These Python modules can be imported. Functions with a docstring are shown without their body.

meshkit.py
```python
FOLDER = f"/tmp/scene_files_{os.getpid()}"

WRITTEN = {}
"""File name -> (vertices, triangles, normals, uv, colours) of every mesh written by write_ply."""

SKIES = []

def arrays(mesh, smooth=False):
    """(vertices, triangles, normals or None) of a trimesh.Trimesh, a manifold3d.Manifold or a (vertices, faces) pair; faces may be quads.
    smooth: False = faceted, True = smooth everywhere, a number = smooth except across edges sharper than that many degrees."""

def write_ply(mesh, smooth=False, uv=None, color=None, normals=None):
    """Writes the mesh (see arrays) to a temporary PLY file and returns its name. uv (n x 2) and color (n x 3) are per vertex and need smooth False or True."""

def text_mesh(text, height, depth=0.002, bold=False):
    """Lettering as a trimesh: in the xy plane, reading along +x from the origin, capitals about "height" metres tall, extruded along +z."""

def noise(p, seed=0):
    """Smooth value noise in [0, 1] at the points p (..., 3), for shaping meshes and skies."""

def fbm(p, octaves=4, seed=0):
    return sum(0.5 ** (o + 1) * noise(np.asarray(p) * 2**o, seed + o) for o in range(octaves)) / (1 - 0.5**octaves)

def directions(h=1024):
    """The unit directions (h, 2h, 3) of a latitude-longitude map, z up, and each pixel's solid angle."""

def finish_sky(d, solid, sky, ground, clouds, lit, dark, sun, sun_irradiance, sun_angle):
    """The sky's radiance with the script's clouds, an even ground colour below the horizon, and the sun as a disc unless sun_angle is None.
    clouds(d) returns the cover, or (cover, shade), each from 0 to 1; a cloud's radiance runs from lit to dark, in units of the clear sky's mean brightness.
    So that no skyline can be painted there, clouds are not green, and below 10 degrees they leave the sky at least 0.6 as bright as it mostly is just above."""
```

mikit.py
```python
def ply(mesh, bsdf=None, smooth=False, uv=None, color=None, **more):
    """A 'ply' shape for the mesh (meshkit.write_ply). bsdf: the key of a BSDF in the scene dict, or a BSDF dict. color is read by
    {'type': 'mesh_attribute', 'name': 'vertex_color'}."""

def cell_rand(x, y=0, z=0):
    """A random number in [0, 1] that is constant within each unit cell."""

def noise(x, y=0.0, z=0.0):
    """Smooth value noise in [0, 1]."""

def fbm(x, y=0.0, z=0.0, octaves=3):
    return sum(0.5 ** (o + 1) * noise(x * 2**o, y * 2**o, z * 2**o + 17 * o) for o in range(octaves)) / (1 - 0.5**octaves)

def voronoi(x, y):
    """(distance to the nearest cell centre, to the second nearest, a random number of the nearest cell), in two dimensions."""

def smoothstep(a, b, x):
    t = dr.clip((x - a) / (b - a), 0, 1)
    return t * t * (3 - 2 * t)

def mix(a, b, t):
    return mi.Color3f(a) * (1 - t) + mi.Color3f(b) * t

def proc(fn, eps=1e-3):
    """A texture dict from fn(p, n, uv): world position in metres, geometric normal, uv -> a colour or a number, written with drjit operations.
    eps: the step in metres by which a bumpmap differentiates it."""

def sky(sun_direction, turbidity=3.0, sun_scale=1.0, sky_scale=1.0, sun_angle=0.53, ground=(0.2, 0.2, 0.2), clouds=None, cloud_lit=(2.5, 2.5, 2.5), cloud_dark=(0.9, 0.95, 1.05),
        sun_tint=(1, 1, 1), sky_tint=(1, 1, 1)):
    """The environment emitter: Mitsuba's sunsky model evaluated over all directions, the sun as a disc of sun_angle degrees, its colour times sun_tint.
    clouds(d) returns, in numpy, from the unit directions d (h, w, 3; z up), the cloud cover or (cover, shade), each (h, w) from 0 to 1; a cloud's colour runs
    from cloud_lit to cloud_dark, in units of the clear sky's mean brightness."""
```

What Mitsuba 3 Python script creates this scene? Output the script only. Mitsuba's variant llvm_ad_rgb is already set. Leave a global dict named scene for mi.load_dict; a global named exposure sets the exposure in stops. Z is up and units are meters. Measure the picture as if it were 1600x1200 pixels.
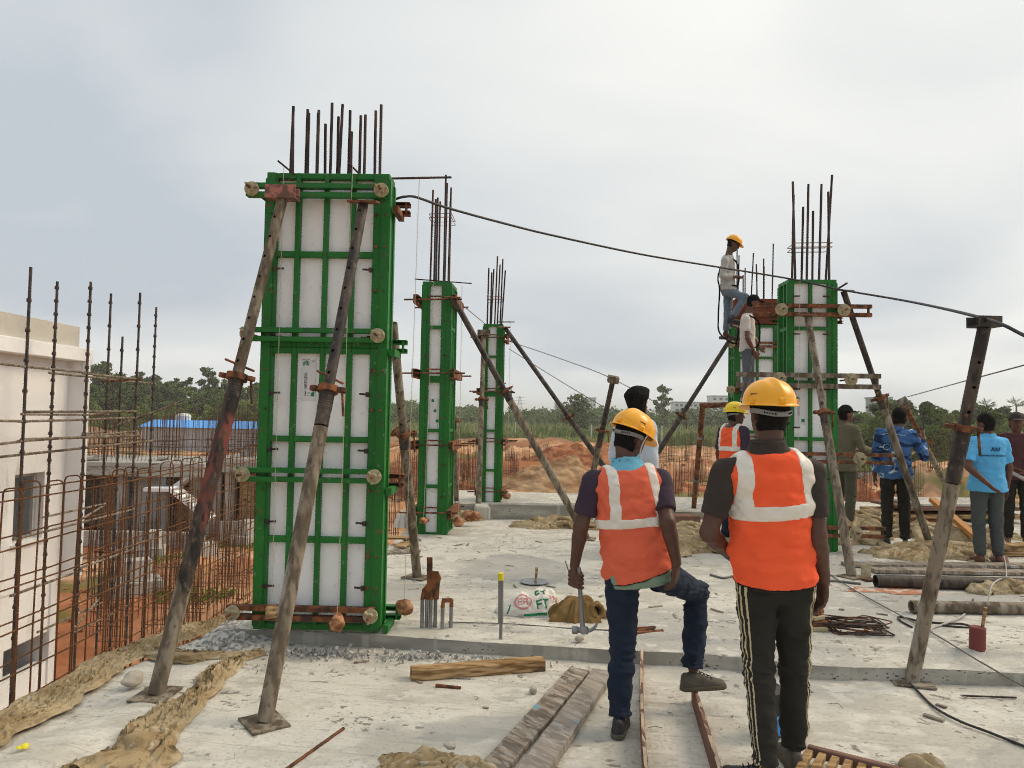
import math, random
import numpy as np, trimesh, manifold3d, shapely
import drjit as dr
import mitsuba as mi
import mikit, meshkit
from mikit import proc, noise, fbm, voronoi, cell_rand, smoothstep, mix

T = mi.ScalarTransform4f
scene, labels = {}, {}

# ---------------------------------------------------------------- camera, sky, exposure
CAM_UP = [-0.017452, -0.041988, 0.998966]
scene['camera'] = {'type': 'perspective', 'fov': 70.03, 'fov_axis': 'x', 'near_clip': 0.05, 'far_clip': 6000.0,
                   'to_world': T().look_at(origin=[0, 0, 1.65], target=[0, 0.999118, 1.691994], up=CAM_UP)}


SUN = [0.80, 0.20, 0.68]


def overcast(d):
    """Thin, even cloud deck: thicker grey-blue sheets towards the upper left, a thinner bright stretch on the right."""
    el = np.arcsin(np.clip(d[..., 2], -1, 1))
    p = np.stack([d[..., 0] / (d[..., 2] + 0.25), d[..., 1] / (d[..., 2] + 0.25), 0 * d[..., 2]], -1)
    warp = meshkit.fbm(p * 0.9 + 7.0, 3, seed=5)
    big = meshkit.fbm(p * np.array([0.45, 0.7, 1]) + 1.2 * warp[..., None] + 4.0, 3, seed=11)
    fine = meshkit.fbm(p * np.array([1.6, 2.6, 1]) + 1.3 * warp[..., None], 4, seed=23)
    g = np.array(SUN) / np.linalg.norm(SUN)
    glow = np.clip((np.einsum('ijk,k->ij', d, g) + 0.15) / 1.15, 0, 1) ** 1.6
    shade = 1.15 + 1.45 * (big - 0.5) + 0.42 * (fine - 0.5) - 0.80 * glow
    shade = shade - 0.10 * np.clip(1 - el / 0.22, 0, 1) - 0.45 * np.clip((el - 0.6) / 0.9, 0, 1)
    return np.ones_like(shade), np.clip(shade, 0, 1)


scene['sky'] = mikit.sky(SUN, turbidity=4, sun_scale=0.28, sun_angle=26, clouds=overcast, cloud_lit=(2.60, 2.53, 2.30),
                         cloud_dark=(1.09, 1.21, 1.33), ground=(0.25, 0.22, 0.18))
exposure = 2.32

# ---------------------------------------------------------------- helpers
rng = np.random.default_rng(7)
RAD = np.radians
A = lambda *v: np.array(v, float)


def unit(v):
    v = np.asarray(v, float)
    return v / max(np.linalg.norm(v), 1e-12)


def numbered(key):
    if key not in TAKEN:
        TAKEN.add(key)
        return key
    k = 1
    while f'{key}_{k:03d}' in TAKEN:
        k += 1
    TAKEN.add(f'{key}_{k:03d}')
    return f'{key}_{k:03d}'


TAKEN = set()


def tag(key, label=None, cat=None, group=None, kind=None):
    d = {k: v for k, v in (('label', label), ('category', cat), ('group', group), ('kind', kind)) if v}
    if d:
        labels.setdefault(key, {}).update(d)


def thing(name, label, cat, group=None):
    key = numbered(name)
    tag(key, label, cat, group)
    return key


def obj(name, mesh, mat, parent=None, smooth=False, label=None, cat=None, group=None, kind=None, uv=None, color=None, to_world=None):
    key = numbered(f'{parent}__{name}' if parent else name)
    d = mesh if isinstance(mesh, dict) else mikit.ply(mesh, mat, smooth=smooth, uv=uv, color=color)
    if to_world is not None:
        d = {**d, 'to_world': to_world}
    scene[key] = d
    tag(key, label, cat, group, kind)
    return key


def cat_(ms):
    ms = [m for m in ms if m is not None and len(m.faces)]
    return trimesh.util.concatenate(ms) if len(ms) > 1 else ms[0]


def tm(v, f):
    f = np.asarray(f)
    if f.shape[1] == 4:
        f = np.vstack([f[:, [0, 1, 2]], f[:, [0, 2, 3]]])
    return trimesh.Trimesh(np.asarray(v, float), f, process=False)


def frame(z, x=None):
    """Rows: an orthonormal frame whose third axis is z (x: wanted first axis)."""
    z = unit(z)
    if x is None:
        x = A(1, 0, 0) if abs(z[0]) < 0.9 else A(0, 1, 0)
    y = unit(np.cross(z, x))
    return np.array([np.cross(y, z), y, z])


def box(c, size, rot=None, ch=0.0):
    """Box, centre c, full sizes, rot = rows of local axes, ch = chamfer."""
    s = np.asarray(size, float) / 2
    if ch > 0:
        ch = min(ch, 0.45 * 2 * s.min())
        pts = []
        for sx in (-1, 1):
            for sy in (-1, 1):
                for sz in (-1, 1):
                    g = np.array([sx, sy, sz])
                    for k in range(3):
                        q = s - ch
                        q[k] = s[k]
                        pts.append(g * q)
        m = trimesh.convex.convex_hull(np.array(pts))
        v, f = np.array(m.vertices), np.array(m.faces)
    else:
        m = BOX0
        v, f = m[0] * s, m[1]
    if rot is not None:
        v = v @ np.asarray(rot)
    return trimesh.Trimesh(v + np.asarray(c, float), f, process=False)


_b = trimesh.creation.box((2, 2, 2))
BOX0 = (np.array(_b.vertices), np.array(_b.faces))


def rotz(a):
    c, s = math.cos(a), math.sin(a)
    return np.array([[c, s, 0], [-s, c, 0], [0, 0, 1.0]])


def tube(pts, r, sides=8, caps=True):
    p = np.asarray(pts, float)
    r = np.broadcast_to(np.asarray(r, float), (len(p),))
    t = np.gradient(p, axis=0)
    t /= np.linalg.norm(t, axis=1, keepdims=True) + 1e-12
    ref = A(0, 0, 1) if abs(t[0, 2]) < 0.9 else A(1, 0, 0)
    a = np.zeros_like(p)
    x = unit(np.cross(ref, t[0]))
    for i in range(len(p)):
        x = unit(x - t[i] * (x @ t[i]))
        a[i] = x
    b = np.cross(t, a)
    ang = np.arange(sides) * 2 * np.pi / sides
    v = p[:, None] + r[:, None, None] * (np.cos(ang)[None, :, None] * a[:, None] + np.sin(ang)[None, :, None] * b[:, None])
    i, j = np.meshgrid(np.arange(len(p) - 1), np.arange(sides), indexing='ij')
    q = np.stack([i * sides + j, i * sides + (j + 1) % sides, (i + 1) * sides + (j + 1) % sides, (i + 1) * sides + j], -1).reshape(-1, 4)
    f = np.vstack([q[:, [0, 1, 2]], q[:, [0, 2, 3]]])
    v = v.reshape(-1, 3)
    if caps:
        n = len(v)
        v = np.vstack([v, p[:1], p[-1:]])
        k = np.arange(sides)
        f = np.vstack([f, np.stack([(k + 1) % sides, k, 0 * k + n], 1), np.stack([n - sides + k, n - sides + (k + 1) % sides, 0 * k + n + 1], 1)])
    return trimesh.Trimesh(v, f, process=False)


def smooth_path(pts, n=10):
    """Catmull-Rom through pts."""
    p = np.asarray(pts, float)
    q = np.vstack([2 * p[0] - p[1], p, 2 * p[-1] - p[-2]])
    t = np.linspace(0, 1, n, endpoint=False)[:, None]
    out = []
    for i in range(len(p) - 1):
        a, b, c, d = q[i:i + 4]
        out.append(0.5 * (2 * b + (c - a) * t + (2 * a - 5 * b + 4 * c - d) * t ** 2 + (3 * b - a - 3 * c + d) * t ** 3))
    return np.vstack(out + [p[-1:]])


def lathe(profile, c=(0, 0, 0), axis=(0, 0, 1), n=20):
    pr = np.asarray(profile, float)
    R = frame(axis)
    ang = np.arange(n) * 2 * np.pi / n
    v = np.stack([pr[:, None, 0] * np.cos(ang), pr[:, None, 0] * np.sin(ang), np.broadcast_to(pr[:, None, 1], (len(pr), n))], -1).reshape(-1, 3)
    i, j = np.meshgrid(np.arange(len(pr) - 1), np.arange(n), indexing='ij')
    q = np.stack([i * n + j, i * n + (j + 1) % n, (i + 1) * n + (j + 1) % n, (i + 1) * n + j], -1).reshape(-1, 4)
    return tm(v @ R + np.asarray(c, float), q)


def grid_mesh(X, Y, Z):
    h, w = X.shape
    i, j = np.meshgrid(np.arange(h - 1), np.arange(w - 1), indexing='ij')
    q = np.stack([i * w + j, i * w + j + 1, (i + 1) * w + j + 1, (i + 1) * w + j], -1).reshape(-1, 4)
    return tm(np.stack([X, Y, Z], -1).reshape(-1, 3), q)


def rock(c, size, seed, sub=2, squash=0.8):
    m = trimesh.creation.icosphere(subdivisions=sub)
    v = np.array(m.vertices)
    n = meshkit.noise(v * 1.1 + seed * 3.7, seed) * 0.9 + meshkit.noise(v * 2.6 + seed, seed + 1) * 0.4
    v = v * (0.55 + 0.6 * n)[:, None] * np.asarray(size) / 2
    v[:, 2] *= squash
    return trimesh.Trimesh(v @ rotz(seed) + np.asarray(c, float), m.faces, process=False)


def sdf_mesh(fn, lo, hi, h, coarse=4):
    """Surface nets of fn(points) < 0 on a grid; left open where it meets the box."""
    lo, hi = np.asarray(lo, float), np.asarray(hi, float)
    n = np.maximum(np.ceil((hi - lo) / h).astype(int) + 1, 3)
    c = coarse
    nc = (n - 1) // c + 2
    ax = [lo[k] + h * c * (np.arange(nc[k]) + 0.0) for k in range(3)]
    pc = np.stack(np.meshgrid(*ax, indexing='ij'), -1)
    dc = fn(pc.reshape(-1, 3)).reshape(nc)
    near = np.abs(dc) < h * c * 1.9
    near_cell = np.zeros(nc - 1, bool)
    sgn = np.zeros(nc - 1)
    for a in np.ndindex(2, 2, 2):
        s = tuple(slice(a[k], nc[k] - 1 + a[k]) for k in range(3))
        near_cell |= near[s]
        sgn += np.sign(dc[s])
    near_cell |= np.abs(sgn) < 8
    ix = [np.minimum(np.arange(n[k]) // c, nc[k] - 2) for k in range(3)]
    M = near_cell[np.ix_(*ix)]
    D = np.where(sgn[np.ix_(*ix)] < 0, -1.0, 1.0) * h * c
    I = np.nonzero(M)
    pts = lo + h * np.stack(I, -1)
    out = np.empty(len(pts))
    for s in range(0, len(pts), 200000):
        out[s:s + 200000] = fn(pts[s:s + 200000])
    D[I] = out
    ins = D < 0
    cnt = np.zeros(n - 1, np.int8)
    for a in np.ndindex(2, 2, 2):
        cnt += ins[tuple(slice(a[k], n[k] - 1 + a[k]) for k in range(3))]
    act = (cnt > 0) & (cnt < 8)
    idx = np.full(n - 1, -1)
    C = np.stack(np.nonzero(act), -1)
    idx[act] = np.arange(len(C))
    acc, wt = np.zeros((len(C), 3)), np.zeros(len(C))
    for k in range(3):
        o = [q for q in range(3) if q != k]
        for b in np.ndindex(2, 2):
            off = np.zeros(3, int)
            off[o[0]], off[o[1]] = b
            e0 = C + off
            e1 = e0.copy()
            e1[:, k] += 1
            d0, d1 = D[tuple(e0.T)], D[tuple(e1.T)]
            m = (d0 < 0) != (d1 < 0)
            t = np.where(m, d0 / np.where(m, d0 - d1, 1), 0)
            pos = off + 0.0
            add_ = np.tile(pos, (len(C), 1))
            add_[:, k] += t
            acc += add_ * m[:, None]
            wt += m
    v = lo + h * (C + acc / np.maximum(wt, 1)[:, None])
    F = []
    for k in range(3):
        o = [(k + 1) % 3, (k + 2) % 3]
        s0 = [slice(1, n[q] - 1) for q in range(3)]
        s0[k] = slice(0, n[k] - 1)
        s1 = list(s0)
        s1[k] = slice(1, n[k])
        a0, a1 = ins[tuple(s0)], ins[tuple(s1)]
        E = np.stack(np.nonzero(a0 != a1), -1)
        if not len(E):
            continue
        base = np.array([s.start for s in s0])
        fl = a1[tuple(E.T)]
        E = E + base
        q = []
        for da, db in ((-1, -1), (0, -1), (0, 0), (-1, 0)):
            g = E.copy()
            g[:, o[0]] += da
            g[:, o[1]] += db
            q.append(idx[tuple(g.T)])
        q = np.stack(q, -1)
        q[fl] = q[fl][:, ::-1]
        F.append(q)
    m = tm(v, np.vstack(F))
    for _ in range(1 if h < .004 else 2):         # relax the lattice steps along creases
        e = np.vstack([m.faces[:, [0, 1]], m.faces[:, [1, 2]], m.faces[:, [2, 0]]])
        s_, w_ = np.zeros_like(m.vertices), np.zeros(len(m.vertices))
        for a, b in ((0, 1), (1, 0)):
            np.add.at(s_, e[:, a], m.vertices[e[:, b]])
            np.add.at(w_, e[:, a], 1)
        m = trimesh.Trimesh(0.45 * m.vertices + 0.55 * s_ / np.maximum(w_, 1)[:, None], m.faces, process=False)
    return m


# signed distances (N,3) -> (N,)
def d_rc(p, a, b, ra, rb):
    a, b = np.asarray(a, float), np.asarray(b, float)
    ab = b - a
    t = np.clip(((p - a) @ ab) / max(ab @ ab, 1e-9), 0, 1)
    return np.linalg.norm(p - a - t[:, None] * ab, axis=1) - (ra + (rb - ra) * t)


def d_ell(p, c, R, rad):
    q = (p - c) @ np.asarray(R).T / rad
    k = np.linalg.norm(q, axis=1)
    k2 = np.linalg.norm(q / rad, axis=1)
    return np.where(k2 > 1e-9, k * (k - 1) / np.maximum(k2, 1e-9), -np.min(rad))


def smin(a, b, k):
    if k <= 0:
        return np.minimum(a, b)
    h = np.clip(0.5 + 0.5 * (b - a) / k, 0, 1)
    return b + (a - b) * h - k * h * (1 - h)


def smax(a, b, k):
    return -smin(-a, -b, k)


def bent_sheet(path, width, seed, nu=30, per=0.014, amp=0.03, lump=0.03, turns=3.0):
    """A strip of crumpled sacking along a ground path: wandering folds run lengthways, some cross, edges are ragged."""
    p = np.asarray(path, float)
    p = smooth_path(p, 8)
    seg = np.r_[0, np.cumsum(np.linalg.norm(np.diff(p, axis=0), axis=1))]
    n = max(int(seg[-1] / per), 6)
    s = np.linspace(0, seg[-1], n)
    q = np.stack([np.interp(s, seg, p[:, k]) for k in range(3)], -1)
    w0 = np.broadcast_to(width, (len(path),))
    w = np.interp(s / seg[-1], np.linspace(0, 1, len(w0)), w0)
    t = np.gradient(q, axis=0)
    lat = np.stack([-t[:, 1], t[:, 0], 0 * s], -1)
    lat /= np.linalg.norm(lat, axis=1, keepdims=True)
    u = np.linspace(-1, 1, nu)
    S, U = np.meshgrid(s, u, indexing='ij')
    nz = lambda fx, fy, sd, o=3: meshkit.fbm(np.stack([S * fx, U * fy + sd, 0 * S + sd * 1.7], -1), o, seed=sd) - 0.5
    across = U * (w[:, None] / 2) * (1 + 0.9 * nz(6, 0.4, seed)) + 0.35 * w[:, None] * nz(5, 0.5, seed + 1) * (0.4 + np.abs(U))
    P = q[:, None] + across[..., None] * lat[:, None]
    crown = np.clip(1 - np.abs(U) ** 4, 0, 1)
    ph = turns * U + 5.5 * nz(3.0, 0.8, seed + 2) + 2.2 * nz(11, 1.6, seed + 6)
    fold = 0.35 * np.abs(np.sin(np.pi * ph)) ** 0.75 + 0.8 * np.exp(-(np.cos(np.pi * ph) / 0.38) ** 2)
    ph2 = 0.5 * turns * U + S * 9 + 5 * nz(6, 2.0, seed + 7)
    cross = np.exp(-(np.cos(np.pi * ph2) / 0.4) ** 2)
    mod = np.clip(0.5 + 2.2 * nz(4, 1.2, seed + 8), 0.15, 1.3)
    up = crown * (lump * (0.6 + 1.6 * nz(4, 0.6, seed + 3)) + amp * (1.25 * fold * mod + 0.7 * cross * (1.3 - mod))) + 0.25 * amp * nz(40, 7, seed + 4)
    P[..., 2] += np.maximum(up, 0.003)
    return grid_mesh(P[..., 0], P[..., 1], P[..., 2])


def heap(c, rx, ry, h, seed, res=0.018, rot=0.0, fold=0.05, wave=0.13):
    """A crumpled heap of sacking: swirling ropes of folded cloth with deep creases and an uneven outline."""
    nr, na = max(int(max(rx, ry) / res), 10), max(int(2 * np.pi * max(rx, ry) / res / 1.1), 30)
    rr, aa = np.meshgrid(np.linspace(0.02, 1, nr), np.linspace(0, 2 * np.pi, na), indexing='ij')
    edge = 1 + 1.15 * (meshkit.fbm(np.stack([np.cos(aa) * 2.2, np.sin(aa) * 2.2, 0 * aa + seed], -1), 4, seed) - 0.5)
    x, y = rr * np.cos(aa) * rx * edge, rr * np.sin(aa) * ry * edge
    q = np.stack([x, y, 0 * x + seed], -1)
    f = 1.0 / wave
    w1, w2 = meshkit.fbm(q * 0.42 * f, 3, seed + 3) - 0.5, meshkit.fbm(q * 0.42 * f + 31, 3, seed + 4) - 0.5
    th = seed * 1.3
    ph = (x * math.cos(th) + y * math.sin(th) * 1.3) * f + 4.2 * w1
    ph2 = (-x * math.sin(th) + y * math.cos(th)) * f * 1.5 + 4.5 * w2
    f1, f2 = np.abs(np.sin(np.pi * ph)) ** 0.7, np.abs(np.sin(np.pi * ph2)) ** 0.7
    m_ = smooth01((meshkit.fbm(q * 0.5 * f + 7, 2, seed + 8) - 0.38) / 0.24)
    z = (1 - rr ** 2) * h * (0.25 + 1.1 * meshkit.fbm(q * 0.35 * f, 2, seed + 9)) + fold * (f1 * m_ + 0.8 * f2 * (1 - m_)) * (1 - 0.5 * rr ** 3) + 0.14 * fold * (meshkit.fbm(q * 4.5 * f, 2, seed + 10) - 0.5)
    z = np.maximum(z * np.clip((1 - rr) * 14, 0, 1) ** 0.5, 0.0) + 0.002
    v = np.stack([x, y, z], -1) @ rotz(rot) + np.asarray(c, float)
    return grid_mesh(v[..., 0], v[..., 1], v[..., 2])


def smooth01(t):
    t = np.clip(t, 0, 1)
    return t * t * (3 - 2 * t)


def strand(c, rx, ry, seed, n=9, r=0.055, z=0.04):
    """Ropes of twisted cloth lying over one another: the loose top layer of a heap of sacking."""
    g = np.random.default_rng(seed)
    out = []
    for k in range(n):
        a, q = g.uniform(0, 6.28), g.uniform(0.15, 0.85)
        p0 = A(rx * q * math.cos(a), ry * q * math.sin(a), 0)
        d = g.uniform(0, 6.28)
        pts = [p0]
        for j in range(4):
            d += g.normal(0, 0.9)
            pts.append(pts[-1] + A(math.cos(d), 0.7 * math.sin(d), 0) * 0.24 * rx * g.uniform(0.7, 1.3))
        pts = smooth_path(np.array(pts), 9)
        m = len(pts)
        rad = r * g.uniform(0.6, 1.3) * np.sin(np.linspace(0.25, math.pi - 0.25, m)) ** 0.5
        t_ = tube(pts, rad, 16, False)
        v = np.array(t_.vertices).reshape(m, 16, 3)
        ang = np.arange(16) * np.pi / 8
        s = np.linspace(0, 1, m) * m * 0.02
        tw = np.sin(3 * ang[None, :] + s[:, None] * 16 + seed) * 0.16 + 0.9 * (meshkit.fbm(np.stack([np.cos(ang)[None, :] * 1.5 + 0 * s[:, None], np.sin(ang)[None, :] * 1.5 + 0 * s[:, None], s[:, None] * 9 + 0 * ang[None, :]], -1) + k, 3, seed) - 0.5)
        v = pts[:, None] + (v - pts[:, None]) * (1 + tw)[..., None] * A(1, 1, 0.75)
        zc = z * np.clip(1 - (pts[:, 0] / rx) ** 2 - (pts[:, 1] / ry) ** 2, -0.2, 1) + 0.5 * rad
        v[..., 2] += zc[:, None]
        v[..., 2] = np.maximum(v[..., 2], 0.002)
        out.append(trimesh.Trimesh(v.reshape(-1, 3) + np.asarray(c, float), t_.faces, process=False))
    return cat_(out)


def twisted_cloth(path, width, seed, n=5):
    """A loosely twisted length of sacking: flattened ropes of cloth wandering over one another along the path."""
    g = np.random.default_rng(seed)
    p = smooth_path(np.asarray(path, float), 10)
    seg = np.r_[0, np.cumsum(np.linalg.norm(np.diff(p, axis=0), axis=1))]
    m = int(seg[-1] / 0.012)
    s = np.linspace(0, seg[-1], m)
    q = np.stack([np.interp(s, seg, p[:, k]) for k in range(3)], -1)
    w0 = np.broadcast_to(width, (len(path),))
    w = np.interp(s / seg[-1], np.linspace(0, 1, len(w0)), w0)
    t = np.gradient(q, axis=0)
    lat = np.stack([-t[:, 1], t[:, 0], 0 * s], -1)
    lat /= np.linalg.norm(lat, axis=1, keepdims=True)
    out = []
    N = 22
    ang = np.arange(N) * 2 * np.pi / N
    for k in range(n):
        u = (k + 0.5) / n * 2 - 1
        nz = lambda f, o: meshkit.fbm(np.stack([s * f, 0 * s + k * 5.3, 0 * s + o], -1), 3, seed + k) - 0.5
        off = (0.42 * u + 1.3 * nz(2.2, 1)) * w * 0.62
        rad = w / n * (0.72 + 1.2 * nz(4.0, 2))
        c = q + off[:, None] * lat
        v = tube(c, rad, N, False).vertices.reshape(m, N, 3)
        tw = s[:, None] * (7 + 3 * g.random()) + ang[None, :] + 3 * nz(3, 3)[:, None]
        lob = 0.15 * np.sin(3 * tw) + 0.09 * np.sin(5 * tw + 2) + 0.55 * (meshkit.fbm(np.stack([np.cos(ang)[None, :] * 1.3 + 0 * tw, np.sin(ang)[None, :] * 1.3 + 0 * tw, s[:, None] * 13 + 0 * tw], -1) + k, 3, seed + 9) - 0.5)
        v = c[:, None] + (v - c[:, None]) * (1 + lob)[..., None] * A(1, 1, 0.62)
        v[..., 2] += (0.45 * rad + 0.02 * (1.2 * nz(3.0, 4) + 0.3))[:, None]
        v[..., 2] = np.maximum(v[..., 2], q[:, None, 2] - 0.02)
        out.append(trimesh.Trimesh(v.reshape(-1, 3), tube(c, rad, N, False).faces, process=False))
    return cat_(out)

# ---------------------------------------------------------------- materials
def two(d):
    return {'type': 'twosided', 'bsdf': d}


def diffuse(c):
    return {'type': 'diffuse', 'reflectance': c if isinstance(c, dict) else {'type': 'rgb', 'value': list(c)}}


def prin(c, rough=0.6, metal=0.0, spec=0.5, **kw):
    return {'type': 'principled', 'base_color': c if isinstance(c, dict) else {'type': 'rgb', 'value': list(c)}, 'roughness': rough, 'metallic': metal, 'specular': spec, **kw}


def bump(b, fn, scale=1.0, eps=2e-3):
    return {'type': 'bumpmap', 'bsdf': b, 'arbitrary': proc(fn, eps), 'scale': scale}


def mat(name, d):
    TAKEN.add(name)
    scene[name] = two(d)
    return name


# trowelled concrete: streaks across, pale dried patches, dark crumbs, damp stains with ragged outlines
def slab_color(p, n, uv):
    big = fbm(p.x * 0.8 + 3, p.y * 0.8, 0.5, 4)
    mid = fbm(p.x * 3.3, p.y * 5.3, 2.5, 4)
    streak = fbm(p.x * 3.0 + 2 * mid, p.y * 46 + p.x * 7.5, 1.5, 3)
    fine = fbm(p.x * 75, p.y * 95, 3.3, 2)
    c = mix((0.51, 0.485, 0.42), (0.63, 0.605, 0.535), smoothstep(0.38, 0.60, mid))
    c = mix(c, (0.42, 0.415, 0.385), smoothstep(0.53, 0.64, big) * 0.75)
    c = mix(c, (0.34, 0.33, 0.295), smoothstep(0.58, 0.74, streak) * 0.5)
    c = mix(c, (0.33, 0.315, 0.28), smoothstep(0.58, 0.74, fine) * 0.5)
    c = mix(c, (0.68, 0.66, 0.60), smoothstep(0.60, 0.72, fbm(p.x * 9 + 20, p.y * 13, 5.0, 4)) * 0.6)
    for cx, cy, rx, ry in ((-0.02, 7.3, 0.75, 0.75), (3.9, 6.25, 1.05, 0.42), (1.7, 8.2, 1.3, 0.5), (-0.9, 6.3, 0.4, 0.35), (2.5, 3.6, 0.5, 0.3), (0.1, 3.9, 0.45, 0.2)):
        r = dr.sqrt(dr.square((p.x - cx) / rx) + dr.square((p.y - cy) / ry)) + 1.5 * (fbm(p.x * 2.6, p.y * 3.4, 9.0, 4) - 0.5)
        c = mix(c, (0.36, 0.355, 0.33), smoothstep(1.0, 0.82, r) * 0.6)
    crumbs = smoothstep(0.62, 0.68, fbm(p.x * 26, p.y * 34, 7.7, 3)) * smoothstep(0.44, 0.58, fbm(p.x * 2.2 + 9, p.y * 3.0, 4.4, 3))
    return mix(c, (0.17, 0.16, 0.14), crumbs * 0.8)


def slab_bump(p, n, uv):
    return 0.009 * fbm(p.x * 4 + noise(p.x * 3, p.y * 3) * 2, p.y * 60 + p.x * 8, 0.3, 3) + 0.006 * noise(p.x * 80, p.y * 100, 1.2)


mat('slab_concrete', bump(diffuse(proc(slab_color)), slab_bump))


def grey_color(p, n, uv):
    a = fbm(p.x * 2.3, p.y * 2.3, p.z * 9, 3)
    run = fbm(p.x * 14, p.y * 14, p.z * 1.5, 2)
    c = mix((0.27, 0.262, 0.23), (0.44, 0.425, 0.375), smoothstep(0.3, 0.7, a))
    c = mix(c, (0.50, 0.485, 0.43), smoothstep(0.58, 0.7, run) * 0.5)
    pit = smoothstep(0.72, 0.78, noise(p.x * 60, p.y * 60, p.z * 80)) * smoothstep(0.5, 0.62, a)
    return mix(c, (0.10, 0.095, 0.085), pit)


mat('grey_concrete', diffuse(proc(grey_color)))
mat('raw_concrete', diffuse(proc(lambda p, n, uv: mix((0.34, 0.33, 0.30), (0.50, 0.485, 0.44), fbm(p.x * 1.1, p.y * 1.1, p.z * 1.6, 3)))))


def rubble_color(p, n, uv):
    return mix((0.24, 0.235, 0.225), (0.56, 0.55, 0.52), smoothstep(0.3, 0.7, noise(p.x * 40, p.y * 40, p.z * 40)))


mat('rubble_grit', diffuse(proc(rubble_color)))


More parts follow.
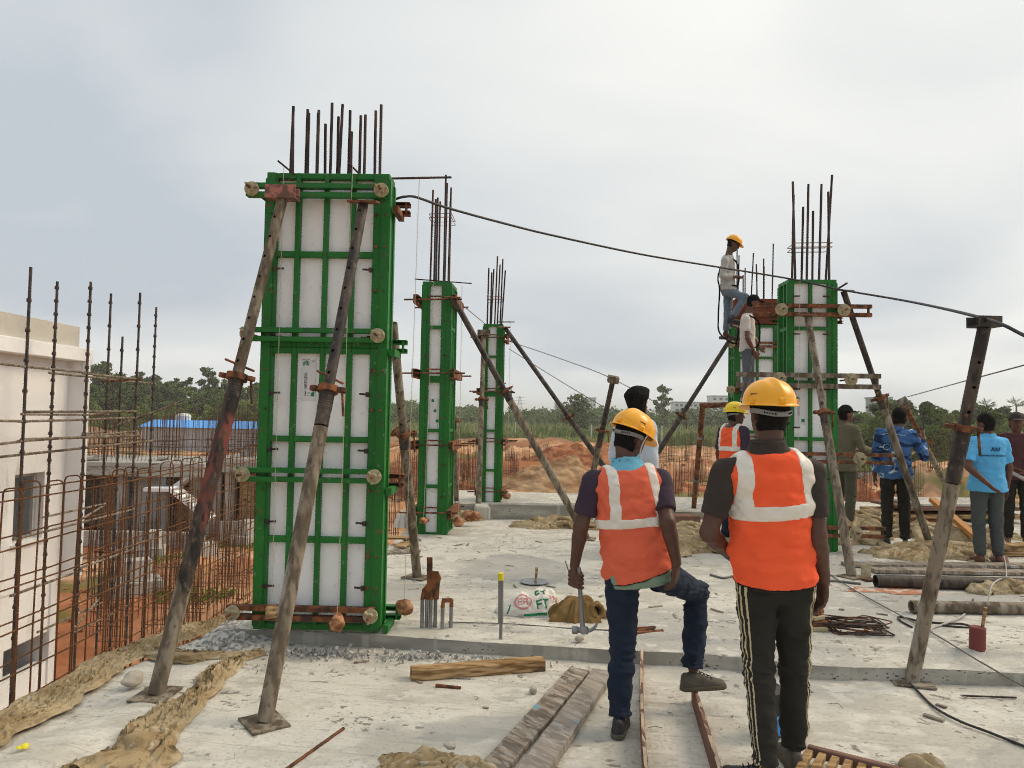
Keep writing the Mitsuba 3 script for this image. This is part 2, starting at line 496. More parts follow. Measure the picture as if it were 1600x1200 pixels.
def soil_color(p, n, uv):
    a = fbm(p.x * 0.11, p.y * 0.11, 0.3, 4)
    b = fbm(p.x * 0.9, p.y * 0.9, 3.3, 3)
    c = mix((0.46, 0.235, 0.115), (0.58, 0.36, 0.215), smoothstep(0.35, 0.62, b))
    c = mix(c, (0.30, 0.105, 0.048), smoothstep(0.50, 0.62, a + 0.25 * (b - 0.5)) * 0.85)
    c = mix(c, (0.26, 0.17, 0.11), smoothstep(0.62, 0.72, fbm(p.x * 0.35 + 5, p.y * 0.35, 8.1, 3)) * 0.7)
    g = smoothstep(0.60, 0.68, fbm(p.x * 0.28 + 11, p.y * 0.28, 1.1, 3))
    c = mix(c, (0.10, 0.13, 0.035), g * 0.7)
    far = smoothstep(148, 182, p.y + 40 * (a - 0.5) + 0.12 * dr.abs(p.x) + 14 * (b - 0.5))
    field = mix((0.075, 0.105, 0.03), (0.17, 0.18, 0.065), smoothstep(0.35, 0.65, fbm(p.x * 0.05, p.y * 0.02, 5.5, 3)))
    brown = smoothstep(108, 128, p.y + 30 * (a - 0.5) + 12 * (b - 0.5))
    c = mix(c, mix((0.21, 0.125, 0.075), (0.30, 0.20, 0.13), b), brown * 0.85)
    return mix(c, field, far)




def soil_bump(p, n, uv):
    return 0.22 * fbm(p.x * 2.4, p.y * 2.4, p.z * 2.4, 5)


mat('soil', bump(diffuse(proc(soil_color)), soil_bump, eps=2e-2))
mat('red_soil', bump(diffuse(proc(lambda p, n, uv: mix((0.27, 0.095, 0.045), (0.44, 0.20, 0.10), smoothstep(0.35, 0.65, fbm(p.x * 1.3, p.y * 1.3, p.z * 2.5, 4))))), soil_bump, eps=2e-2))
mat('brown_soil', bump(diffuse(proc(lambda p, n, uv: mix((0.25, 0.145, 0.075), (0.46, 0.31, 0.18), smoothstep(0.3, 0.7, fbm(p.x * 0.9 + 4, p.y * 0.9, p.z * 2.0, 4))))), soil_bump, eps=2e-2))
mat('asphalt', diffuse((0.20, 0.185, 0.165)))


def green_color(p, n, uv):
    w = smoothstep(0.62, 0.72, fbm(p.x * 17, p.y * 17, p.z * 13, 4))
    c = mix((0.005, 0.105, 0.012), (0.013, 0.172, 0.023), fbm(p.x * 5, p.y * 5, p.z * 1.3, 3))
    c = mix(c, (0.03, 0.075, 0.026), w * 0.6)
    c = mix(c, (0.24, 0.245, 0.22), smoothstep(0.70, 0.78, fbm(p.x * 30, p.y * 30, p.z * 22, 4)) * 0.4)
    return mix(c, (0.15, 0.06, 0.028), smoothstep(0.73, 0.79, fbm(p.x * 22 + 6, p.y * 22, p.z * 16, 3)) * 0.7)


mat('green_paint', prin(proc(green_color), 0.5, spec=0.35))


def sheet_color(p, n, uv):
    a = fbm(p.x * 3, p.y * 3, p.z * 1.1, 3)
    spots = smoothstep(0.74, 0.80, fbm(p.x * 30, p.y * 30, p.z * 22, 2))
    return mix(mix((0.84, 0.845, 0.86), (0.90, 0.90, 0.905), a), (0.55, 0.52, 0.47), spots * 0.3)


mat('white_sheet', prin(proc(sheet_color), 0.42, spec=0.35))


def rust_color(p, n, uv):
    a = fbm(p.x * 24, p.y * 24, p.z * 15, 3)
    return mix((0.055, 0.030, 0.020), (0.24, 0.088, 0.034), smoothstep(0.3, 0.72, a))


mat('rust', prin(proc(rust_color), 0.8, spec=0.3))
mat('cage_rust', prin(proc(lambda p, n, uv: mix((0.075, 0.035, 0.018), (0.20, 0.092, 0.040), fbm(p.x * 9, p.y * 9, p.z * 5, 3))), 0.85, spec=0.2))
mat('rebar_steel', prin(proc(lambda p, n, uv: mix((0.024, 0.018, 0.018), (0.085, 0.047, 0.036), smoothstep(0.36, 0.76, fbm(p.x * 30, p.y * 30, p.z * 6, 3)))), 0.65, spec=0.35))
mat('far_rebar', diffuse((0.11, 0.066, 0.047)))


def prop_mud_color(p, n, uv):
    a = fbm(p.x * 26, p.y * 26, p.z * 5, 4)
    b = fbm(p.x * 60, p.y * 60, p.z * 20, 3)
    c = mix((0.105, 0.082, 0.058), (0.235, 0.197, 0.148), smoothstep(0.36, 0.64, a))
    c = mix(c, (0.36, 0.33, 0.275), smoothstep(0.60, 0.72, fbm(p.x * 11 + 3, p.y * 11, p.z * 3, 4)) * 0.6)
    return mix(c, (0.05, 0.038, 0.028), smoothstep(0.58, 0.72, b) * 0.6)


def prop_dark_color(p, n, uv):
    a = fbm(p.x * 22, p.y * 22, p.z * 6, 4)
    c = mix((0.020, 0.017, 0.016), (0.070, 0.052, 0.038), smoothstep(0.36, 0.66, a))
    return mix(c, (0.16, 0.13, 0.095), smoothstep(0.62, 0.78, fbm(p.x * 41, p.y * 41, p.z * 16, 3)) * 0.45)


mat('prop_mud', prin(proc(prop_mud_color), 0.85, spec=0.2))
mat('prop_dark', prin(proc(prop_dark_color), 0.6, spec=0.4))


def prop_flaked(p, n, uv):
    # paint and mud of one prop: muddy foot, bare dark middle, flaking red paint above it
    j = 0.35 * (fbm(p.x * 17, p.y * 17, p.z * 5, 4) - 0.5)
    h = p.z + 1.3 * j
    c = mix(prop_mud_color(p, n, uv), prop_dark_color(p, n, uv), smoothstep(0.52, 0.60, h))
    red = mix((0.07, 0.035, 0.028), (0.19, 0.055, 0.042), smoothstep(0.42, 0.66, fbm(p.x * 14, p.y * 14, p.z * 4, 4)))
    return mix(c, red, smoothstep(0.92, 1.0, h) * smoothstep(1.60, 1.50, h) * smoothstep(0.40, 0.54, fbm(p.x * 19 + 4, p.y * 19, p.z * 7, 4)))


mat('prop_flaked', prin(proc(prop_flaked), 0.75, spec=0.3))
mat('prop_red', prin(proc(lambda p, n, uv: mix((0.13, 0.075, 0.06), (0.38, 0.15, 0.12), smoothstep(0.40, 0.62, fbm(p.x * 24, p.y * 24, p.z * 24, 4)))), 0.7, spec=0.3))
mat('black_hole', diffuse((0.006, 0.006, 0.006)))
mat('pale_iron', prin(proc(lambda p, n, uv: mix((0.22, 0.18, 0.10), (0.50, 0.44, 0.29), fbm(p.x * 40, p.y * 40, p.z * 40, 3))), 0.7, spec=0.3))
mat('bare_steel', prin(proc(lambda p, n, uv: mix((0.16, 0.165, 0.175), (0.30, 0.305, 0.315), noise(p.x * 40, p.y * 40, p.z * 8))), 0.38, metal=0.6))


def jute_color(p, n, uv):
    a = fbm(p.x * 5, p.y * 5, p.z * 6, 3)
    wv = dr.sin((p.x + 0.35 * p.y) * 900 + 9 * a) * dr.sin((p.y - 0.35 * p.x + p.z) * 900 + 7 * a)
    c = mix((0.37, 0.275, 0.155), (0.55, 0.445, 0.28), smoothstep(0.3, 0.7, a))
    c = mix(c, (0.62, 0.52, 0.35), smoothstep(0.6, 0.75, fbm(p.x * 11 + 3, p.y * 11, p.z * 11, 2)) * 0.5)
    c = mix(c, (0.23, 0.155, 0.075), smoothstep(0.56, 0.68, fbm(p.x * 34, p.y * 34, p.z * 34, 3)) * 0.55)
    c = mix(c, (0.60, 0.56, 0.47), smoothstep(0.66, 0.74, fbm(p.x * 19 + 8, p.y * 19, p.z * 19, 4)) * 0.6)
    return c * (0.88 + 0.20 * wv)


def jute_bump(p, n, uv):
    return 0.0012 * dr.sin((p.x + 0.3 * p.y) * 620) * dr.sin((p.y - 0.3 * p.x) * 620 + p.z * 300) + 0.030 * fbm(p.x * 17 + 2 * noise(p.x * 9, p.y * 9, p.z * 9), p.y * 17, p.z * 17, 4)


mat('jute', bump(diffuse(proc(jute_color)), jute_bump))
mat('jute_dark', bump(diffuse(proc(lambda p, n, uv: mix((0.16, 0.098, 0.036), (0.30, 0.20, 0.09), fbm(p.x * 9, p.y * 9, p.z * 9, 3)))), jute_bump))


def timber_color(p, n, uv):
    g = fbm(p.x * 3.5 + 2, p.y * 38, p.z * 60, 3)
    c = mix((0.20, 0.115, 0.05), (0.50, 0.345, 0.19), smoothstep(0.3, 0.7, g))
    return mix(c, (0.06, 0.038, 0.022), smoothstep(0.6, 0.72, fbm(p.x * 4.4, p.y * 13, p.z * 9, 3)) * 0.8)


mat('timber', bump(diffuse(proc(timber_color)), lambda p, n, uv: 0.004 * fbm(p.x * 5, p.y * 60, p.z * 90, 3)))


def plank_color(p, n, uv):
    d = p.x * 0.74 + p.y * 0.67
    l = p.x * 0.67 - p.y * 0.74
    g = fbm(l * 5, d * 55, 2.0, 4)
    s = fbm(l * 9, d * 26, 6.0, 4)
    c = mix((0.21, 0.17, 0.13), (0.35, 0.30, 0.245), smoothstep(0.3, 0.7, g))
    c = mix(c, (0.095, 0.085, 0.075), smoothstep(0.52, 0.66, s) * 0.6)
    c = mix(c, (0.50, 0.47, 0.45), smoothstep(0.57, 0.66, fbm(l * 16 + 7, d * 40, 3.0, 4)) * 0.45)
    return mix(c, (0.16, 0.36, 0.52), smoothstep(0.83, 0.86, fbm(l * 7 + 3, d * 9, 9.0, 2)) * 0.6)


mat('plank_wood', diffuse(proc(plank_color)))
mat('grey_plank', diffuse(proc(lambda p, n, uv: plank_color(p + 3.0, n, uv) * 0.75 + mi.Color3f(0.105, 0.10, 0.095))))
mat('ply_face', diffuse(proc(lambda p, n, uv: mix((0.125, 0.068, 0.052), (0.30, 0.185, 0.145), fbm(p.x * 11, p.y * 3, p.z * 11, 4)))))
mat('ply_edge', diffuse(proc(lambda p, n, uv: mix((0.40, 0.30, 0.20), (0.60, 0.50, 0.38), fbm(p.x * 30, p.y * 22, p.z * 30, 3)))))
mat('red_ply', diffuse(proc(lambda p, n, uv: mix((0.10, 0.034, 0.022), (0.24, 0.085, 0.05), fbm(p.x * 4, p.y * 4, p.z * 11, 4)))))
mat('clay', diffuse(proc(lambda p, n, uv: mix((0.22, 0.09, 0.045), (0.52, 0.28, 0.16), smoothstep(0.35, 0.65, fbm(p.x * 24, p.y * 24, p.z * 24, 3))))))
mat('stone', diffuse(proc(lambda p, n, uv: mix((0.30, 0.27, 0.22), (0.56, 0.52, 0.45), fbm(p.x * 20, p.y * 20, p.z * 20, 3)))))
mat('white_wall', diffuse(proc(lambda p, n, uv: mix(mix((0.78, 0.795, 0.80), (0.86, 0.87, 0.875), fbm(p.x * 0.7, p.y * 0.7, p.z * 0.35, 4)), (0.58, 0.56, 0.51), smoothstep(0.60, 0.72, fbm(p.x * 7, p.y * 7, p.z * 0.7 + 3, 4)) * smoothstep(0.45, 0.60, fbm(p.x * 0.8 + 5, p.y * 0.8, p.z * 0.6, 3)) * 0.7))))
mat('parapet_wall', diffuse(proc(lambda p, n, uv: mix((0.44, 0.42, 0.37), (0.60, 0.585, 0.53), fbm(p.x * 0.9, p.y * 0.9, p.z * 1.1, 4)))))
mat('blue_roof', prin((0.045, 0.29, 0.72), 0.5))
mat('shed_wall', prin((0.34, 0.345, 0.35), 0.55))
mat('far_white', diffuse((0.66, 0.66, 0.64)))
mat('far_window', prin((0.08, 0.08, 0.08), 0.12, spec=0.6))
mat('far_grey', diffuse((0.44, 0.44, 0.43)))
mat('black_rubber', prin((0.018, 0.018, 0.020), 0.55))
mat('wire_grey', prin((0.13, 0.125, 0.12), 0.6))
mat('hose_grey', prin((0.34, 0.335, 0.32), 0.6))
mat('string', diffuse((0.50, 0.46, 0.33)))
mat('yellow_cap', prin((0.70, 0.60, 0.02), 0.5))
mat('mallet_red', prin((0.16, 0.035, 0.03), 0.7))
mat('brick_dust', diffuse(proc(lambda p, n, uv: mix((0.52, 0.44, 0.37), (0.43, 0.20, 0.125), smoothstep(0.42, 0.6, fbm(p.x * 14, p.y * 22, 0.2, 4))))))
mat('sack_white', diffuse(proc(lambda p, n, uv: mix((0.60, 0.57, 0.51), (0.74, 0.72, 0.67), fbm(p.x * 9, p.y * 9, p.z * 9, 3)))))
mat('print_green', diffuse((0.03, 0.20, 0.10)))
mat('print_red', diffuse((0.62, 0.27, 0.26)))
mat('print_navy', diffuse((0.02, 0.03, 0.10)))
mat('print_black', diffuse((0.03, 0.03, 0.03)))
mat('paper', diffuse((0.74, 0.74, 0.76)))
mat('orange_channel', prin((0.42, 0.17, 0.035), 0.6))


def leafmat(name, lo, hi, f):
    scene[name] = {'type': 'principledthin', 'base_color': proc(lambda p, n, uv: mix(lo, hi, smoothstep(0.3, 0.7, fbm(p.x * f, p.y * f, p.z * f, 2)))), 'roughness': 0.7, 'spec_trans': 0.0, 'diff_trans': 0.5}
    return name


leafmat('leaf_dark', (0.055, 0.095, 0.030), (0.14, 0.205, 0.062), 0.6)
leafmat('leaf_mid', (0.08, 0.14, 0.032), (0.20, 0.275, 0.072), 0.5)
leafmat('leaf_bright', (0.09, 0.16, 0.026), (0.21, 0.29, 0.06), 0.6)
leafmat('leaf_far', (0.055, 0.095, 0.030), (0.14, 0.205, 0.062), 0.12)
leafmat('reed', (0.12, 0.165, 0.045), (0.29, 0.31, 0.12), 0.08)
mat('bark', diffuse((0.12, 0.095, 0.07)))

# people
mat('skin', prin(proc(lambda p, n, uv: mix((0.062, 0.028, 0.019), (0.105, 0.051, 0.035), fbm(p.x * 30, p.y * 30, p.z * 30, 3))), 0.48, spec=0.4))
mat('skin_warm', prin(proc(lambda p, n, uv: mix((0.080, 0.031, 0.019), (0.135, 0.056, 0.036), fbm(p.x * 40, p.y * 40, p.z * 40, 3))), 0.48, spec=0.4))
mat('hair', prin(proc(lambda p, n, uv: mix((0.004, 0.004, 0.004), (0.014, 0.013, 0.012), noise(p.x * 260, p.y * 260, p.z * 90))), 0.8, spec=0.1))


def cloth(name, lo, hi, f=60, rough=0.9, spec=0.15):
    """Woven cloth: a fine thread relief and a slightly uneven dye."""
    def col(p, n, uv):
        return mix(lo, hi, 0.6 * fbm(p.x * 8, p.y * 8, p.z * 8, 3) + 0.4 * noise(p.x * f * 6, p.y * f * 6, p.z * f * 6))
    return mat(name, bump(prin(proc(col), rough, spec=spec, sheen=0.3), cloth_bump))


def cloth_bump(p, n, uv):
    return 0.010 * fbm(p.x * 24, p.y * 24, p.z * 17, 3) + 0.0006 * noise(p.x * 500, p.y * 500, p.z * 500)


cloth('vest_orange', (0.78, 0.085, 0.030), (0.92, 0.145, 0.055))
cloth('vest_salmon', (0.60, 0.105, 0.055), (0.76, 0.165, 0.092))
mat('reflective', prin(proc(lambda p, n, uv: mix((0.60, 0.57, 0.50), (0.76, 0.73, 0.66), fbm(p.x * 18, p.y * 18, p.z * 18, 3))), 0.45, spec=0.5))
mat('vest_binding', diffuse((0.02, 0.016, 0.018)))
cloth('shirt_purple', (0.032, 0.022, 0.036), (0.062, 0.045, 0.068))
cloth('shirt_charcoal', (0.033, 0.027, 0.024), (0.058, 0.048, 0.043))
mat('collar_blue', diffuse((0.16, 0.44, 0.60)))
cloth('shirt_teal', (0.15, 0.23, 0.165), (0.24, 0.33, 0.25))
cloth('trousers_navy', (0.010, 0.016, 0.030), (0.022, 0.033, 0.058))
cloth('trousers_black', (0.016, 0.0155, 0.013), (0.036, 0.035, 0.030))
mat('stripe_cream', diffuse((0.52, 0.45, 0.29)))
mat('shoe_black', prin((0.022, 0.023, 0.025), 0.6))
mat('shoe_grey', prin(proc(lambda p, n, uv: mix((0.055, 0.050, 0.040), (0.11, 0.098, 0.076), fbm(p.x * 30, p.y * 30, p.z * 30, 3))), 0.75))
mat('shoe_sole', diffuse((0.115, 0.10, 0.07)))
mat('helmet_amber', prin(proc(lambda p, n, uv: mix(mix((0.80, 0.35, 0.008), (0.86, 0.41, 0.012), fbm(p.x * 30, p.y * 30, p.z * 30, 3)), (0.62, 0.42, 0.20), smoothstep(0.62, 0.72, fbm(p.x * 60, p.y * 22, p.z * 60, 4)) * 0.35)), 0.30, spec=0.5))
mat('helmet_yellow', prin((0.80, 0.58, 0.01), 0.32, spec=0.5))
mat('harness_grey', prin((0.20, 0.205, 0.20), 0.6))
mat('strap_white', diffuse((0.62, 0.62, 0.60)))
cloth('shirt_pale', (0.42, 0.48, 0.56), (0.56, 0.61, 0.67))
cloth('shirt_khaki', (0.10, 0.092, 0.060), (0.16, 0.148, 0.10))
cloth('trousers_olive', (0.055, 0.058, 0.040), (0.095, 0.098, 0.070))
cloth('polo_blue', (0.085, 0.36, 0.66), (0.12, 0.44, 0.76))
cloth('trousers_grey', (0.050, 0.060, 0.058), (0.085, 0.098, 0.095))
cloth('shirt_maroon', (0.062, 0.024, 0.028), (0.105, 0.045, 0.048))
cloth('shirt_grey', (0.30, 0.30, 0.285), (0.43, 0.43, 0.41))
cloth('shirt_offwhite', (0.46, 0.42, 0.39), (0.60, 0.55, 0.52))
cloth('jeans_blue', (0.085, 0.115, 0.155), (0.19, 0.235, 0.29))
cloth('jeans_grey', (0.055, 0.065, 0.08), (0.125, 0.14, 0.165))


def print_color(p, n, uv):
    a = fbm(p.x * 9, p.y * 9, p.z * 9, 3)
    br = dr.abs(fbm(p.x * 6 + 2 * a, p.y * 6, p.z * 6 + 1.5 * a, 3) - 0.5)
    c = mix((0.040, 0.105, 0.26), (0.075, 0.175, 0.38), a)
    c = mix(c, (0.014, 0.035, 0.095), smoothstep(0.5, 0.62, fbm(p.x * 7 + 9, p.y * 7, p.z * 14, 3)))
    return mix(c, (0.55, 0.62, 0.68), smoothstep(0.034, 0.014, br) * smoothstep(0.40, 0.52, fbm(p.x * 5 + 3, p.y * 5, p.z * 5, 2)))


mat('shirt_print', bump(prin(proc(print_color), 0.9, spec=0.15), cloth_bump))
mat('black_strap', diffuse((0.014, 0.014, 0.015)))
mat('cap_dark', diffuse((0.016, 0.018, 0.018)))

# ---------------------------------------------------------------- the concrete slab in its two levels
STEP = A([-1.95, 5.30], [-0.864, 5.193], [0.293, 5.025], [1.15, 4.93], [1.987, 4.724], [3.247, 4.663], [9.0, 4.10])


def step_y(x):
    return np.interp(x, STEP[:, 0], STEP[:, 1])


def lower_edge(y):
    """x of the slab's free edge on the left."""
    return np.interp(y, [-3, 1.0, 3.6, 4.5, 5.6, 6.4], [-4.2, -3.35, -2.68, -2.52, -2.20, -2.05])


def relief(x, y, a, seed):
    p = np.stack([x * 2.2, y * 2.2, 0 * x], -1)
    q = np.stack([x * 5 + y, y * 24 + x * 4, 0 * x], -1)
    return a * (meshkit.fbm(p, 3, seed) - 0.5) * 2 + a * 0.7 * (meshkit.fbm(q, 3, seed + 5) - 0.5)


def build_lower():
    ys = np.r_[np.linspace(-3, 1.5, 12, endpoint=False), np.linspace(1.5, 5.75, 240)]
    us = np.linspace(0, 1, 330) ** 1.15
    Y, U = np.meshgrid(ys, us, indexing='ij')
    x0 = lower_edge(Y) + 0.05 * (meshkit.fbm(np.stack([Y * 1.5, 0 * Y, 0 * Y], -1), 3, 3) - 0.5)
    Xx = x0 + U * (9.0 - x0)
    Z = relief(Xx, Y, 0.009, 21)
    side = np.clip((0.05 - U * 9) / 0.05, 0, 1)
    Z += 0.035 * np.exp(-((U * 9 - 0.45) / 0.12) ** 2)
    Z -= 0.03 * side ** 2
    top = grid_mesh(Xx, Y, Z)
    e = np.stack([x0[:, 0], ys, Z[:, 0]], -1)
    n = len(e)
    d = e - A(0, 0, 0.45)
    i = np.arange(n - 1)
    skirt = tm(np.vstack([e, d]), np.stack([i, i + 1, n + i + 1, n + i], 1))
    return cat_([top, skirt])


obj('lower_slab', build_lower(), 'slab_concrete', smooth=40, kind='structure', label='pale trowelled concrete floor slab in the foreground')


def upper_left(y):
    return np.interp(y, [5.0, 5.7, 6.4, 7.5, 10.1, 14], [-1.95, -1.95, -1.80, -1.38, -1.36, -1.30])


def build_upper():
    vs = np.r_[np.linspace(0, 0.55, 34, endpoint=False), np.linspace(0.55, 9.6, 210)]
    us = np.linspace(0, 1, 300)
    V, U = np.meshgrid(vs, us, indexing='ij')
    Xl = upper_left(5.2 + V)
    Xx = Xl + U * (10.5 - Xl)
    Y = step_y(Xx) + V + 0.03 * (meshkit.fbm(np.stack([Xx * 3, V * 0, 0 * V], -1), 3, 8) - 0.5) * (V < 0.01)
    ledge = 0.022 * np.clip((V - 0.24 - 0.10 * (meshkit.fbm(np.stack([Xx * 1.2, 0 * V, 0 * V], -1), 3, 4) - 0.5)) / 0.05, 0, 1)
    Z = 0.094 + ledge + relief(Xx, Y, 0.008, 33) + 0.010 * np.exp(-((V - 0.32) / 0.05) ** 2)
    Z[0] -= 0.006
    return Xx, Y, Z


UX, UY, UZ = build_upper()
obj('upper_slab', grid_mesh(UX, UY, UZ), 'slab_concrete', smooth=40, kind='structure', label='raised concrete floor slab behind the low step')
k = np.linspace(0, 1, 7)[:, None]
fx, fy = np.tile(UX[0], (7, 1)), np.tile(UY[0], (7, 1))
fz = UZ[0] * (1 - k) + (-0.02) * k
bulge = 0.018 * (meshkit.fbm(np.stack([fx * 5, fz * 12, 0 * fx], -1), 3, 14) - 0.6)
obj('slab_step', grid_mesh(fx, fy + bulge, fz), 'grey_concrete', smooth=40, kind='structure', label='rough grey front face of the raised slab')
sk = np.stack([UX[:, 0], UY[:, 0], UZ[:, 0]], -1)
i = np.arange(len(sk) - 1)
obj('slab_edge', tm(np.vstack([sk, sk - A(0, 0, 0.5)]), np.stack([i, i + len(sk), i + len(sk) + 1, i + 1], 1)), 'grey_concrete', kind='structure', label='free edge of the raised slab')
obj('slab_underside', box((2.6, 5.0, -0.56), (9.2, 14.0, 0.10)), 'grey_concrete', kind='structure')


def slab_z(x, y):
    return 0.0 if y < step_y(x) else 0.115


# low upstand wall along the far edge of the slab
def upstand(x0, y0, x1, y1, h, w, seed):
    n = int(abs(x1 - x0) / 0.06) + 2
    xs, ys_ = np.linspace(x0, x1, n), np.linspace(y0, y1, n)
    prof = A([-w / 2, 0], [-w / 2, h * 0.5], [-w / 2, h], [0, h + 0.01], [w / 2, h], [w / 2, 0])
    Xx = np.tile(xs[:, None], (1, 6))
    Yy = ys_[:, None] + prof[None, :, 0]
    Zz = 0.10 + prof[None, :, 1] + np.zeros_like(Xx)
    j = meshkit.fbm(np.stack([Xx * 3, Yy * 3, Zz * 6], -1), 3, seed) - 0.5
    m = grid_mesh(Xx, Yy + 0.05 * j, Zz + 0.03 * j * (Zz > 0.15))
    ends = [box((x, y, 0.10 + h / 2), (0.02, w * 0.96, h * 0.96)) for x, y in ((x0, y0), (x1, y1))]
    return cat_([m] + ends)


w = obj('upstand_wall', upstand(-0.30, 10.85, 1.22, 10.98, 0.23, 0.22, 3), 'grey_concrete', smooth=50)
tag(w, 'long low grey concrete upstand along the far edge of the slab, behind the seated step', 'low wall')
labels[w]['label'] = 'low grey concrete upstand between the orange vests and the third green column'
w = obj('upstand_wall', upstand(-1.30, 10.90, -0.52, 10.86, 0.24, 0.22, 5), 'grey_concrete', smooth=50)
tag(w, 'low grey concrete upstand seen between the second and third green columns', 'low wall')
w = obj('upstand_wall', upstand(1.36, 11.2, 3.0, 11.3, 0.12, 0.25, 7), 'grey_concrete', smooth=50)
tag(w, 'low grey upstand under the sacking behind the two foreground workers', 'low wall')
w = obj('kerb_stub', box((-0.41, 10.88, 0.20), (0.24, 0.34, 0.22), rotz(0.05), 0.02), 'slab_concrete')
tag(w, 'short white concrete stub at the foot of the third green column', 'concrete block')


# ---------------------------------------------------------------- the ground
GZ = -4.5
GS = 1.24
MOUNDS = [  # x, y, radius x, radius y, height
    (2.6, 54, 6.5, 4, 0.3), (-0.5, 66, 7, 4, 0.9), (8, 76, 9, 5, 1.7), (-7, 74, 9, 5, 1.9), (-14, 82, 8, 4, 1.4),
    (23.0, 39.5, 3.4, 3.2, 1.9), (26.6, 41, 2.5, 2.5, 1.0), (36, 60, 7, 5, 1.4), (-10.0, 30, 2.4, 2.2, 0.8), (-6.3, 24.5, 1.9, 1.8, 0.75), (-8.8, 22.0, 2.2, 1.5, 0.5),
    (-5.0, 33, 3.0, 2.0, 0.8), (14, 64, 7, 5, 1.2), (-6.5, 17.5, 1.2, 1.0, 0.35), (-52, 118, 60, 16, 1.6), (-6, 92, 26, 7, 1.3), (20, 98, 30, 8, 1.2)]
PITS = [(-6.2, 15.2, 1.6, 1.1, 0.7), (-5.2, 19.0, 1.3, 1.5, 0.6), (7, 46, 5, 4, 0.8), (-5, 47, 5, 5, 0.8)]


def ground_z(x, y):
    x, y = np.asarray(x, float), np.asarray(y, float)
    p = np.stack([x, y, 0 * x], -1)
    z = GZ + 0.0 * x
    r = np.hypot(x, y)
    z = z + 0.30 * (meshkit.fbm(p * 0.22, 3, 41) - 0.5) * np.clip((r - 3) / 9, 0, 1) + 0.14 * (meshkit.fbm(p * 1.5, 3, 42) - 0.5) * (r < 170)
    for mx, my, rx, ry, h in GS * np.array(MOUNDS):
        q = ((x - mx) / rx) ** 2 + ((y - my) / ry) ** 2
        lump = 0.25 + 1.5 * meshkit.fbm(p * (2.6 / max(min(rx, ry), 1.0)), 5, 50)
        z = z + h * np.clip(1 - q * (0.7 + 0.6 * meshkit.fbm(p * 0.4, 3, 51)), 0, 1) ** 0.8 * lump
    for mx, my, rx, ry, h in GS * np.array(PITS):
        q = ((x - mx) / rx) ** 2 + ((y - my) / ry) ** 2
        z = z - h * np.clip(1 - q, 0, 1) ** 0.6
    return z


def build_ground():
    rr = np.r_[np.geomspace(2.0, 130, 300, endpoint=False), np.geomspace(130, 5000, 70)]
    th = np.r_[np.linspace(-52, 52, 420, endpoint=False), np.linspace(52, 308, 60)]
    R, TT = np.meshgrid(rr, RAD(th), indexing='ij')
    Xx, Yy = R * np.sin(TT), R * np.cos(TT)
    m = grid_mesh(Xx, Yy, ground_z(Xx, Yy))
    return m


obj('ground', build_ground(), 'soil', smooth=True, kind='structure', label='orange and red earth of the building site')


def earth_mound(name, label, c, rx, ry, h, seed, m):
    rr, aa = np.meshgrid(np.linspace(0.01, 1, 70), np.linspace(0, 2 * np.pi, 150), indexing='ij')
    e = 1 + 0.5 * (meshkit.fbm(np.stack([np.cos(aa) * 1.5, np.sin(aa) * 1.5, 0 * aa + seed], -1), 3, seed) - 0.5)
    x, y = c[0] + rr * np.cos(aa) * rx * e, c[1] + rr * np.sin(aa) * ry * e
    q = np.stack([x, y, 0 * x], -1)
    z = h * (1 - rr) ** 0.85 * (0.35 + 1.2 * meshkit.fbm(q * 0.35 + seed, 3, seed)) + 0.45 * (meshkit.fbm(q * 0.7, 4, seed + 1) - 0.5) * (1 - rr ** 3) + 0.16 * (meshkit.fbm(q * 3.5, 3, seed + 2) - 0.5)
    k = obj(name, grid_mesh(x, y, ground_z(x, y) - 0.1 + np.maximum(z, -0.1)), m, smooth=50, kind='structure')
    tag(k, label)


earth_mound('earth_mound', 'brown earth mound behind the hammer worker', (4.086, 62.677, -4.5), 5.4, 4.0, 2.6, 3, 'brown_soil')
earth_mound('earth_mound', 'red earth bank behind the brown mound', (8.445, 90.289, -4.5), 8.0, 3.0, 1.3, 8, 'red_soil')
earth_mound('earth_mound', 'red earth heap behind the middle left column', (-8.739, 63.776, -4.5), 6.0, 4.0, 2.0, 11, 'red_soil')
earth_mound('earth_mound', 'red earth heap between the two narrow columns', (-4.62, 74.109, -4.5), 4.5, 3.5, 1.5, 13, 'red_soil')
earth_mound('earth_mound', 'dark red earth heap left of the patterned shirt man', (23.233, 48.945, -4.5), 2.6, 2.2, 1.9, 15, 'red_soil')
earth_mound('earth_mound', 'red earth bank between the two foreground workers', (14.674, 62.882, -4.5), 6.0, 3.0, 0.7, 17, 'red_soil')
cl = np.random.default_rng(90)
cp_, cz_ = [], []
for _ in range(1500):
    y = 19 + 75 * cl.random() ** 1.4
    x = cl.uniform(-0.62, 0.62) * y
    if meshkit.fbm(A(x * .12, y * .12, 3.0), 3, 5) > 0.5:
        cp_.append((x, y, float(ground_z(x, y)) + 0.03))
        cz_.append(0.05 + 0.004 * y * cl.random() ** 2)
CLODS = (cp_, cz_)
rx_, ry_ = np.meshgrid(np.linspace(25, 150, 60), np.linspace(-1.4, 1.4, 4), indexing='ij')
ryy = 82 + 0.16 * (rx_ - 38) + ry_ * 2.4
obj('site_road', grid_mesh(rx_, ryy, ground_z(rx_, ryy) * 0 + np.maximum(ground_z(rx_, ryy) + 0.10, GZ + 0.1)), 'asphalt', smooth=True, kind='structure', label='grey site road in front of the wood')


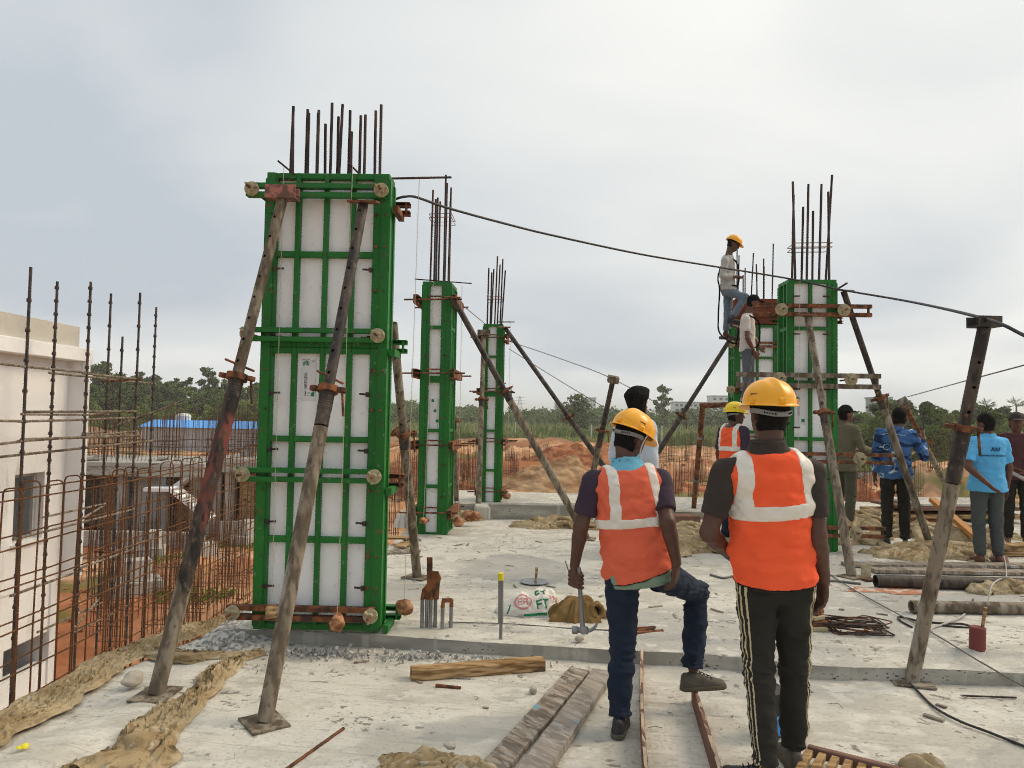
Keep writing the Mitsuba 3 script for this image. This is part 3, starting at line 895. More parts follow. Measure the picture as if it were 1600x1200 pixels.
b_ = trimesh.creation.icosphere(subdivisions=0)
vv = np.vstack([np.array(b_.vertices) * (1 + 0.35 * cl.normal(size=(12, 1))) * z_ * A(1.2, 1, .7) + p_ for p_, z_ in zip(*CLODS)])
obj('clods', trimesh.Trimesh(vv, np.vstack([b_.faces + 12 * k_ for k_ in range(len(CLODS[0]))]), process=False), 'red_soil', kind='stuff', label='clods and stones strewn over the red earth', cat='clods')


# ---------------------------------------------------------------- plants
def leaves(pts, size, seed, up=0.3):
    """One small bent leaf clump (2 triangles) at each point."""
    g = np.random.default_rng(seed)
    n = len(pts)
    a = g.normal(size=(n, 3))
    a /= np.linalg.norm(a, axis=1, keepdims=True)
    b = np.cross(a, g.normal(size=(n, 3)))
    b /= np.linalg.norm(b, axis=1, keepdims=True)
    s = size * g.uniform(0.6, 1.4, (n, 1))
    c = np.cross(a, b)
    v = np.stack([pts - a * s, pts + b * s * 0.55 + c * s * 0.15, pts + a * s, pts - b * s * 0.55 + c * s * 0.15], 1).reshape(-1, 3)
    k = np.arange(n)[:, None] * 4
    return tm(v, np.vstack([k + [0, 1, 2], k + [0, 2, 3]]))


def tree_meshes(h, w, n, seed, trunk=0.35, leaf=0.3, gaps=0.5, spread=1.0):
    g = np.random.default_rng(seed)
    limbs, pts = [], []
    top = A(g.normal(0, 0.05) * h, g.normal(0, 0.05) * h, h * 0.8)
    limbs.append(tube(smooth_path([A(0, 0, -0.3), A(g.normal(0, .02) * h, g.normal(0, .02) * h, h * trunk), top], 5), np.linspace(0.022 * h, 0.005 * h, 11), 6))
    nl = 11
    for k in range(nl):
        t = trunk + (1 - trunk) * (0.08 + 0.9 * k / nl)
        b = A(top[0] * t, top[1] * t, h * t * 0.92)
        ang = k * 2.4 + g.uniform(-.5, .5)
        reach = w / 2 * g.uniform(0.45, 1.0) * (1.0 - 0.75 * max(t - 0.6, 0) / 0.4) * spread
        e = b + A(math.cos(ang) * reach, math.sin(ang) * reach, g.uniform(0.05, 0.26) * h * 0.6)
        limbs.append(tube([b - A(0, 0, 0.05 * h), (b + e) / 2 - A(0, 0, 0.01 * h), e], [0.009 * h, 0.006 * h, 0.002 * h], 4))
        for q in range(4):
            c = b + (e - b) * g.uniform(0.35, 1.08) + g.normal(0, 0.055 * w, 3)
            rad = g.uniform(0.09, 0.19) * w * A(1, 1, 0.7)
            m = max(int(n / (nl * 4) * g.uniform(0.5, 1.5)), 4)
            d = g.normal(size=(m, 3))
            d /= np.linalg.norm(d, axis=1, keepdims=True)
            pts.append(c + d * rad * g.uniform(gaps, 1.0, (m, 1)))
    P_ = np.vstack(pts)
    P_ = P_[P_[:, 2] > h * 0.08]
    return cat_(limbs), leaves(P_, leaf, seed + 1)


def bush_mesh(h, w, n, leaf, seed):
    g = np.random.default_rng(seed)
    pts = []
    for k in range(9):
        c = A(g.normal(0, w * 0.22), g.normal(0, w * 0.22), h * g.uniform(0.25, 0.72))
        d = g.normal(size=(n // 9, 3))
        d /= np.linalg.norm(d, axis=1, keepdims=True)
        pts.append(c + d * A(w * 0.24, w * 0.24, h * 0.27) * g.uniform(0.5, 1, (n // 9, 1)))
    P_ = np.vstack(pts)
    P_[:, 2] = np.abs(P_[:, 2])
    return leaves(P_, leaf, seed + 3)


def palm_mesh(h, w, seed, n=22):
    g = np.random.default_rng(seed)
    tr = tube([A(0, 0, -0.2), A(0.02 * h, 0, h * 0.5), A(0, 0, h * 0.86)], [0.026 * h, 0.018 * h, 0.016 * h], 7)
    fr = []
    for k in range(n):
        az, el = g.uniform(0, 6.28), g.uniform(-0.5, 1.25)
        d = A(math.cos(az) * math.cos(el), math.sin(az) * math.cos(el), math.sin(el))
        L = w / 2 * g.uniform(0.8, 1.1)
        c = A(0, 0, h * 0.86) + d * L * 0.5
        s = unit(np.cross(d, g.normal(size=3)))
        for q in range(7):
            a = (q - 3) * 0.27
            dd = unit(d * math.cos(a) + s * math.sin(a))
            e = c + dd * L * 0.55
            nn = unit(np.cross(dd, s + 0.01)) * 0.035 * w
            fr.append(tm([c - nn * 0.3, c + nn * 0.3, e], [[0, 1, 2]]))
        fr.append(tube([A(0, 0, h * 0.86), c], 0.008 * w, 4))
    return tr, cat_(fr)


WOODS = {}
for i, (kind, h, w, n, tk, lf, gp, mt) in enumerate([('dense', 10.5, 7.5, 4200, 0.16, 0.29, 0.45, 'leaf_dark'), ('tall', 12.0, 5.8, 3000, 0.30, 0.28, 0.3, 'leaf_dark'), ('bushy', 7.5, 8.5, 4000, 0.08, 0.26, 0.5, 'leaf_mid'), ('bright', 6.5, 7.5, 3600, 0.08, 0.24, 0.5, 'leaf_bright'), ('thin', 11.0, 5.0, 1300, 0.45, 0.22, 0.2, 'leaf_mid')]):
    WOODS[kind] = [(mikit.ply(t, 'bark', smooth=True), mikit.ply(l, mt)) for t, l in (tree_meshes(h, w, n, 100 + 10 * i + v, tk, lf, gp) for v in range(2))]
TREE_LABELS = {'dense': 'dense dark green tree in the wood beyond the site', 'tall': 'tall dark tree rising out of the wood', 'bushy': 'broad mid green tree low in the wood', 'bright': 'fresh bright green tree at the front of the wood', 'thin': 'thin airy tree with a long bare trunk'}


def tree(kind, x, y, s, k, where):
    x, y, s = x * GS, y * GS, s * GS
    t = thing('tree', TREE_LABELS[kind] + ' ' + where, 'tree', f'{kind} trees {where}')
    tr, lf = WOODS[kind][k % 2]
    w_ = T().translate([x, y, float(ground_z(x, y)) - 0.2]).rotate([0, 0, 1], (k * 67) % 360).scale([s, s, s * (0.92 + 0.16 * ((k * 37) % 10) / 10)])
    obj('trunk', tr, None, t, to_world=w_)
    obj('crown', lf, None, t, to_world=w_)


g = np.random.default_rng(5)
k = 0
# left: the wood behind the blue shed
for row, (y0, kinds, n, sc) in enumerate([(182, ['tall', 'dense', 'dense'], 24, 1.15), (168, ['dense', 'tall', 'thin', 'dense'], 24, 1.02), (154, ['dense', 'bushy', 'tall', 'thin'], 22, 0.9), (142, ['bushy', 'bright', 'dense'], 20, 0.8), (131, ['bright', 'bushy'], 18, 0.66)]):
    for j in range(n):
        x = (-0.70 + 0.44 * (j + g.uniform(0.1, 0.9)) / n) * y0
        tree(kinds[int(g.integers(len(kinds)))], x, y0 + g.uniform(-6, 6), sc * g.uniform(0.8, 1.12) * (1.15 if x < -0.52 * y0 else 1.0), k, 'behind the blue roofed shed')
        k += 1
# right: the wood beyond the road
for row, (y0, kinds, n, sc) in enumerate([(128, ['dense', 'bushy', 'dense'], 22, 0.80), (106, ['dense', 'bushy'], 18, 0.72), (88, ['bushy', 'dense', 'bright'], 15, 0.66), (77, ['bright', 'bright', 'bushy'], 11, 0.56)]):
    for j in range(n):
        x = (0.36 + 0.44 * (j + g.uniform(0.1, 0.9)) / n) * y0
        tree(kinds[int(g.integers(len(kinds)))], x, y0 + g.uniform(-4, 4), sc * g.uniform(0.85, 1.12), k, 'across the site road')
        k += 1
tr, fr = palm_mesh(11.0, 5.0, 3)
for x, y, s, lab in ((145.0, 223, 1.2, 'palm tree standing clear above the wood behind the man in the blue polo'), (156, 226, 1.25, 'palm tree standing clear above the wood near the man in the maroon shirt'), (140.0, 224, 1.08, 'small palm tree half hidden behind the leaning post, beside a larger palm')):
    t = thing('palm_tree', lab, 'palm tree')
    w_ = T().translate([x, y, GZ]).scale(s)
    obj('trunk', tr, 'bark', t, smooth=True, to_world=w_)
    obj('crown', fr, 'leaf_dark', t, to_world=w_)
t = thing('tree', 'lone dark tree standing out of the far wood beside the bareheaded man', 'tree')
a_, b_ = tree_meshes(20, 9, 1500, 77, 0.3, 0.55, 0.4)
w_ = T().translate([61.5, 300, GZ])
obj('trunk', a_, 'bark', t, to_world=w_)
obj('crown', b_, 'leaf_dark', t, to_world=w_)
t = thing('tree', 'rounded lone tree in the middle of the reed field', 'tree')
a_, b_ = tree_meshes(12, 14, 2200, 79, 0.15, 0.5, 0.4)
w_ = T().translate([21, 235, GZ])
obj('trunk', a_, 'bark', t, to_world=w_)
obj('crown', b_, 'leaf_dark', t, to_world=w_)
# low scrub that fills the foot of both woods
sp = []
for (a0, a1, y0, y1, n) in ((-0.72, -0.24, 150, 168, 260), (0.34, 0.82, 88, 100, 170)):
    for j in range(n):
        y = g.uniform(y0, y1)
        c = A(g.uniform(a0, a1) * y, y, 0)
        d = g.normal(size=(70, 3))
        d /= np.linalg.norm(d, axis=1, keepdims=True)
        q = c + d * A(2.2, 2.0, 1.5) * g.uniform(0.4, 1.0, (70, 1))
        q[:, 2] = np.abs(q[:, 2]) + ground_z(c[0], c[1]) - 0.1
        sp.append(q)
obj('scrub', leaves(np.vstack(sp), 0.36, 15), 'leaf_mid', kind='stuff', label='low green scrub along the foot of the woods', cat='scrub')
# the far wood that closes the plain reads as one mass
fw = []
for j in range(560):
    x = g.uniform(-0.62, 0.60)
    y = 330 + 150 * g.random()
    h = g.uniform(6.6, 9.6) * (1 + 0.25 * meshkit.noise(A(x * 25, 0, 0), 4)) * (1.15 if y > 380 else 0.85) + (1.8 if x < -0.1 else 0)
    n = 130
    d = g.normal(size=(n, 3))
    d /= np.linalg.norm(d, axis=1, keepdims=True)
    p = d * A(4.8, 4.0, h * 0.5) * g.uniform(0.55, 1.0, (n, 1)) * (1 + 0.35 * (meshkit.noise(d * 2.2 + j, 6)[:, None] - 0.5)) + A(x * y, y, GZ + h * 0.5)
    p[:, 2] = np.maximum(p[:, 2], GZ)
    fw.append(p)
obj('far_wood', leaves(np.vstack(fw), 1.1, 9), 'leaf_far', kind='stuff', label='dark far wood closing the plain below the sky', cat='wood')
# reeds and scrub on the plain in front of it
n = 26000
yy = 158 + 190 * g.random(n) ** 1.3
xx = g.uniform(-0.52, 0.60, n) * yy
keep = meshkit.fbm(np.stack([xx * 0.03, yy * 0.02, 0 * xx], -1), 3, 61) + 0.12 * g.random(n) > 0.47
xx, yy = xx[keep], yy[keep]
zz = ground_z(xx, yy)
hh = g.uniform(0.8, 2.4, len(xx)) * (1 + (yy - 158) / 260)
ww = g.uniform(0.25, 0.9, len(xx))
an = g.uniform(0, 3.14, len(xx))
lean = g.normal(0, 0.3, (2, len(xx)))
v = np.stack([np.stack([xx - ww * np.cos(an), yy - ww * np.sin(an), zz - 0.1], -1), np.stack([xx + ww * np.cos(an), yy + ww * np.sin(an), zz - 0.1], -1), np.stack([xx + lean[0], yy + lean[1], zz + hh], -1)], 1).reshape(-1, 3)
obj('reeds', tm(v, np.arange(len(v)).reshape(-1, 3)), 'reed', kind='stuff', label='tall green and straw coloured reeds on the plain', cat='reeds')
# green weeds on the orange ground to the left
pts = []
for cx, cy, r, n in ((-8.3, 19.5, 1.1, 420), (-6.6, 21.5, 0.9, 300), (-5.2, 18.2, 0.8, 300), (-7.2, 24.0, 1.2, 380), (-9.6, 27, 1.4, 420), (-4.6, 22.8, 0.7, 160), (29, 44, 2.2, 420), (34, 50, 3.0, 520), (24, 52, 2.0, 300), (38, 56, 3, 400), (-11, 24, 1.2, 300), (-5.9, 26.5, 0.8, 200)):
    a, rr = g.uniform(0, 6.28, n), r * np.sqrt(g.random(n))
    x, y = GS * cx + 1.2 * rr * np.cos(a), GS * cy + 0.8 * rr * np.sin(a)
    pts.append(np.stack([x, y, ground_z(x, y) + 0.16 * g.random(n)], -1))
obj('weeds', leaves(np.vstack(pts), 0.075, 12), 'leaf_bright', kind='stuff', label='low green weeds on the orange earth', cat='weeds')

# ---------------------------------------------------------------- buildings
b = thing('white_house', 'white two storey house with a flat parapet roof behind the pole scaffold', 'house')
WX = -9.4                                       # its long wall faces the slab
for (y0, y1, z0, z1) in ((6.0, 13.94, -1.9, 2.62), (14.83, 15.3, -1.9, 2.62), (13.94, 14.83, 0.34, 2.62), (13.94, 14.83, -1.9, -0.98)):
    obj('wall', box((WX - 0.12, (y0 + y1) / 2, (z0 + z1) / 2), (0.24, y1 - y0, z1 - z0)), 'white_wall', b)
obj('wall', box((WX - 0.13, 15.40, 0.36), (0.24, 0.20, 4.52)), 'white_wall', b)
obj('wall', box((WX + 0.05, 15.58, 0.36), (0.60, 0.16, 4.516)), 'white_wall', b)
for (y0, y1, z0, z1) in ((6.0, 13.9, -4.6, -1.9), (13.9, 15.2, -2.95, -1.9), (13.9, 15.2, -4.6, -3.55)):
    obj('wall', box((WX - 0.16, (y0 + y1) / 2, (z0 + z1) / 2 - 0.002), (0.24, y1 - y0, z1 - z0)), 'white_wall', b)
obj('wall', box((WX - 2.0, 15.30, -3.25), (4.0, 0.2, 2.696)), 'white_wall', b)
obj('wall', box((WX - 3.0, 15.58, 0.36), (5.48, 0.16, 4.5)), 'white_wall', b)
obj('floor_plate', box((WX - 3.2, 11.0, -1.98), (6.0, 10.0, 0.15)), 'white_wall', b)
obj('room_wall', box((WX - 2.6, 11.0, 0.3), (0.15, 10, 4.4)), 'raw_concrete', b)
obj('room_wall', box((WX - 2.6, 11.0, -3.3), (0.15, 8, 2.5)), 'raw_concrete', b)
rf = obj('roof', box((WX - 2.4, 10.5, 2.76), (5.5, 10.5, 0.28), None, 0.01), 'white_wall', b)
obj('parapet', box((WX - 2.2, 10.3, 3.12), (4.88, 10.2, 0.44)), 'parapet_wall', rf)
wn = obj('window', cat_([box((WX - 0.20, 14.385, 0.30), (0.07, 0.88, 0.07)), box((WX - 0.20, 14.385, -0.945), (0.07, 0.88, 0.07)), box((WX - 0.20, 14.79, -0.32), (0.066, 0.07, 1.18)), box((WX - 0.20, 13.98, -0.32), (0.066, 0.07, 1.18))]), 'far_grey', b)
obj('sill', box((WX + 0.03, 14.385, -1.0), (0.12, 1.0, 0.05)), 'white_wall', wn)

# half built concrete house across the pit
b = thing('unfinished_house', 'half built concrete frame house with a white stair below the blue roofed shed', 'unfinished building')
for c, s in (((-18.6, 36.4, -0.95), (9, 5.2, 0.2)), ((-12.6, 37.2, -0.75), (3.6, 5.4, 0.2)), ((-25.0, 37.0, -0.98), (3.8, 5, 0.2))):
    sl = obj('floor_plate', box(c, s, None, 0.015), 'raw_concrete', b)
    obj('edge_beam', box((c[0], c[1] - s[1] / 2 + 0.16, c[2] - 0.32), (s[0] * 0.985, 0.24, 0.44)), 'grey_concrete', sl)
for x in (-24.3, -22.2, -20.4, -18.2, -16.3, -15.0, -13.4, -11.6):
    obj('column', box((x, 34.6 + 0.5 * (x > -16), -2.85), (0.36, 0.42, 3.5)), 'raw_concrete', b)
for x, w_ in ((-23.2, 1.1), (-17.2, 1.2), (-14.3, 0.9)):
    obj('wall', box((x, 34.9 + 0.4 * (x > -16), -2.85), (w_, 0.2, 3.4)), 'raw_concrete', b)
for x in (-19.3, -21.0, -12.6, -23.0, -15.6, -17.0):
    obj('shutter_panel', box((x, 35.3, -2.6), (0.75, 0.05, 3.0)), 'timber', b, label='tan plywood shutter panel')
obj('wall', box((-17.5, 38.6, -2.8), (15, 0.25, 3.4)), 'grey_concrete', b)
obj('wall', box((-11.2, 37, -2.8), (0.25, 4, 3.4)), 'grey_concrete', b)
obj('wall', box((-26.6, 37, -2.8), (0.25, 4, 3.4)), 'grey_concrete', b)
st = obj('staircase', box((-15.9, 33.7, -2.02), (1.3, 1.1, 0.16)), 'white_wall', b)
sd = unit(A(1.75, 0, -1.35))
obj('flight', box((-14.45, 33.45, -2.62), (2.25, 0.95, 0.17), frame(A(-sd[2], 0, sd[0]), sd)), 'white_wall', st)
obj('flight', box((-14.9, 34.6, -1.4), (2.25, 0.95, 0.17), frame(A(sd[2], 0, sd[0]), A(sd[0], 0, -sd[2]))), 'white_wall', st)
for q in range(7):
    obj('step', box((-15.2 + 0.25 * q, 33.45, -2.02 - 0.193 * q), (0.24, 0.93, 0.17)), 'raw_concrete', st)
obj('plinth', box((-18.0, 32.6, -4.2), (9.0, 0.3, 0.8)), 'raw_concrete', b)
obj('plinth', box((-11.6, 34.2, -3.95), (3.6, 0.3, 0.9), rotz(0.12)), 'raw_concrete', b)
for (x, y, z, s) in ((-20, 35, -0.72, (1.5, 0.8, 0.16)), (-13, 37, -0.55, (0.9, 0.9, 0.3)), (-22.5, 36.4, -0.72, (1.2, 0.5, 0.22)), (-17.0, 36.0, -0.72, (2.0, 0.3, 0.12))):
    obj('parapet_block', box((x, y, z), s, rotz(x), 0.02), 'raw_concrete', b)

b = thing('footing_block', 'pale concrete column footing on the orange earth beside a rebar cage', 'footing', 'pale concrete footings on the orange earth')
FOOT = [(-15.702, 30.264, -4.5), (-19.159, 37.63, -4.5), (-12.458, 24.757, -4.5), (-11.536, 28.145, -4.5), (-12.052, 33.892, -4.5), (-12.655, 36.525, -4.5), (-14.748, 30.62, -4.5)]
for q, p in enumerate(FOOT):
    if q:
        b = thing('footing_block', labels['footing_block']['label'], 'footing', 'pale concrete footings on the orange earth')
    s = 0.75 + 0.12 * (q % 3)
    obj('base', box((p[0], p[1], GZ + 0.16), (s * 1.5, s * 1.2, 0.55), rotz(q * 0.3), 0.02), 'raw_concrete', b)
    obj('pedestal', box((p[0], p[1], GZ + 0.75), (s * 0.8, s * 0.6, 0.7), rotz(q * 0.3), 0.02), 'raw_concrete', b)

b = thing('shed', 'long grey site shed with a bright blue sheet roof', 'shed')
x0, x1, y0, y1, e, rg = -55.0, -22.0, 108.0, 117.0, -1.05, -0.05
obj('wall', box(((x0 + x1) / 2, y0 + 0.4, (GZ + e) / 2), (x1 - x0 - 0.8, 0.2, e - GZ)), 'shed_wall', b)
obj('wall', box((x0 + 0.5, (y0 + y1) / 2, (GZ + e) / 2), (0.2, y1 - y0 - 1, e - GZ)), 'shed_wall', b)
obj('wall', tm([[x0 + .5, y0 + .5, e], [x0 + .5, y1 - .5, e], [x0 + .5, (y0 + y1) / 2, rg - .1]], [[0, 1, 2]]), 'shed_wall', b)
for q in range(14):
    obj('post', box((x0 + 1 + q * 2.4, y0 + 0.2, (GZ + e) / 2), (0.16, 0.16, e - GZ - 0.02)), 'far_grey', b)
ym = (y0 + y1) / 2
obj('roof', tm([[x0, y0 - .3, e], [x1, y0 - .3, e - 0.15], [x1, ym, rg], [x0, ym, rg], [x0, y1 + .3, e], [x1, y1 + .3, e]], [[0, 1, 2, 3], [3, 2, 5, 4]]), 'blue_roof', b)
t = thing('water_tank', 'white water tank standing behind the ridge of the blue roof', 'tank')
obj('body', lathe([(0, 0), (1.1, 0), (1.15, 1.3), (0.9, 1.6), (0.3, 1.75), (0, 1.75)], (-52.0, 116.0, -0.75)), 'far_white', t, smooth=40)
obj('stand', box((-52.0, 116.0, -2.7), (2.2, 2.2, 3.9)), 'shed_wall', t)


def far_block(name, label, x0, x1, y, ztop, win, kind='far_white', group=None, rows=3, cols=8, d=14, z0=None):
    b = thing(name, label, 'building', group)
    zb = GZ if z0 is None else z0
    obj('wall', box(((x0 + x1) / 2, y + d / 2, (zb + ztop) / 2), (x1 - x0, d, ztop - zb)), kind, b)
    obj('roof', box(((x0 + x1) / 2, y + d / 2, ztop + 0.3), (x1 - x0 + 1, d + 1, 0.6)), 'far_grey', b)
    for r_ in range(rows):
        for c in range(cols):
            w_ = (x1 - x0) / cols
            obj('window', box((x0 + (c + 0.5) * w_, y - 0.05, ztop - 2.2 - r_ * 3.6), (w_ * win, 0.2, 1.7)), 'far_window', b)
    return b


far_block('factory', 'long low white factory block on the horizon left of the small yellow helmet', (124.824, 560, 7.742)[0], (153.254, 560, 8.238)[0], 560, (137.53, 560, 13.355)[2], 0.6)
far_block('factory', 'taller white factory block on the horizon behind the small yellow helmet', (155.991, 570, 8.355)[0], (179.942, 570, 8.773)[0], 570, (159.923, 570, 18.905)[2], 0.5, rows=4, cols=5)
far_block('tower_block', 'small pale blue tower block on the horizon beside the leaning black prop', (64.796, 640, 7.254)[0], (73.758, 640, 7.41)[0], 640, (70.268, 640, 17.434)[2], 0.55, rows=4, cols=3)
far_block('factory', 'low pale hall with a thin chimney on the horizon', (53.295, 650, 7.123)[0], (67.515, 650, 7.371)[0], 650, (57.206, 650, 12.311)[2], 0.4, 'far_grey', rows=1, cols=5)
far_block('warehouse', 'low grey warehouse on the horizon left of the leaning black prop', (38.473, 640, 6.795)[0], (46.314, 640, 6.931)[0], 640, (39.51, 640, 12.413)[2], 0.4, 'far_grey', rows=1, cols=4)
far_block('apartment_block', 'tall grey apartment block on the horizon above the man in the patterned shirt', (166.574, 330, 3.976)[0], (171.485, 330, 4.061)[0], 330, (169.207, 330, 12.11)[2], 0.5, 'far_grey', rows=5, cols=3)
far_block('apartment_block', 'lower pale apartment block on the horizon above the man in the patterned shirt', (175.788, 340, 4.119)[0], (179.955, 340, 4.192)[0], 340, (177.304, 340, 10.394)[2], 0.55, 'far_white', rows=3, cols=3)
c = thing('chimney', 'thin dark chimney on the horizon beside a pale hall', 'chimney')
obj('shaft', tube([(51.915, 640, 7.029), (51.781, 640, 16.551)], [1.0, 0.7], 8), 'far_window', c)


def pylon(x, y, h, w, label):
    t = thing('pylon', label, 'pylon')
    m = []
    lv = np.linspace(0, 1, 8)
    for s in range(4):
        cx, cy = ((-1, -1), (1, -1), (1, 1), (-1, 1))[s]
        nx, ny = ((-1, -1), (1, -1), (1, 1), (-1, 1))[(s + 1) % 4]
        pt = lambda q, ax, ay: A(x + ax * w * (1 - q * 0.9), y + ay * w * (1 - q * 0.9), GZ + h * q)
        m.append(tube([pt(0, cx, cy), pt(1, cx, cy)], 0.16, 4))
        for q0, q1 in zip(lv[:-1], lv[1:]):
            m += [tube([pt(q0, cx, cy), pt(q1, nx, ny)], 0.09, 3), tube([pt(q1, cx, cy), pt(q1, nx, ny)], 0.09, 3)]
    obj('lattice', cat_(m), 'far_grey', t)
    obj('cross_arm', cat_([box((x, y, GZ + h * q), (w * 2.2, 0.3, 0.25)) for q in (0.72, 0.84, 0.95)]), 'far_grey', t)


pylon((5.778, 520, 5.385)[0], 520, (5.615, 520, 14.942)[2] + 4.5, 3.4, 'pale lattice tower on the horizon right of the third green column')
pylon((115.02, 560, 7.571)[0], 560, (114.951, 560, 15.413)[2] + 4.5, 3.0, 'pale lattice tower on the horizon right of the bareheaded man')

for q, (px, lab) in enumerate(((924.5, 'thin pale post in the reeds left of the short prop with a block'), (805.5, 'thin pale post in the reeds right of the third green column'), (1034.5, 'thin pale post in the reeds right of the bareheaded man'))):
    x = [(19.212, 175, 0.149)[0], (1.145, 200, -0.429)[0], (37.077, 180, 0.408)[0]][q]
    y = (175, 200, 180)[q]
    t = obj('field_post', box((x, y, GZ + 2.0), (0.28, 0.28, 4.2)), 'far_white')
    tag(t, lab, 'post')

# ---------------------------------------------------------------- column formwork
H = 3.2
LEVELS = (0.0, 0.617, 1.316, 1.96, 2.62, 3.2)


def panel(parent, o, U, N, ribs, zs, fine, sheet_in=0.052, dep=0.06):
    """Green steel frame with white infill sheets. ribs: [(u0, u1)] upright bars; zs: heights of the cross bars."""
    R = np.array([U, N, A(0, 0, 1)])
    at = lambda u, n, z: o + U * u + N * n + A(0, 0, z)
    ch = 0.004 if fine else 0.0
    m = []
    for u0, u1 in ribs:
        m.append(box(at((u0 + u1) / 2, -dep / 2, (zs[0] + zs[-1]) / 2), (u1 - u0, dep, zs[-1] - zs[0]), R, ch))
    hb = 0.042
    for k, z in enumerate(zs):
        z_ = z + hb / 2 if k == 0 else z - hb / 2 if k == len(zs) - 1 else z
        for (a0, a1), (b0, b1) in zip(ribs[:-1], ribs[1:]):
            m.append(box(at((a1 + b0) / 2, -dep / 2 - 0.002, z_), (b0 - a1, dep, hb), R, ch))
    fr = obj('panel_frame', cat_(m), 'green_paint', parent)
    for (z0, z1) in zip(zs[:-1], zs[1:]):
        for (a0, a1), (b0, b1) in zip(ribs[:-1], ribs[1:]):
            if b0 - a1 > 0.05:
                obj('sheet', box(at((a1 + b0) / 2, -sheet_in - 0.006, (z0 + z1) / 2), (b0 - a1 + 0.01, 0.012, z1 - z0 - 0.03), R), 'white_sheet', fr)
    return fr


def washer_rod(parent, c, d, r=0.052, out=0.10, m='pale_iron'):
    """Round plate nut with three lugs on the end of a tie rod; d points out of the form."""
    R = frame(d)
    w_ = cat_([lathe([(0, 0), (r, 0), (r, 0.012), (r * 0.5, 0.018), (r * 0.45, 0.045), (0, 0.045)], c, d, 18)]
              + [box(c + 0.03 * d + R[0] * math.cos(a) * r * 0.6 + R[1] * math.sin(a) * r * 0.6, (r * 0.7, 0.012, 0.035), np.array([R[0] * math.cos(a) + R[1] * math.sin(a), R[1] * math.cos(a) - R[0] * math.sin(a), d])) for a in (0.3, 2.4, 4.5)])
    k = obj('plate_nut', w_, m, parent, smooth=30)
    obj('tie_rod', tube([c - 0.3 * d, c + out * d], 0.010, 8), 'rust', k, smooth=40)


def waler(parent, at, U, N, u0, u1, n, z, m='green_paint', gap=0.030, hh=0.034, dep=0.06):
    """A pair of channels lying one above the other, with the slot between them for the tie rods."""
    R = np.array([U, N, A(0, 0, 1)])
    ms = []
    for s in (-1, 1):
        zc = z + s * (gap / 2 + hh / 2)
        ms.append(box(at((u0 + u1) / 2, n + dep / 2 - 0.004, zc), (u1 - u0, 0.008, hh), R))
        ms += [box(at((u0 + u1) / 2, n + dep / 2 - 0.03, zc + q * (hh / 2 - 0.003)), (u1 - u0 - 0.004, 0.052, 0.006), R) for q in (-1, 1)]
    for u in (u0 + 0.03, u1 - 0.03):
        ms.append(box(at(u, n + dep / 2 - 0.032, z), (0.012, 0.046, 2 * hh + gap - 0.004), R))
    return obj('waler', cat_(ms), m, parent)


def bolts(parent, at, U, N, us, zs, n=0.0):
    for u in us:
        for z in zs:
            obj('bolt', lathe([(0, 0), (0.013, 0), (0.013, 0.010), (0.007, 0.012), (0.007, 0.022), (0, 0.022)], at(u, n, z), N, 6), 'rust', parent)


def formwork(label, corner, a, W, D, front, side, fine=True, zs=1.0):
    t = thing('column_formwork', label, 'column formwork')
    U, V = A(math.cos(a), -math.sin(a), 0), A(math.sin(a), math.cos(a), 0)
    o = np.asarray(corner, float)
    at = lambda u, v, z: o + U * u + V * v + A(0, 0, z)
    zscale, lower, upper = zs, LEVELS[:4], LEVELS[3:]
    for lv in (lower, upper):
        g_ = 0.0015 if lv is upper else 0.0
        zz = [z * zscale + g_ for z in lv]
        panel(t, at(0, 0, 0), U, -V, front, zz, fine)
        panel(t, at(W, 0.012, 0), V, U, side, zz, fine)
        panel(t, at(W, D, 0), -U, V, front, zz, False)
        panel(t, at(0, D - 0.012, 0), -V, -U, side, zz, fine)
    # corner angles stand a little proud of the panels
    for (u, v, su, sv) in ((0, 0, -1, -1), (W, 0, 1, -1), (W, D, 1, 1), (0, D, -1, 1)):
        R = np.array([U, V, A(0, 0, 1)])
        m = cat_([box(at(u - su * 0.024, v + sv * 0.004, 1.59 * zscale), (0.058, 0.014, 3.14 * zscale), R), box(at(u + su * 0.004, v - sv * 0.020, 1.59 * zscale), (0.014, 0.046, 3.132 * zscale), R)])
        obj('corner_angle', m, 'green_paint', t)
    return t, at, U, V


def bars(label, at, spots, z0, r=0.011, tie=None, mat_='rebar_steel'):
    """Upright bars sticking out of a form: spots = [(u, v, height above z0, lean u)]."""
    t = thing('rebar_cage', label, 'rebar cage')
    for (u, v, h, lu) in spots:
        obj('bar', tube([at(u, v, z0 - 0.5), at(u, v, z0), at(u + lu, v, z0 + h)], r, 7), mat_, t, smooth=50)
    if tie:
        z, u0, u1, v0, v1 = tie
        for dz in (0.0, 0.05):
            pts = [at(u0, v0, z + dz), at(u1, v0, z + dz + .01), at(u1, v1, z + dz), at(u0, v1, z + dz - .01), at(u0, v0, z + dz)]
            obj('stirrup', tube(pts, 0.005, 5), 'rust', t)
    return t


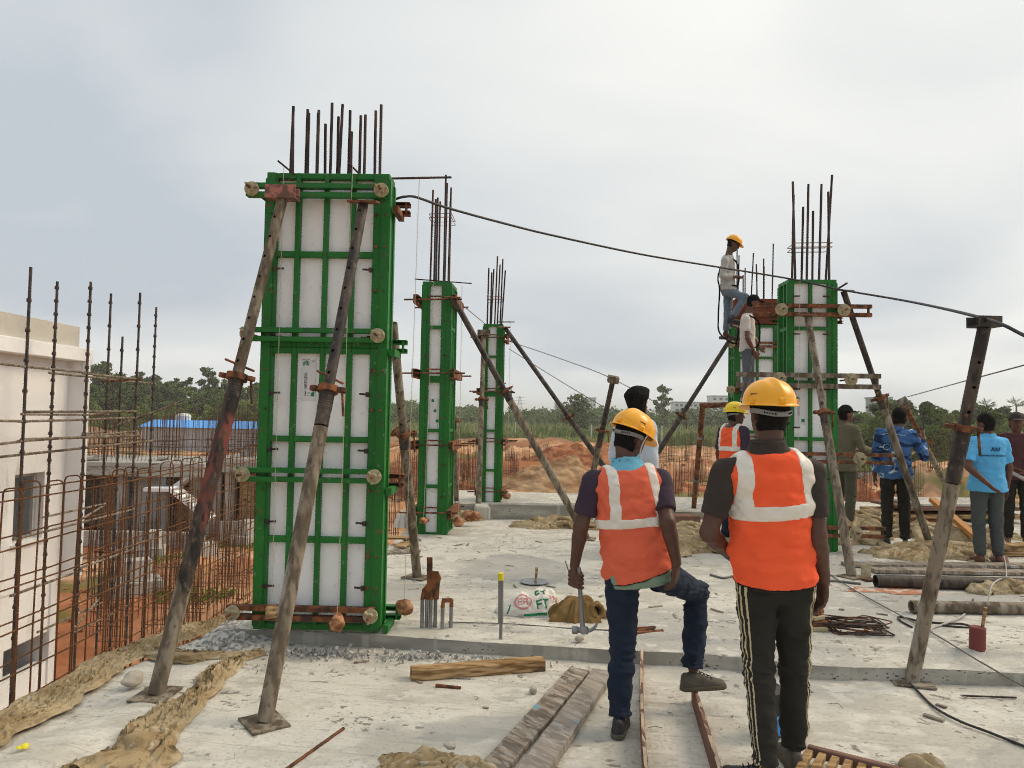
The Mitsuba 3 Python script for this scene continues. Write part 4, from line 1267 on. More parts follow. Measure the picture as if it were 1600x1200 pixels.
# first column: nearest, four bays wide
FA = [(0.0, 0.076), (0.209, 0.243), (0.414, 0.445), (0.605, 0.640), (0.773, 0.885)]
SA = [(0.0, 0.045), (0.09, 0.115), (0.16, 0.20)]
CA = (-1.79, 5.21, 0.115)
tA, atA, U, V = formwork('tall green framed column formwork with white infill sheets, nearest and widest of the columns', CA, RAD(1.2), 0.885, 0.20, FA, SA, zs=3.25 / 3.2)
for z, m in ((3.11, 'green_paint'), (2.075, 'green_paint'), (1.085, 'green_paint'), (0.125, 'rust')):
    l = 0.13 if z > 1 else 0.17
    waler(tA, lambda u, n, zz: atA(u, -n, zz), U, V * -1, -l, 0.865, 0.034, z, m)
    for u in (-l + 0.045, 0.84):
        washer_rod(tA, atA(u, -0.066, z), -V)
    waler(tA, lambda u, n, zz: atA(u, 0.20 + n, zz), U, V, -0.06, 1.0, 0.034, z - 0.05, 'rust' if z > 3 or 1 < z < 2 else 'green_paint')
    R = frame(V)
    obj('side_clamp', box(atA(0.885 + 0.045, 0.14, z - 0.11), (0.04, 0.26, 0.05), np.array([U, V, A(0, 0, 1)])), 'rust' if z > 3 else 'green_paint', tA)
bolts(tA, atA, U, -V, (0.042, 0.80, 0.862), (0.30, 0.52, 0.98, 1.55, 1.83, 2.40, 2.72, 2.95), 0.0)
for z in (0.30, 0.75, 1.26, 1.66, 2.06, 2.55):
    for u, s in ((0.095, 1), (0.753, -1)):
        obj('wedge_pin', cat_([tube([atA(u - s * 0.03, -0.006, z), atA(u + s * 0.045, -0.010, z + 0.004)], 0.008, 6), box(atA(u - s * 0.012, -0.012, z), (0.02, 0.02, 0.034))]), 'rebar_steel', tA)
SPA = []
g = np.random.default_rng(3)
for px, top in ((450, 156), (458, 171), (475, 161), (482, 167), (494, 162), (497, 167), (507, 184), (519, 150), (527, 172), (533, 152), (545, 162), (552, 197), (563, 170), (574, 169), (588, 162), (599, 152)):
    u = (px - 425) / 192 * 0.875
    SPA.append((u, 0.09 if len(SPA) % 2 else 0.15, (273 - top) / 710 * 3.2 * (1.0 if len(SPA) % 2 else 1.05), 0.004 * g.normal()))
bars('row of sixteen dark rebars standing out of the nearest column formwork', atA, SPA, 3.25)
# label plate on a sheet: print only
st = thing('sticker', 'white sticker with green print on the nearest column formwork', 'sticker')
so = atA(0.275, -0.0, 1.62) + V * 0.049
RS = np.array([U, A(0, 0, 1), -V])
obj('sheet', box(so + U * 0.05 + A(0, 0, 0.14), (0.105, 0.30, 0.0016), RS), 'paper', st)


def lettering(parent, text, org, ux, uy, h, m, name='lettering', depth=0.0008, bold=True):
    t_ = meshkit.text_mesh(text, h, depth, bold)
    v = np.array(t_.vertices)
    n = np.cross(ux, uy)
    return obj(name, trimesh.Trimesh(org + v[:, :1] * ux + v[:, 1:2] * uy + v[:, 2:] * n, t_.faces, process=False), m, parent)


fo = so - V * 0.0012
lettering(st, 'NEXGEN', fo + U * 0.040 + A(0, 0, 0.075), A(0, 0, 1), -U, 0.020, 'print_black')
for q in range(5):
    obj('emblem_bar', box(fo + U * (0.012 + 0.009 * q) + A(0, 0, 0.262 - 0.002 * abs(q - 2)), (0.0065, 0.036 - 0.004 * abs(q - 2), 0.001), RS), 'print_green', st)
obj('emblem_bar', box(fo + U * 0.03 + A(0, 0, 0.284), (0.05, 0.004, 0.001), RS), 'print_black', st)
obj('emblem', box(fo + U * 0.082 + A(0, 0, 0.275), (0.022, 0.012, 0.001), RS @ np.eye(3)), 'far_grey', st)
obj('emblem', cat_([box(fo + U * 0.083 + A(0, 0, 0.035), (0.022, 0.026, 0.001), RS), box(fo + U * 0.090 + A(0, 0, 0.052), (0.026, 0.005, 0.001), RS)]), 'print_green', st)
obj('emblem', tm([fo + U * 0.026 + A(0, 0, 0.02), fo + U * 0.034 + A(0, 0, 0.03), fo + U * 0.034 + A(0, 0, 0.065), fo + U * 0.026 + A(0, 0, 0.055)], [[0, 1, 2, 3]]), 'prop_dark', st)
obj('line', cat_([box(fo + U * 0.055 + A(0, 0, 0.028 + 0.011 * q), (0.03 - 0.005 * q, 0.002, 0.001), RS) for q in range(3)]), 'print_black', st)

# second column: one bay wide, its bays on the right side show as well
FB = [(0.0, 0.095), (0.245, 0.37)]
SB = [(0.0, 0.05), (0.16, 0.19), (0.30, 0.33), (0.44, 0.50)]
tB, atB, UB, VB = formwork('narrow green column formwork with one white bay, middle of the three on the left', (-1.17, 9.36, 0.094), RAD(3.5), 0.37, 0.50, FB, SB, fine=False, zs=3.25 / 3.2)


def rod_clamps(t, at, U, V, W, D, zs, m='rust', left=0.16, right=0.30):
    """Short channel clamps along both sides, pulled together by rods across the front and the back."""
    R = np.array([U, V, A(0, 0, 1)])
    for k, z in enumerate(zs):
        for s, u in ((-1, -0.055), (1, W + 0.055)):
            ms = [box(at(u, D / 2 - 0.04, z + q * 0.05), (0.06, D + 0.30, 0.012), R) for q in (-1, 1)]
            ms += [box(at(u + s * 0.026, D / 2 - 0.04, z), (0.010, D + 0.298, 0.09), R)]
            obj('side_clamp', cat_(ms), m, t)
        for v in (-0.10, D + 0.10):
            obj('tie_rod', tube([at(-left - 0.06, v, z), at(W + right * (0.5 + 0.2 * (k % 3)), v, z + 0.01)], 0.011, 7), 'rust', t)
        obj('cross_bar', box(at(W / 2 - 0.02, -0.012, z + 0.06), (0.20, 0.02, 0.018), R), 'rust', t)


rod_clamps(tB, atB, UB, VB, 0.37, 0.50, (3.0, 2.06, 1.15, 0.30))
bolts(tB, atB, UB, -VB, (0.05, 0.30, 0.34), (0.5, 0.9, 1.5, 2.3, 2.75, 3.02), 0.0)
SPB = [(0.08, 0.08, 1.22, 0.01), (0.13, 0.42, 1.17, 0.0), (0.155, 0.08, 1.12, 0.0), (0.215, 0.42, 1.42, 0.005), (0.235, 0.25, 0.4, 0.0), (0.255, 0.08, 1.42, 0.0), (0.275, 0.42, 1.36, 0.0), (0.29, 0.25, 1.12, 0.005), (0.10, 0.25, 1.15, 0.0)]
bars('bundle of tall rebars above the middle left column formwork', atB, SPB, 3.25, 0.013, (3.25 + 0.85, 0.05, 0.34, 0.06, 0.44))
obj('paper_label', box(atB(0.17, 0.044, 1.55), (0.10, 0.002, 0.40), np.array([UB, VB, A(0, 0, 1)])), 'paper', tB)
obj('paper_label', cat_([box(atB(0.155 + 0.03 * q, 0.042, 1.72 - 0.13 * q), (0.035, 0.002, 0.035), np.array([UB, VB, A(0, 0, 1)])) for q in range(3)]), 'print_green', tB)

FC = [(0.0, 0.09), (0.235, 0.35)]
tC, atC, UC, VC = formwork('small distant green column formwork behind the low upstand, beyond the middle left one', (-0.524, 12.9, 0.048), RAD(2.5), 0.35, 0.45, FC, SB[:3] + [(0.40, 0.45)], fine=False)
rod_clamps(tC, atC, UC, VC, 0.35, 0.45, (2.95, 2.0, 1.12, 0.25))
bars('bundle of rebars above the distant green column formwork', atC, [(0.06, 0.08, 1.02, 0.01), (0.09, 0.4, 1.0, 0.01), (0.13, 0.08, 1.0, 0.03), (0.17, 0.4, 1.30, 0.03), (0.24, 0.08, 1.08, 0.03), (0.27, 0.4, 1.25, 0.03), (0.31, 0.2, 1.0, 0.05)], 3.2, 0.014, (3.65, 0.05, 0.31, 0.06, 0.40))

# right hand column, two bays
FD = [(0.0, 0.07), (0.25, 0.283), (0.465, 0.565)]
tD, atD, UD, VD = formwork('two bay green column formwork on the right with the tallest rebars', (3.252, 8.6, 0.11), RAD(2.0), 0.565, 0.36, FD, [(0.0, 0.05), (0.165, 0.195), (0.31, 0.36)], fine=False)
wD = lambda u, n, zz: atD(u, -n, zz)
waler(tD, wD, UD, -VD, -0.42, 0.95, 0.034, 2.83, 'rust', gap=0.055, hh=0.045)
waler(tD, lambda u, n, zz: atD(u, 0.36 + n, zz), UD, VD, -0.1, 0.80, 0.034, 2.78, 'rust')
waler(tD, wD, UD, -VD, -0.62, 1.05, 0.034, 2.0, 'prop_mud', gap=0.07, hh=0.055)
waler(tD, wD, UD, -VD, -0.1, 1.2, 0.034, 1.10, 'rust', gap=0.05, hh=0.04)
waler(tD, wD, UD, -VD, -0.1, 1.1, 0.034, 0.25, 'rust', gap=0.05, hh=0.04)
for z, us in ((2.83, (-0.10, 0.62)), (2.02, (-0.12, 0.70)), (1.10, (0.80, 0.02)), (0.25, (0.75, 0.02))):
    for u in us:
        washer_rod(tD, atD(u, -0.066, z), -VD, 0.075)
for z in (2.55, 1.9, 1.45, 0.85, 0.5, 3.0):
    for u, s in ((0.075, 1), (0.46, -1)):
        obj('wedge_pin', tube([atD(u - s * 0.02, -0.01, z), atD(u + s * 0.06, -0.014, z)], 0.010, 5), 'rebar_steel', tD)
bars('very tall rebars tied by a hoop above the two bay right column', atD, [(0.11, 0.08, 1.20, -0.03), (0.14, 0.28, 1.10, 0.02), (0.245, 0.08, 1.17, 0.02), (0.255, 0.28, 0.95, 0.02), (0.385, 0.28, 0.90, 0.01), (0.39, 0.08, 1.17, 0.03), (0.51, 0.08, 1.08, -0.01), (0.545, 0.28, 1.35, 0.08)], 3.2, 0.014, (3.60, 0.09, 0.54, 0.06, 0.30))
st = thing('sticker', 'white sticker with small green print on the two bay right column', 'sticker')
RS = np.array([UD, A(0, 0, 1), -VD])
so = atD(0.16, 0.048, 1.66)
obj('sheet', box(so, (0.13, 0.36, 0.002), RS), 'paper', st)
obj('emblem', cat_([box(so - VD * 0.0015 + UD * dx + A(0, 0, dz), (0.04, 0.04, 0.001), RS) for dx, dz in ((-0.03, 0.13), (0.03, -0.13))]), 'print_green', st)
lettering(st, 'NEXGEN', so - VD * 0.0012 + UD * -0.01 + A(0, 0, -0.08), A(0, 0, 1), -UD, 0.024, 'print_black')

FE = [(0.0, 0.10), (0.385, 0.42), (0.68, 0.80)]
tE, atE, UE, VE = formwork('green column formwork with a brown plywood crown behind the workers on the right', (3.918, 12.85, 0.109), RAD(2.0), 0.80, 0.40, FE, [(0.0, 0.05), (0.185, 0.215), (0.35, 0.40)], fine=False)
for z in (2.85, 2.05, 1.2, 0.3):
    waler(tE, lambda u, n, zz: atE(u, -n, zz), UE, -VE, -0.15, 0.95, 0.034, z, 'rust')
    for u in (-0.08, 0.86):
        washer_rod(tE, atE(u, -0.066, z), -VE, 0.07)
RE = np.array([UE, VE, A(0, 0, 1)])
for s, d in (((0.42, -0.012, 3.44), (0.78, 0.022, 0.44)), ((0.42, 0.412, 3.44), (0.78, 0.022, 0.44)), ((0.02, 0.2, 3.44), (0.022, 0.40, 0.438)), ((0.82, 0.2, 3.44), (0.022, 0.40, 0.438))):
    obj('plywood_board', box(atE(*s), d, RE), 'red_ply', tE, label='brown plywood board')
obj('batten', box(atE(0.42, -0.04, 3.36), (0.84, 0.04, 0.05), RE), 'red_ply', tE)
bars('thin rebars above the brown plywood crown of the rear right formwork', atE, [(0.06, 0.1, 0.95, 0.0), (0.13, 0.3, 0.85, 0.02), (0.17, 0.1, 0.45, 0.0), (0.26, 0.3, 0.62, 0.0), (0.31, 0.1, 0.85, 0.04), (0.42, 0.1, 0.65, -0.02), (0.47, 0.3, 0.55, 0.0), (0.53, 0.1, 0.75, 0.0), (0.60, 0.3, 0.65, 0.0), (0.68, 0.1, 1.02, 0.02)], 3.65, 0.012)


# ---------------------------------------------------------------- adjustable steel props
def pipe(a, b, r, m='prop_mud', wall=0.006, holes=None, haxis=None, sides=24, name='tube', parent=None):
    a, b = np.asarray(a, float), np.asarray(b, float)
    L = np.linalg.norm(b - a)
    R = frame(b - a, np.cross(haxis if haxis is not None else A(0, 1, 0), b - a))
    mf = manifold3d.Manifold.cylinder(L, r, r, sides) - manifold3d.Manifold.cylinder(L + 0.02, r - wall, r - wall, sides).translate((0, 0, -0.01))
    for h in holes or ():
        mf -= manifold3d.Manifold.cylinder(4 * r, 0.0105, 0.0105, 10).rotate((90, 0, 0)).translate((0, 2 * r, h))
    v, f, _ = meshkit.arrays(mf)
    return obj(name, trimesh.Trimesh(v @ R + a, f, process=False), m, parent, smooth=35)


def prop(label, base, top, split=0.5, r=0.042, ri=0.034, upper='prop_mud', lower=(('prop_mud', 1.0),), head='plate', hrot=0.0, hsize=(0.20, 0.13), collar=True, floor=True, head_mat='prop_mud', hh=0.082):
    t = thing('steel_prop', label, 'steel prop')
    base, top = np.asarray(base, float), np.asarray(top, float)
    d = unit(top - base)
    L = np.linalg.norm(top - base)
    s = base + d * L * split
    t0 = 0.0
    for m, t1 in lower:                        # the outer tube, bottom to top, in its painted lengths
        pipe(base + d * (0.01 + L * split * t0), base + d * L * split * t1, r, m, parent=t, name='outer_tube')
        t0 = t1
    n = int(L * (1 - split) / 0.15)
    pipe(s - d * 0.25, top, ri, upper, holes=[0.25 + 0.08 + 0.15 * k for k in range(n)], haxis=A(0.25, 1, 0), parent=t, name='inner_tube')
    if collar:
        R = frame(d, A(1, 0, 0))
        th = lathe([(r + 0.001, -0.16), (r + 0.004, -0.155)] + [(r + 0.001 + 0.003 * (q % 2), -0.15 + 0.008 * q) for q in range(18)] + [(r + 0.001, 0)], s, d, 20)
        obj('thread', th, 'prop_dark', t, smooth=20)
        ring = lathe([(r - 0.004, -0.02), (r + 0.022, -0.02), (r + 0.022, 0.02), (r - 0.004, 0.02), (r - 0.004, -0.02)], s - d * 0.02, d, 20)
        lug = [lathe([(0.012, -0.012), (0.028, -0.012), (0.028, 0.012), (0.012, 0.012), (0.012, -0.012)], s - d * 0.02 + R[0] * q * (r + 0.045), d, 12) for q in (-1, 1)]
        c = obj('collar', cat_([ring] + lug), 'rust', t, smooth=40)
        h0 = s - d * 0.02 + R[0] * (r + 0.045)
        obj('handle', tube([h0, h0 - A(0, 0, 0.16) + R[0] * 0.012], 0.008, 6), 'rust', c)
        obj('pin', tube([s + d * 0.06 - R[1] * (r + 0.05) - R[0] * 0.06, s + d * 0.06 + R[1] * (r + 0.05) + R[0] * 0.06], 0.008, 6), 'rust', c)
    if floor:
        obj('base_plate', box(base + A(0, 0, 0.008), (0.24, 0.20, 0.012), rotz(0.35 + base[0]), 0.002), 'prop_mud', t)
    if head == 'plate':
        R = frame(d if floor is None else A(0, -0.2, 1), A(math.cos(hrot), math.sin(hrot), 0))
        obj('head_plate', box(top + d * 0.012, (hsize[0], hsize[1], 0.014), R, 0.002), head_mat, t)
    elif head == 'channel':
        R = np.array([A(math.cos(hrot), math.sin(hrot), 0), A(-math.sin(hrot), math.cos(hrot), 0), A(0, 0, 1)])
        o = top + A(0, 0, 0.006)
        m = cat_([box(o, (hsize[0], hsize[1], 0.010), R)] + [box(o + A(0, 0, 0.004 + hh / 2) + R[1] * q * (hsize[1] / 2 - 0.005), (hsize[0], 0.010, hh), R) for q in (-1, 1)])
        obj('head_channel', m, head_mat, t)
    elif head == 'block':
        obj('head_block', box(top + d * 0.05, (hsize[0], hsize[1], 0.10), frame(d, A(math.cos(hrot), math.sin(hrot), 0)), 0.006), head_mat, t)
    return t


MUD = (('prop_mud', 1.0),)
prop('leaning steel prop with red paint flakes at the left corner of the nearest column', (-1.982, 4.199, 0.03), (-1.618, 5.02, 3.114), 0.60, 0.046, 0.036, 'prop_mud', (('prop_flaked', 1.0),), 'channel', -0.02, (0.21, 0.11), head_mat='prop_red')
prop('leaning steel prop crossing the front of the nearest column', (-1.274, 3.924, 0), (-1.047, 4.99, 3.089), 0.585, 0.043, 0.034, 'prop_dark', (('prop_mud', 0.86), ('prop_dark', 1.0)), 'plate', 0.0, (0.20, 0.15), head_mat='rust')
prop('rusty prop behind the right side of the nearest column', (-0.851, 6.883, 0.115), (-0.934, 5.66, 2.345), 0.62, 0.042, 0.035, 'prop_mud', MUD, None)
prop('long leaning prop from the middle left column to the slab beside the hammer worker', (0.973, 9.168, 0.115), (-0.758, 9.12, 3.098), 0.62, 0.045, 0.037, 'prop_dark', (('prop_mud', 1.0),), 'plate', 0.0, (0.2, 0.2), head_mat='rust')
prop('upright prop in front of the small distant column', (-0.478, 11.116, 0.115), (-0.5, 12.55, 3.008), 0.62, 0.043, 0.038, 'prop_mud', MUD, 'channel', 0.0, (0.22, 0.12), floor=False)
prop('black prop leaning down from the small distant column towards the workers', (1.999, 11.287, 0.115), (-0.14, 12.7, 3.165), 0.5, 0.043, 0.038, 'prop_dark', (('prop_dark', 1.0),), 'plate', 0.0, (0.2, 0.16), head_mat='rust')
prop('short free standing prop with a block on top behind the hammer worker', (1.138, 11.32, 0.115), (1.479, 10.75, 2.147), 0.66, 0.045, 0.038, 'prop_dark', (('prop_mud', 0.8), ('prop_dark', 1.0)), 'block', 0.0, (0.16, 0.12))
prop('black prop slanting up to the worker standing on the rear formwork', (1.67, 11.387, 0.115), (3.673, 12.3, 2.989), 0.55, 0.042, 0.036, 'prop_dark', (('prop_dark', 1.0),), None)
prop('muddy prop at the front of the two bay right column', (3.367, 7.241, 0.115), (3.393, 8.38, 2.844), 0.60, 0.045, 0.036, 'prop_mud', MUD, 'plate', 0.0, (0.24, 0.16), head_mat='rust')
prop('prop with see through holes leaning off the right side of the two bay column', (5.155, 9, 0.115), (3.884, 8.55, 3.171), 0.60, 0.043, 0.034, 'prop_dark', MUD, 'plate', 0.0, (0.2, 0.14))
prop('thick free standing prop with an empty channel head on the right', (2.558, 4.695, 0), (2.798, 4.32, 2.215), 0.74, 0.043, 0.036, 'prop_dark', (('prop_mud', 0.78), ('prop_dark', 1.0)), 'channel', 0.1, (0.145, 0.11), head_mat='prop_dark', hh=0.055)
prop('leaning prop with a wooden block head behind the man in the patterned shirt', (7.923, 12.995, 0.115), (5.695, 10.6, 1.898), 0.68, 0.044, 0.037, 'rust', MUD, 'block', 0.2, (0.14, 0.12))
prop('muddy prop standing behind the right side of the middle left column', (-0.804, 11.216, 0.115), (-0.82, 9.95, 2.054), 0.75, 0.042, 0.035, 'prop_mud', MUD, None)
t = thing('pipe_frame', 'rusty pipe frame standing left of the small yellow helmet', 'pipe frame')
p0, p1, p2 = A(3.131, 12.518, 0.115), A(2.849, 10.9, 1.833), A(3.284, 10.7, 1.857)
obj('post', tube([p0, p1], 0.042, 10), 'rust', t, smooth=40)
obj('top_rail', tube([p1 - A(0.04, 0, 0), p2], 0.042, 10), 'rust', t, smooth=40)
obj('post', tube([p2, A(p2[0] - 0.08, p2[1], 0.115)], 0.042, 10), 'rust', t, smooth=40)
obj('coupler', cat_([box(p0 * (1 - q) + p1 * q, (0.10, 0.10, 0.08)) for q in (0.3, 0.72)]), 'prop_mud', t)
t = thing('scaffold_bracket', 'short pipe perch under the worker in the yellow helmet up on the formwork', 'scaffold perch')
q0 = A(3.709, 12.35, 3.016)
obj('pipe', tube([q0 + A(-0.20, 0.0, 0), q0 + A(0.45, 0.15, 0.0)], 0.028, 8), 'prop_dark', t)
obj('pipe', tube([q0 + A(-0.05, -0.15, 0.19), q0 + A(0.40, 0.35, 0.19)], 0.028, 8), 'prop_dark', t)
obj('pipe', tube([q0 + A(0.12, 0.0, -0.04), q0 + A(0.14, 0.05, 0.25)], 0.028, 8), 'prop_dark', t)
obj('pipe', tube([(3.877, 12.35, 1.89), (4.329, 12.5, 1.9)], 0.028, 8), 'prop_dark', t)

# ---------------------------------------------------------------- rebar cage along the free edge, pole scaffold, far cages
t = thing('wall_rebar_cage', 'rusty rebar wall cage with hooked tops along the free edge of the slab', 'rebar cage')
g = np.random.default_rng(17)
XC = -2.92
ys = np.arange(4.0, 9.3, 0.195)
for k, y in enumerate(ys):
    y = y + g.normal(0, 0.012)
    w_, zt = 0.105, 1.19 + g.normal(0, 0.012) + 0.02 * (y - 6)
    l1, l2 = g.normal(0, 0.018, 2)
    pts = [(XC - w_ + l1, y, -1.5), (XC - w_ + l1 * .5, y, 0.2), (XC - w_, y, zt - 0.03), (XC - w_ + 0.01, y, zt - 0.008), (XC - w_ + 0.03, y, zt), (XC - 0.03, y + 0.01, zt + 0.004), (XC - 0.01, y + 0.01, zt - 0.006), (XC, y + 0.01, zt - 0.03), (XC + l2 * .5, y, 0.3), (XC + l2, y, -1.5)]
    if k % 5 == 1:
        pts = pts[:6]
    obj('u_bar', tube(pts, 0.0052, 6), 'cage_rust', t, smooth=50)
for x in (XC - 0.118, XC + 0.012):
    for j, z in enumerate((1.10, 0.86, 0.60, 0.34, 0.08, -0.20, -0.48)):
        z += g.normal(0, 0.02)
        yy = np.linspace(3.4, 9.4, 9)
        obj('long_bar', tube(np.stack([x + 0 * yy, yy, z + g.normal(0, 0.008, 9)], -1), 0.0052, 6), 'cage_rust', t, smooth=50)
c = obj('edge_channel', cat_([box((-2.95, 3.9, -0.02), (0.6, 0.012, 0.10), rotz(-0.15)), box((-2.95, 3.94, -0.065), (0.6, 0.08, 0.010), rotz(-0.15)), box((-2.95, 3.94, 0.025), (0.6, 0.08, 0.010), rotz(-0.15))]), 'rust')
tag(c, 'rusty steel channel poking out under the slab edge at the rebar cage', 'steel channel')

t = thing('pole_scaffold', 'dark cup lock pole scaffold in front of the white house', 'scaffold')
CUP = mikit.ply(lathe([(0.024, -0.03), (0.038, -0.028), (0.040, 0.0), (0.034, 0.03), (0.024, 0.034)], n=8), 'rebar_steel')
STD = [(-8.0, 12.0, 3.95), (-8.0, 13.72, 4.02), (-8.0, 15.55, 4.12), (-8.65, 13.75, 4.02), (-8.65, 15.6, 4.1), (-8.65, 17.6, 4.1), (-8.5, 15.85, 3.2), (-8.0, 10.3, 3.9), (-8.65, 11.9, 3.9)]
for k, (x, y, zt) in enumerate(STD):
    s = obj('standard', tube([(x, y, GZ), (x + 0.01, y, zt)], 0.0245, 8), 'prop_dark', t, smooth=40)
    for z in np.arange(GZ + 2.4, zt - 0.1, 0.25 if k % 2 else 0.5):
        obj('cup', CUP, None, s, to_world=T().translate([x + 0.005, y, float(z)]))
for (a, b_, z0, z1) in ((0, 1, 2.30, 2.30), (1, 2, 2.28, 2.27), (7, 0, 2.32, 2.3), (3, 4, 2.28, 2.27), (4, 5, 2.25, 2.25), (0, 1, 1.40, 1.42), (1, 2, 1.42, 1.45), (7, 0, 1.45, 1.4), (3, 4, 1.5, 1.5), (0, 1, 1.08, 1.1), (1, 2, 1.1, 1.16), (7, 0, 1.0, 1.08), (0, 3, 1.52, 1.5), (1, 4, 1.5, 1.55), (1, 4, 1.15, 1.15), (2, 4, 2.28, 2.2), (0, 1, -0.5, -0.5), (1, 2, -0.5, -0.5), (3, 4, -0.4, -0.4), (0, 1, -1.4, -1.4), (1, 2, -1.35, -1.35), (4, 5, -1.5, -1.5), (1, 2, -2.5, -2.5), (3, 4, -2.5, -2.5), (2, 4, -1.4, -1.4), (1, 4, -0.45, -0.45), (1, 4, -2.4, -2.4), (4, 5, 0.2, 0.2)):
    p, q = STD[a], STD[b_]
    e = unit(A(q[0] - p[0], q[1] - p[1], 0)) * 0.12
    obj('ledger', tube([A(p[0], p[1], z0) - e, A(q[0], q[1], z1) + e], 0.022, 7), 'prop_mud' if (a + b_) % 2 else 'rust', t, smooth=40)
for (a, b_) in ((((-8.6, 15.6, 1.2)), (-7.3, 15.9, 1.75)), ((-8.1, 12.1, 1.1), (-7.2, 14.2, 1.12)), ((-8.9, 12.2, 0.75), (-7.8, 16, 0.95)), ((-8.8, 13.2, 1.55), (-7.9, 15.4, 1.58))):
    obj('loose_pole', tube([a, b_], 0.024, 7), 'prop_mud', t, smooth=40)


def far_cage(x, y, z, h, w, d, n, seed, label, group, r=0.014):
    g = np.random.default_rng(seed)
    m = []
    per = [(-w / 2 + w * q, -d / 2) for q in np.linspace(0, 1, n)] + [(-w / 2 + w * q, d / 2) for q in np.linspace(0.08, 0.94, n - 1)]
    for (u, v) in per:
        hh = h * g.uniform(0.75, 1.05)
        m.append(tube([(x + u, y + v, z), (x + u + g.normal(0, 0.05), y + v + g.normal(0, 0.05), z + hh)], r, 4, caps=False))
    for q in range(3):
        zz = z + h * (0.10 + 0.13 * q + 0.02 * g.random())
        m.append(tube([(x - w / 2, y - d / 2, zz), (x + w / 2, y - d / 2, zz), (x + w / 2, y + d / 2, zz), (x - w / 2, y + d / 2, zz), (x - w / 2, y - d / 2, zz)], r * 0.8, 4, caps=False))
    k = obj('rebar_cage', cat_(m), 'far_rebar')
    tag(k, label, 'rebar cage', group)


CG = [  # bases on the ground: left of the nearest column, then right of it, then beyond the workers
    ('rusty starter rebars standing in the orange pit left of the nearest formwork', 'starter rebars in the pit on the left', [(-11.581, 28.372, -4.5), (-10.015, 18.882, -4.5), (-13.907, 26.55, -4.5), (-9.382, 22.205, -4.5), (-8.499, 21.914, -4.5), (-12.365, 22.735, -4.5), (-16.446, 33.79, -4.5), (-14.788, 26.482, -4.5), (-11.23, 20.468, -4.5), (-11.241, 22.086, -4.5), (-13.198, 26.605, -4.5), (-9.649, 20.561, -4.5), (-11.243, 24.408, -4.5), (-11.907, 26.706, -4.5), (-8.546, 19.759, -4.5), (-9.846, 25.869, -4.5), (-8.257, 22.636, -4.5), (-17.059, 31.539, -4.5), (-13.817, 32.139, -4.5)], 3.0),
    ('rusty starter rebars on red earth between the nearest and the middle left formwork', 'starter rebars on the red earth left of the middle columns', [(-7.081, 45.607, -4.5), (-6.131, 42.405, -4.5), (-6.395, 47.243, -4.5), (-4.933, 38.368, -4.5), (-8.612, 56.508, -4.5), (-8.275, 58.969, -4.5), (-7.58, 57.617, -4.5), (-8.992, 70.926, -4.5), (-5.734, 35.929, -4.5)], 3.6),
    ('rusty starter rebars on red earth between the two narrow green columns', 'starter rebars between the two narrow columns', [(-3.504, 49.303, -4.5), (-3.547, 55.089, -4.5), (-2.725, 47.741, -4.5), (-2.952, 57.433, -4.5), (-4.056, 67.117, -4.5), (-2.982, 65.442, -4.5), (-4.299, 62.298, -4.5)], 3.8),
    ('rusty starter rebars of a column near the brown earth mound', 'starter rebars left of the brown mound', [(-0.6, 72.652, -4.5), (-0.187, 81.067, -4.5), (0.431, 76.809, -4.5), (1.149, 86.319, -4.5), (1.896, 89.775, -4.5), (2.861, 96.083, -4.5), (3.916, 101.859, -4.5), (0.098, 67.913, -4.5), (5.05, 105.179, -4.5)], 2.3),
    ('rusty starter rebars of a column between the two workers in orange vests', 'starter rebars between the two foreground workers', [(13.863, 65.533, -4.5), (17.484, 78.799, -4.5), (13.781, 60.169, -4.5), (17.117, 72.568, -4.5), (20.12, 82.874, -4.5), (14.426, 57.912, -4.5), (18.582, 72.854, -4.5), (19.585, 90.803, -4.5), (17.021, 64.94, -4.5), (10.741, 47.946, -4.5), (23.179, 97.613, -4.5), (17.089, 82.202, -4.5), (21.835, 81.45, -4.5)], 2.9),
    ('rusty starter rebars of a column on the earth beyond the men on the right', 'starter rebars beyond the men on the right', [(23.696, 49.646, -4.5), (26.125, 53.466, -4.5), (25.832, 46.861, -4.5), (29.355, 52.094, -4.5), (29.074, 50.352, -4.5), (31.911, 54.278, -4.5), (29.25, 53.905, -4.5), (29.178, 48.77, -4.5), (22.075, 45.836, -4.5), (32.626, 57.185, -4.5), (35.853, 58.966, -4.5), (43.122, 62.419, -4.5), (29.691, 62.77, -4.5)], 3.2),
]
for lab, grp, ps, h in CG:
    for k, p in enumerate(ps):
        d_ = p[1]
        far_cage(p[0], p[1], float(ground_z(p[0], p[1])) - 0.1, h * (0.85 + 0.3 * ((k * 37) % 10) / 10), 0.5 + 0.05 * (k % 4) + 0.004 * d_, 0.45, 5 + (k % 3), 200 + k + int(p[0] * 7) % 90, lab, grp, 0.010 + 0.00008 * d_)
SH = [(-21.5, 37.5), (-19.3, 38.5), (-18.2, 42), (-20.5, 43), (-15.5, 40), (-13.5, 42), (-12.3, 45), (-14.5, 46.5), (-22.5, 42.5), (-17.0, 49.5), (-20.0, 50.5), (-22.8, 49.6), (-13.0, 38.5), (-24.4, 39.0), (-18.8, 47.8), (-23.3, 36.8), (-20.4, 36.2), (-16.4, 37.3), (-17.6, 39.4), (-14.4, 39.0), (-12.6, 40.4), (-15.8, 44.0), (-21.8, 45.5), (-13.6, 44.8), (-25.6, 41.8), (-27.2, 43.0), (-21.0, 48.9), (-16.0, 51.0)]
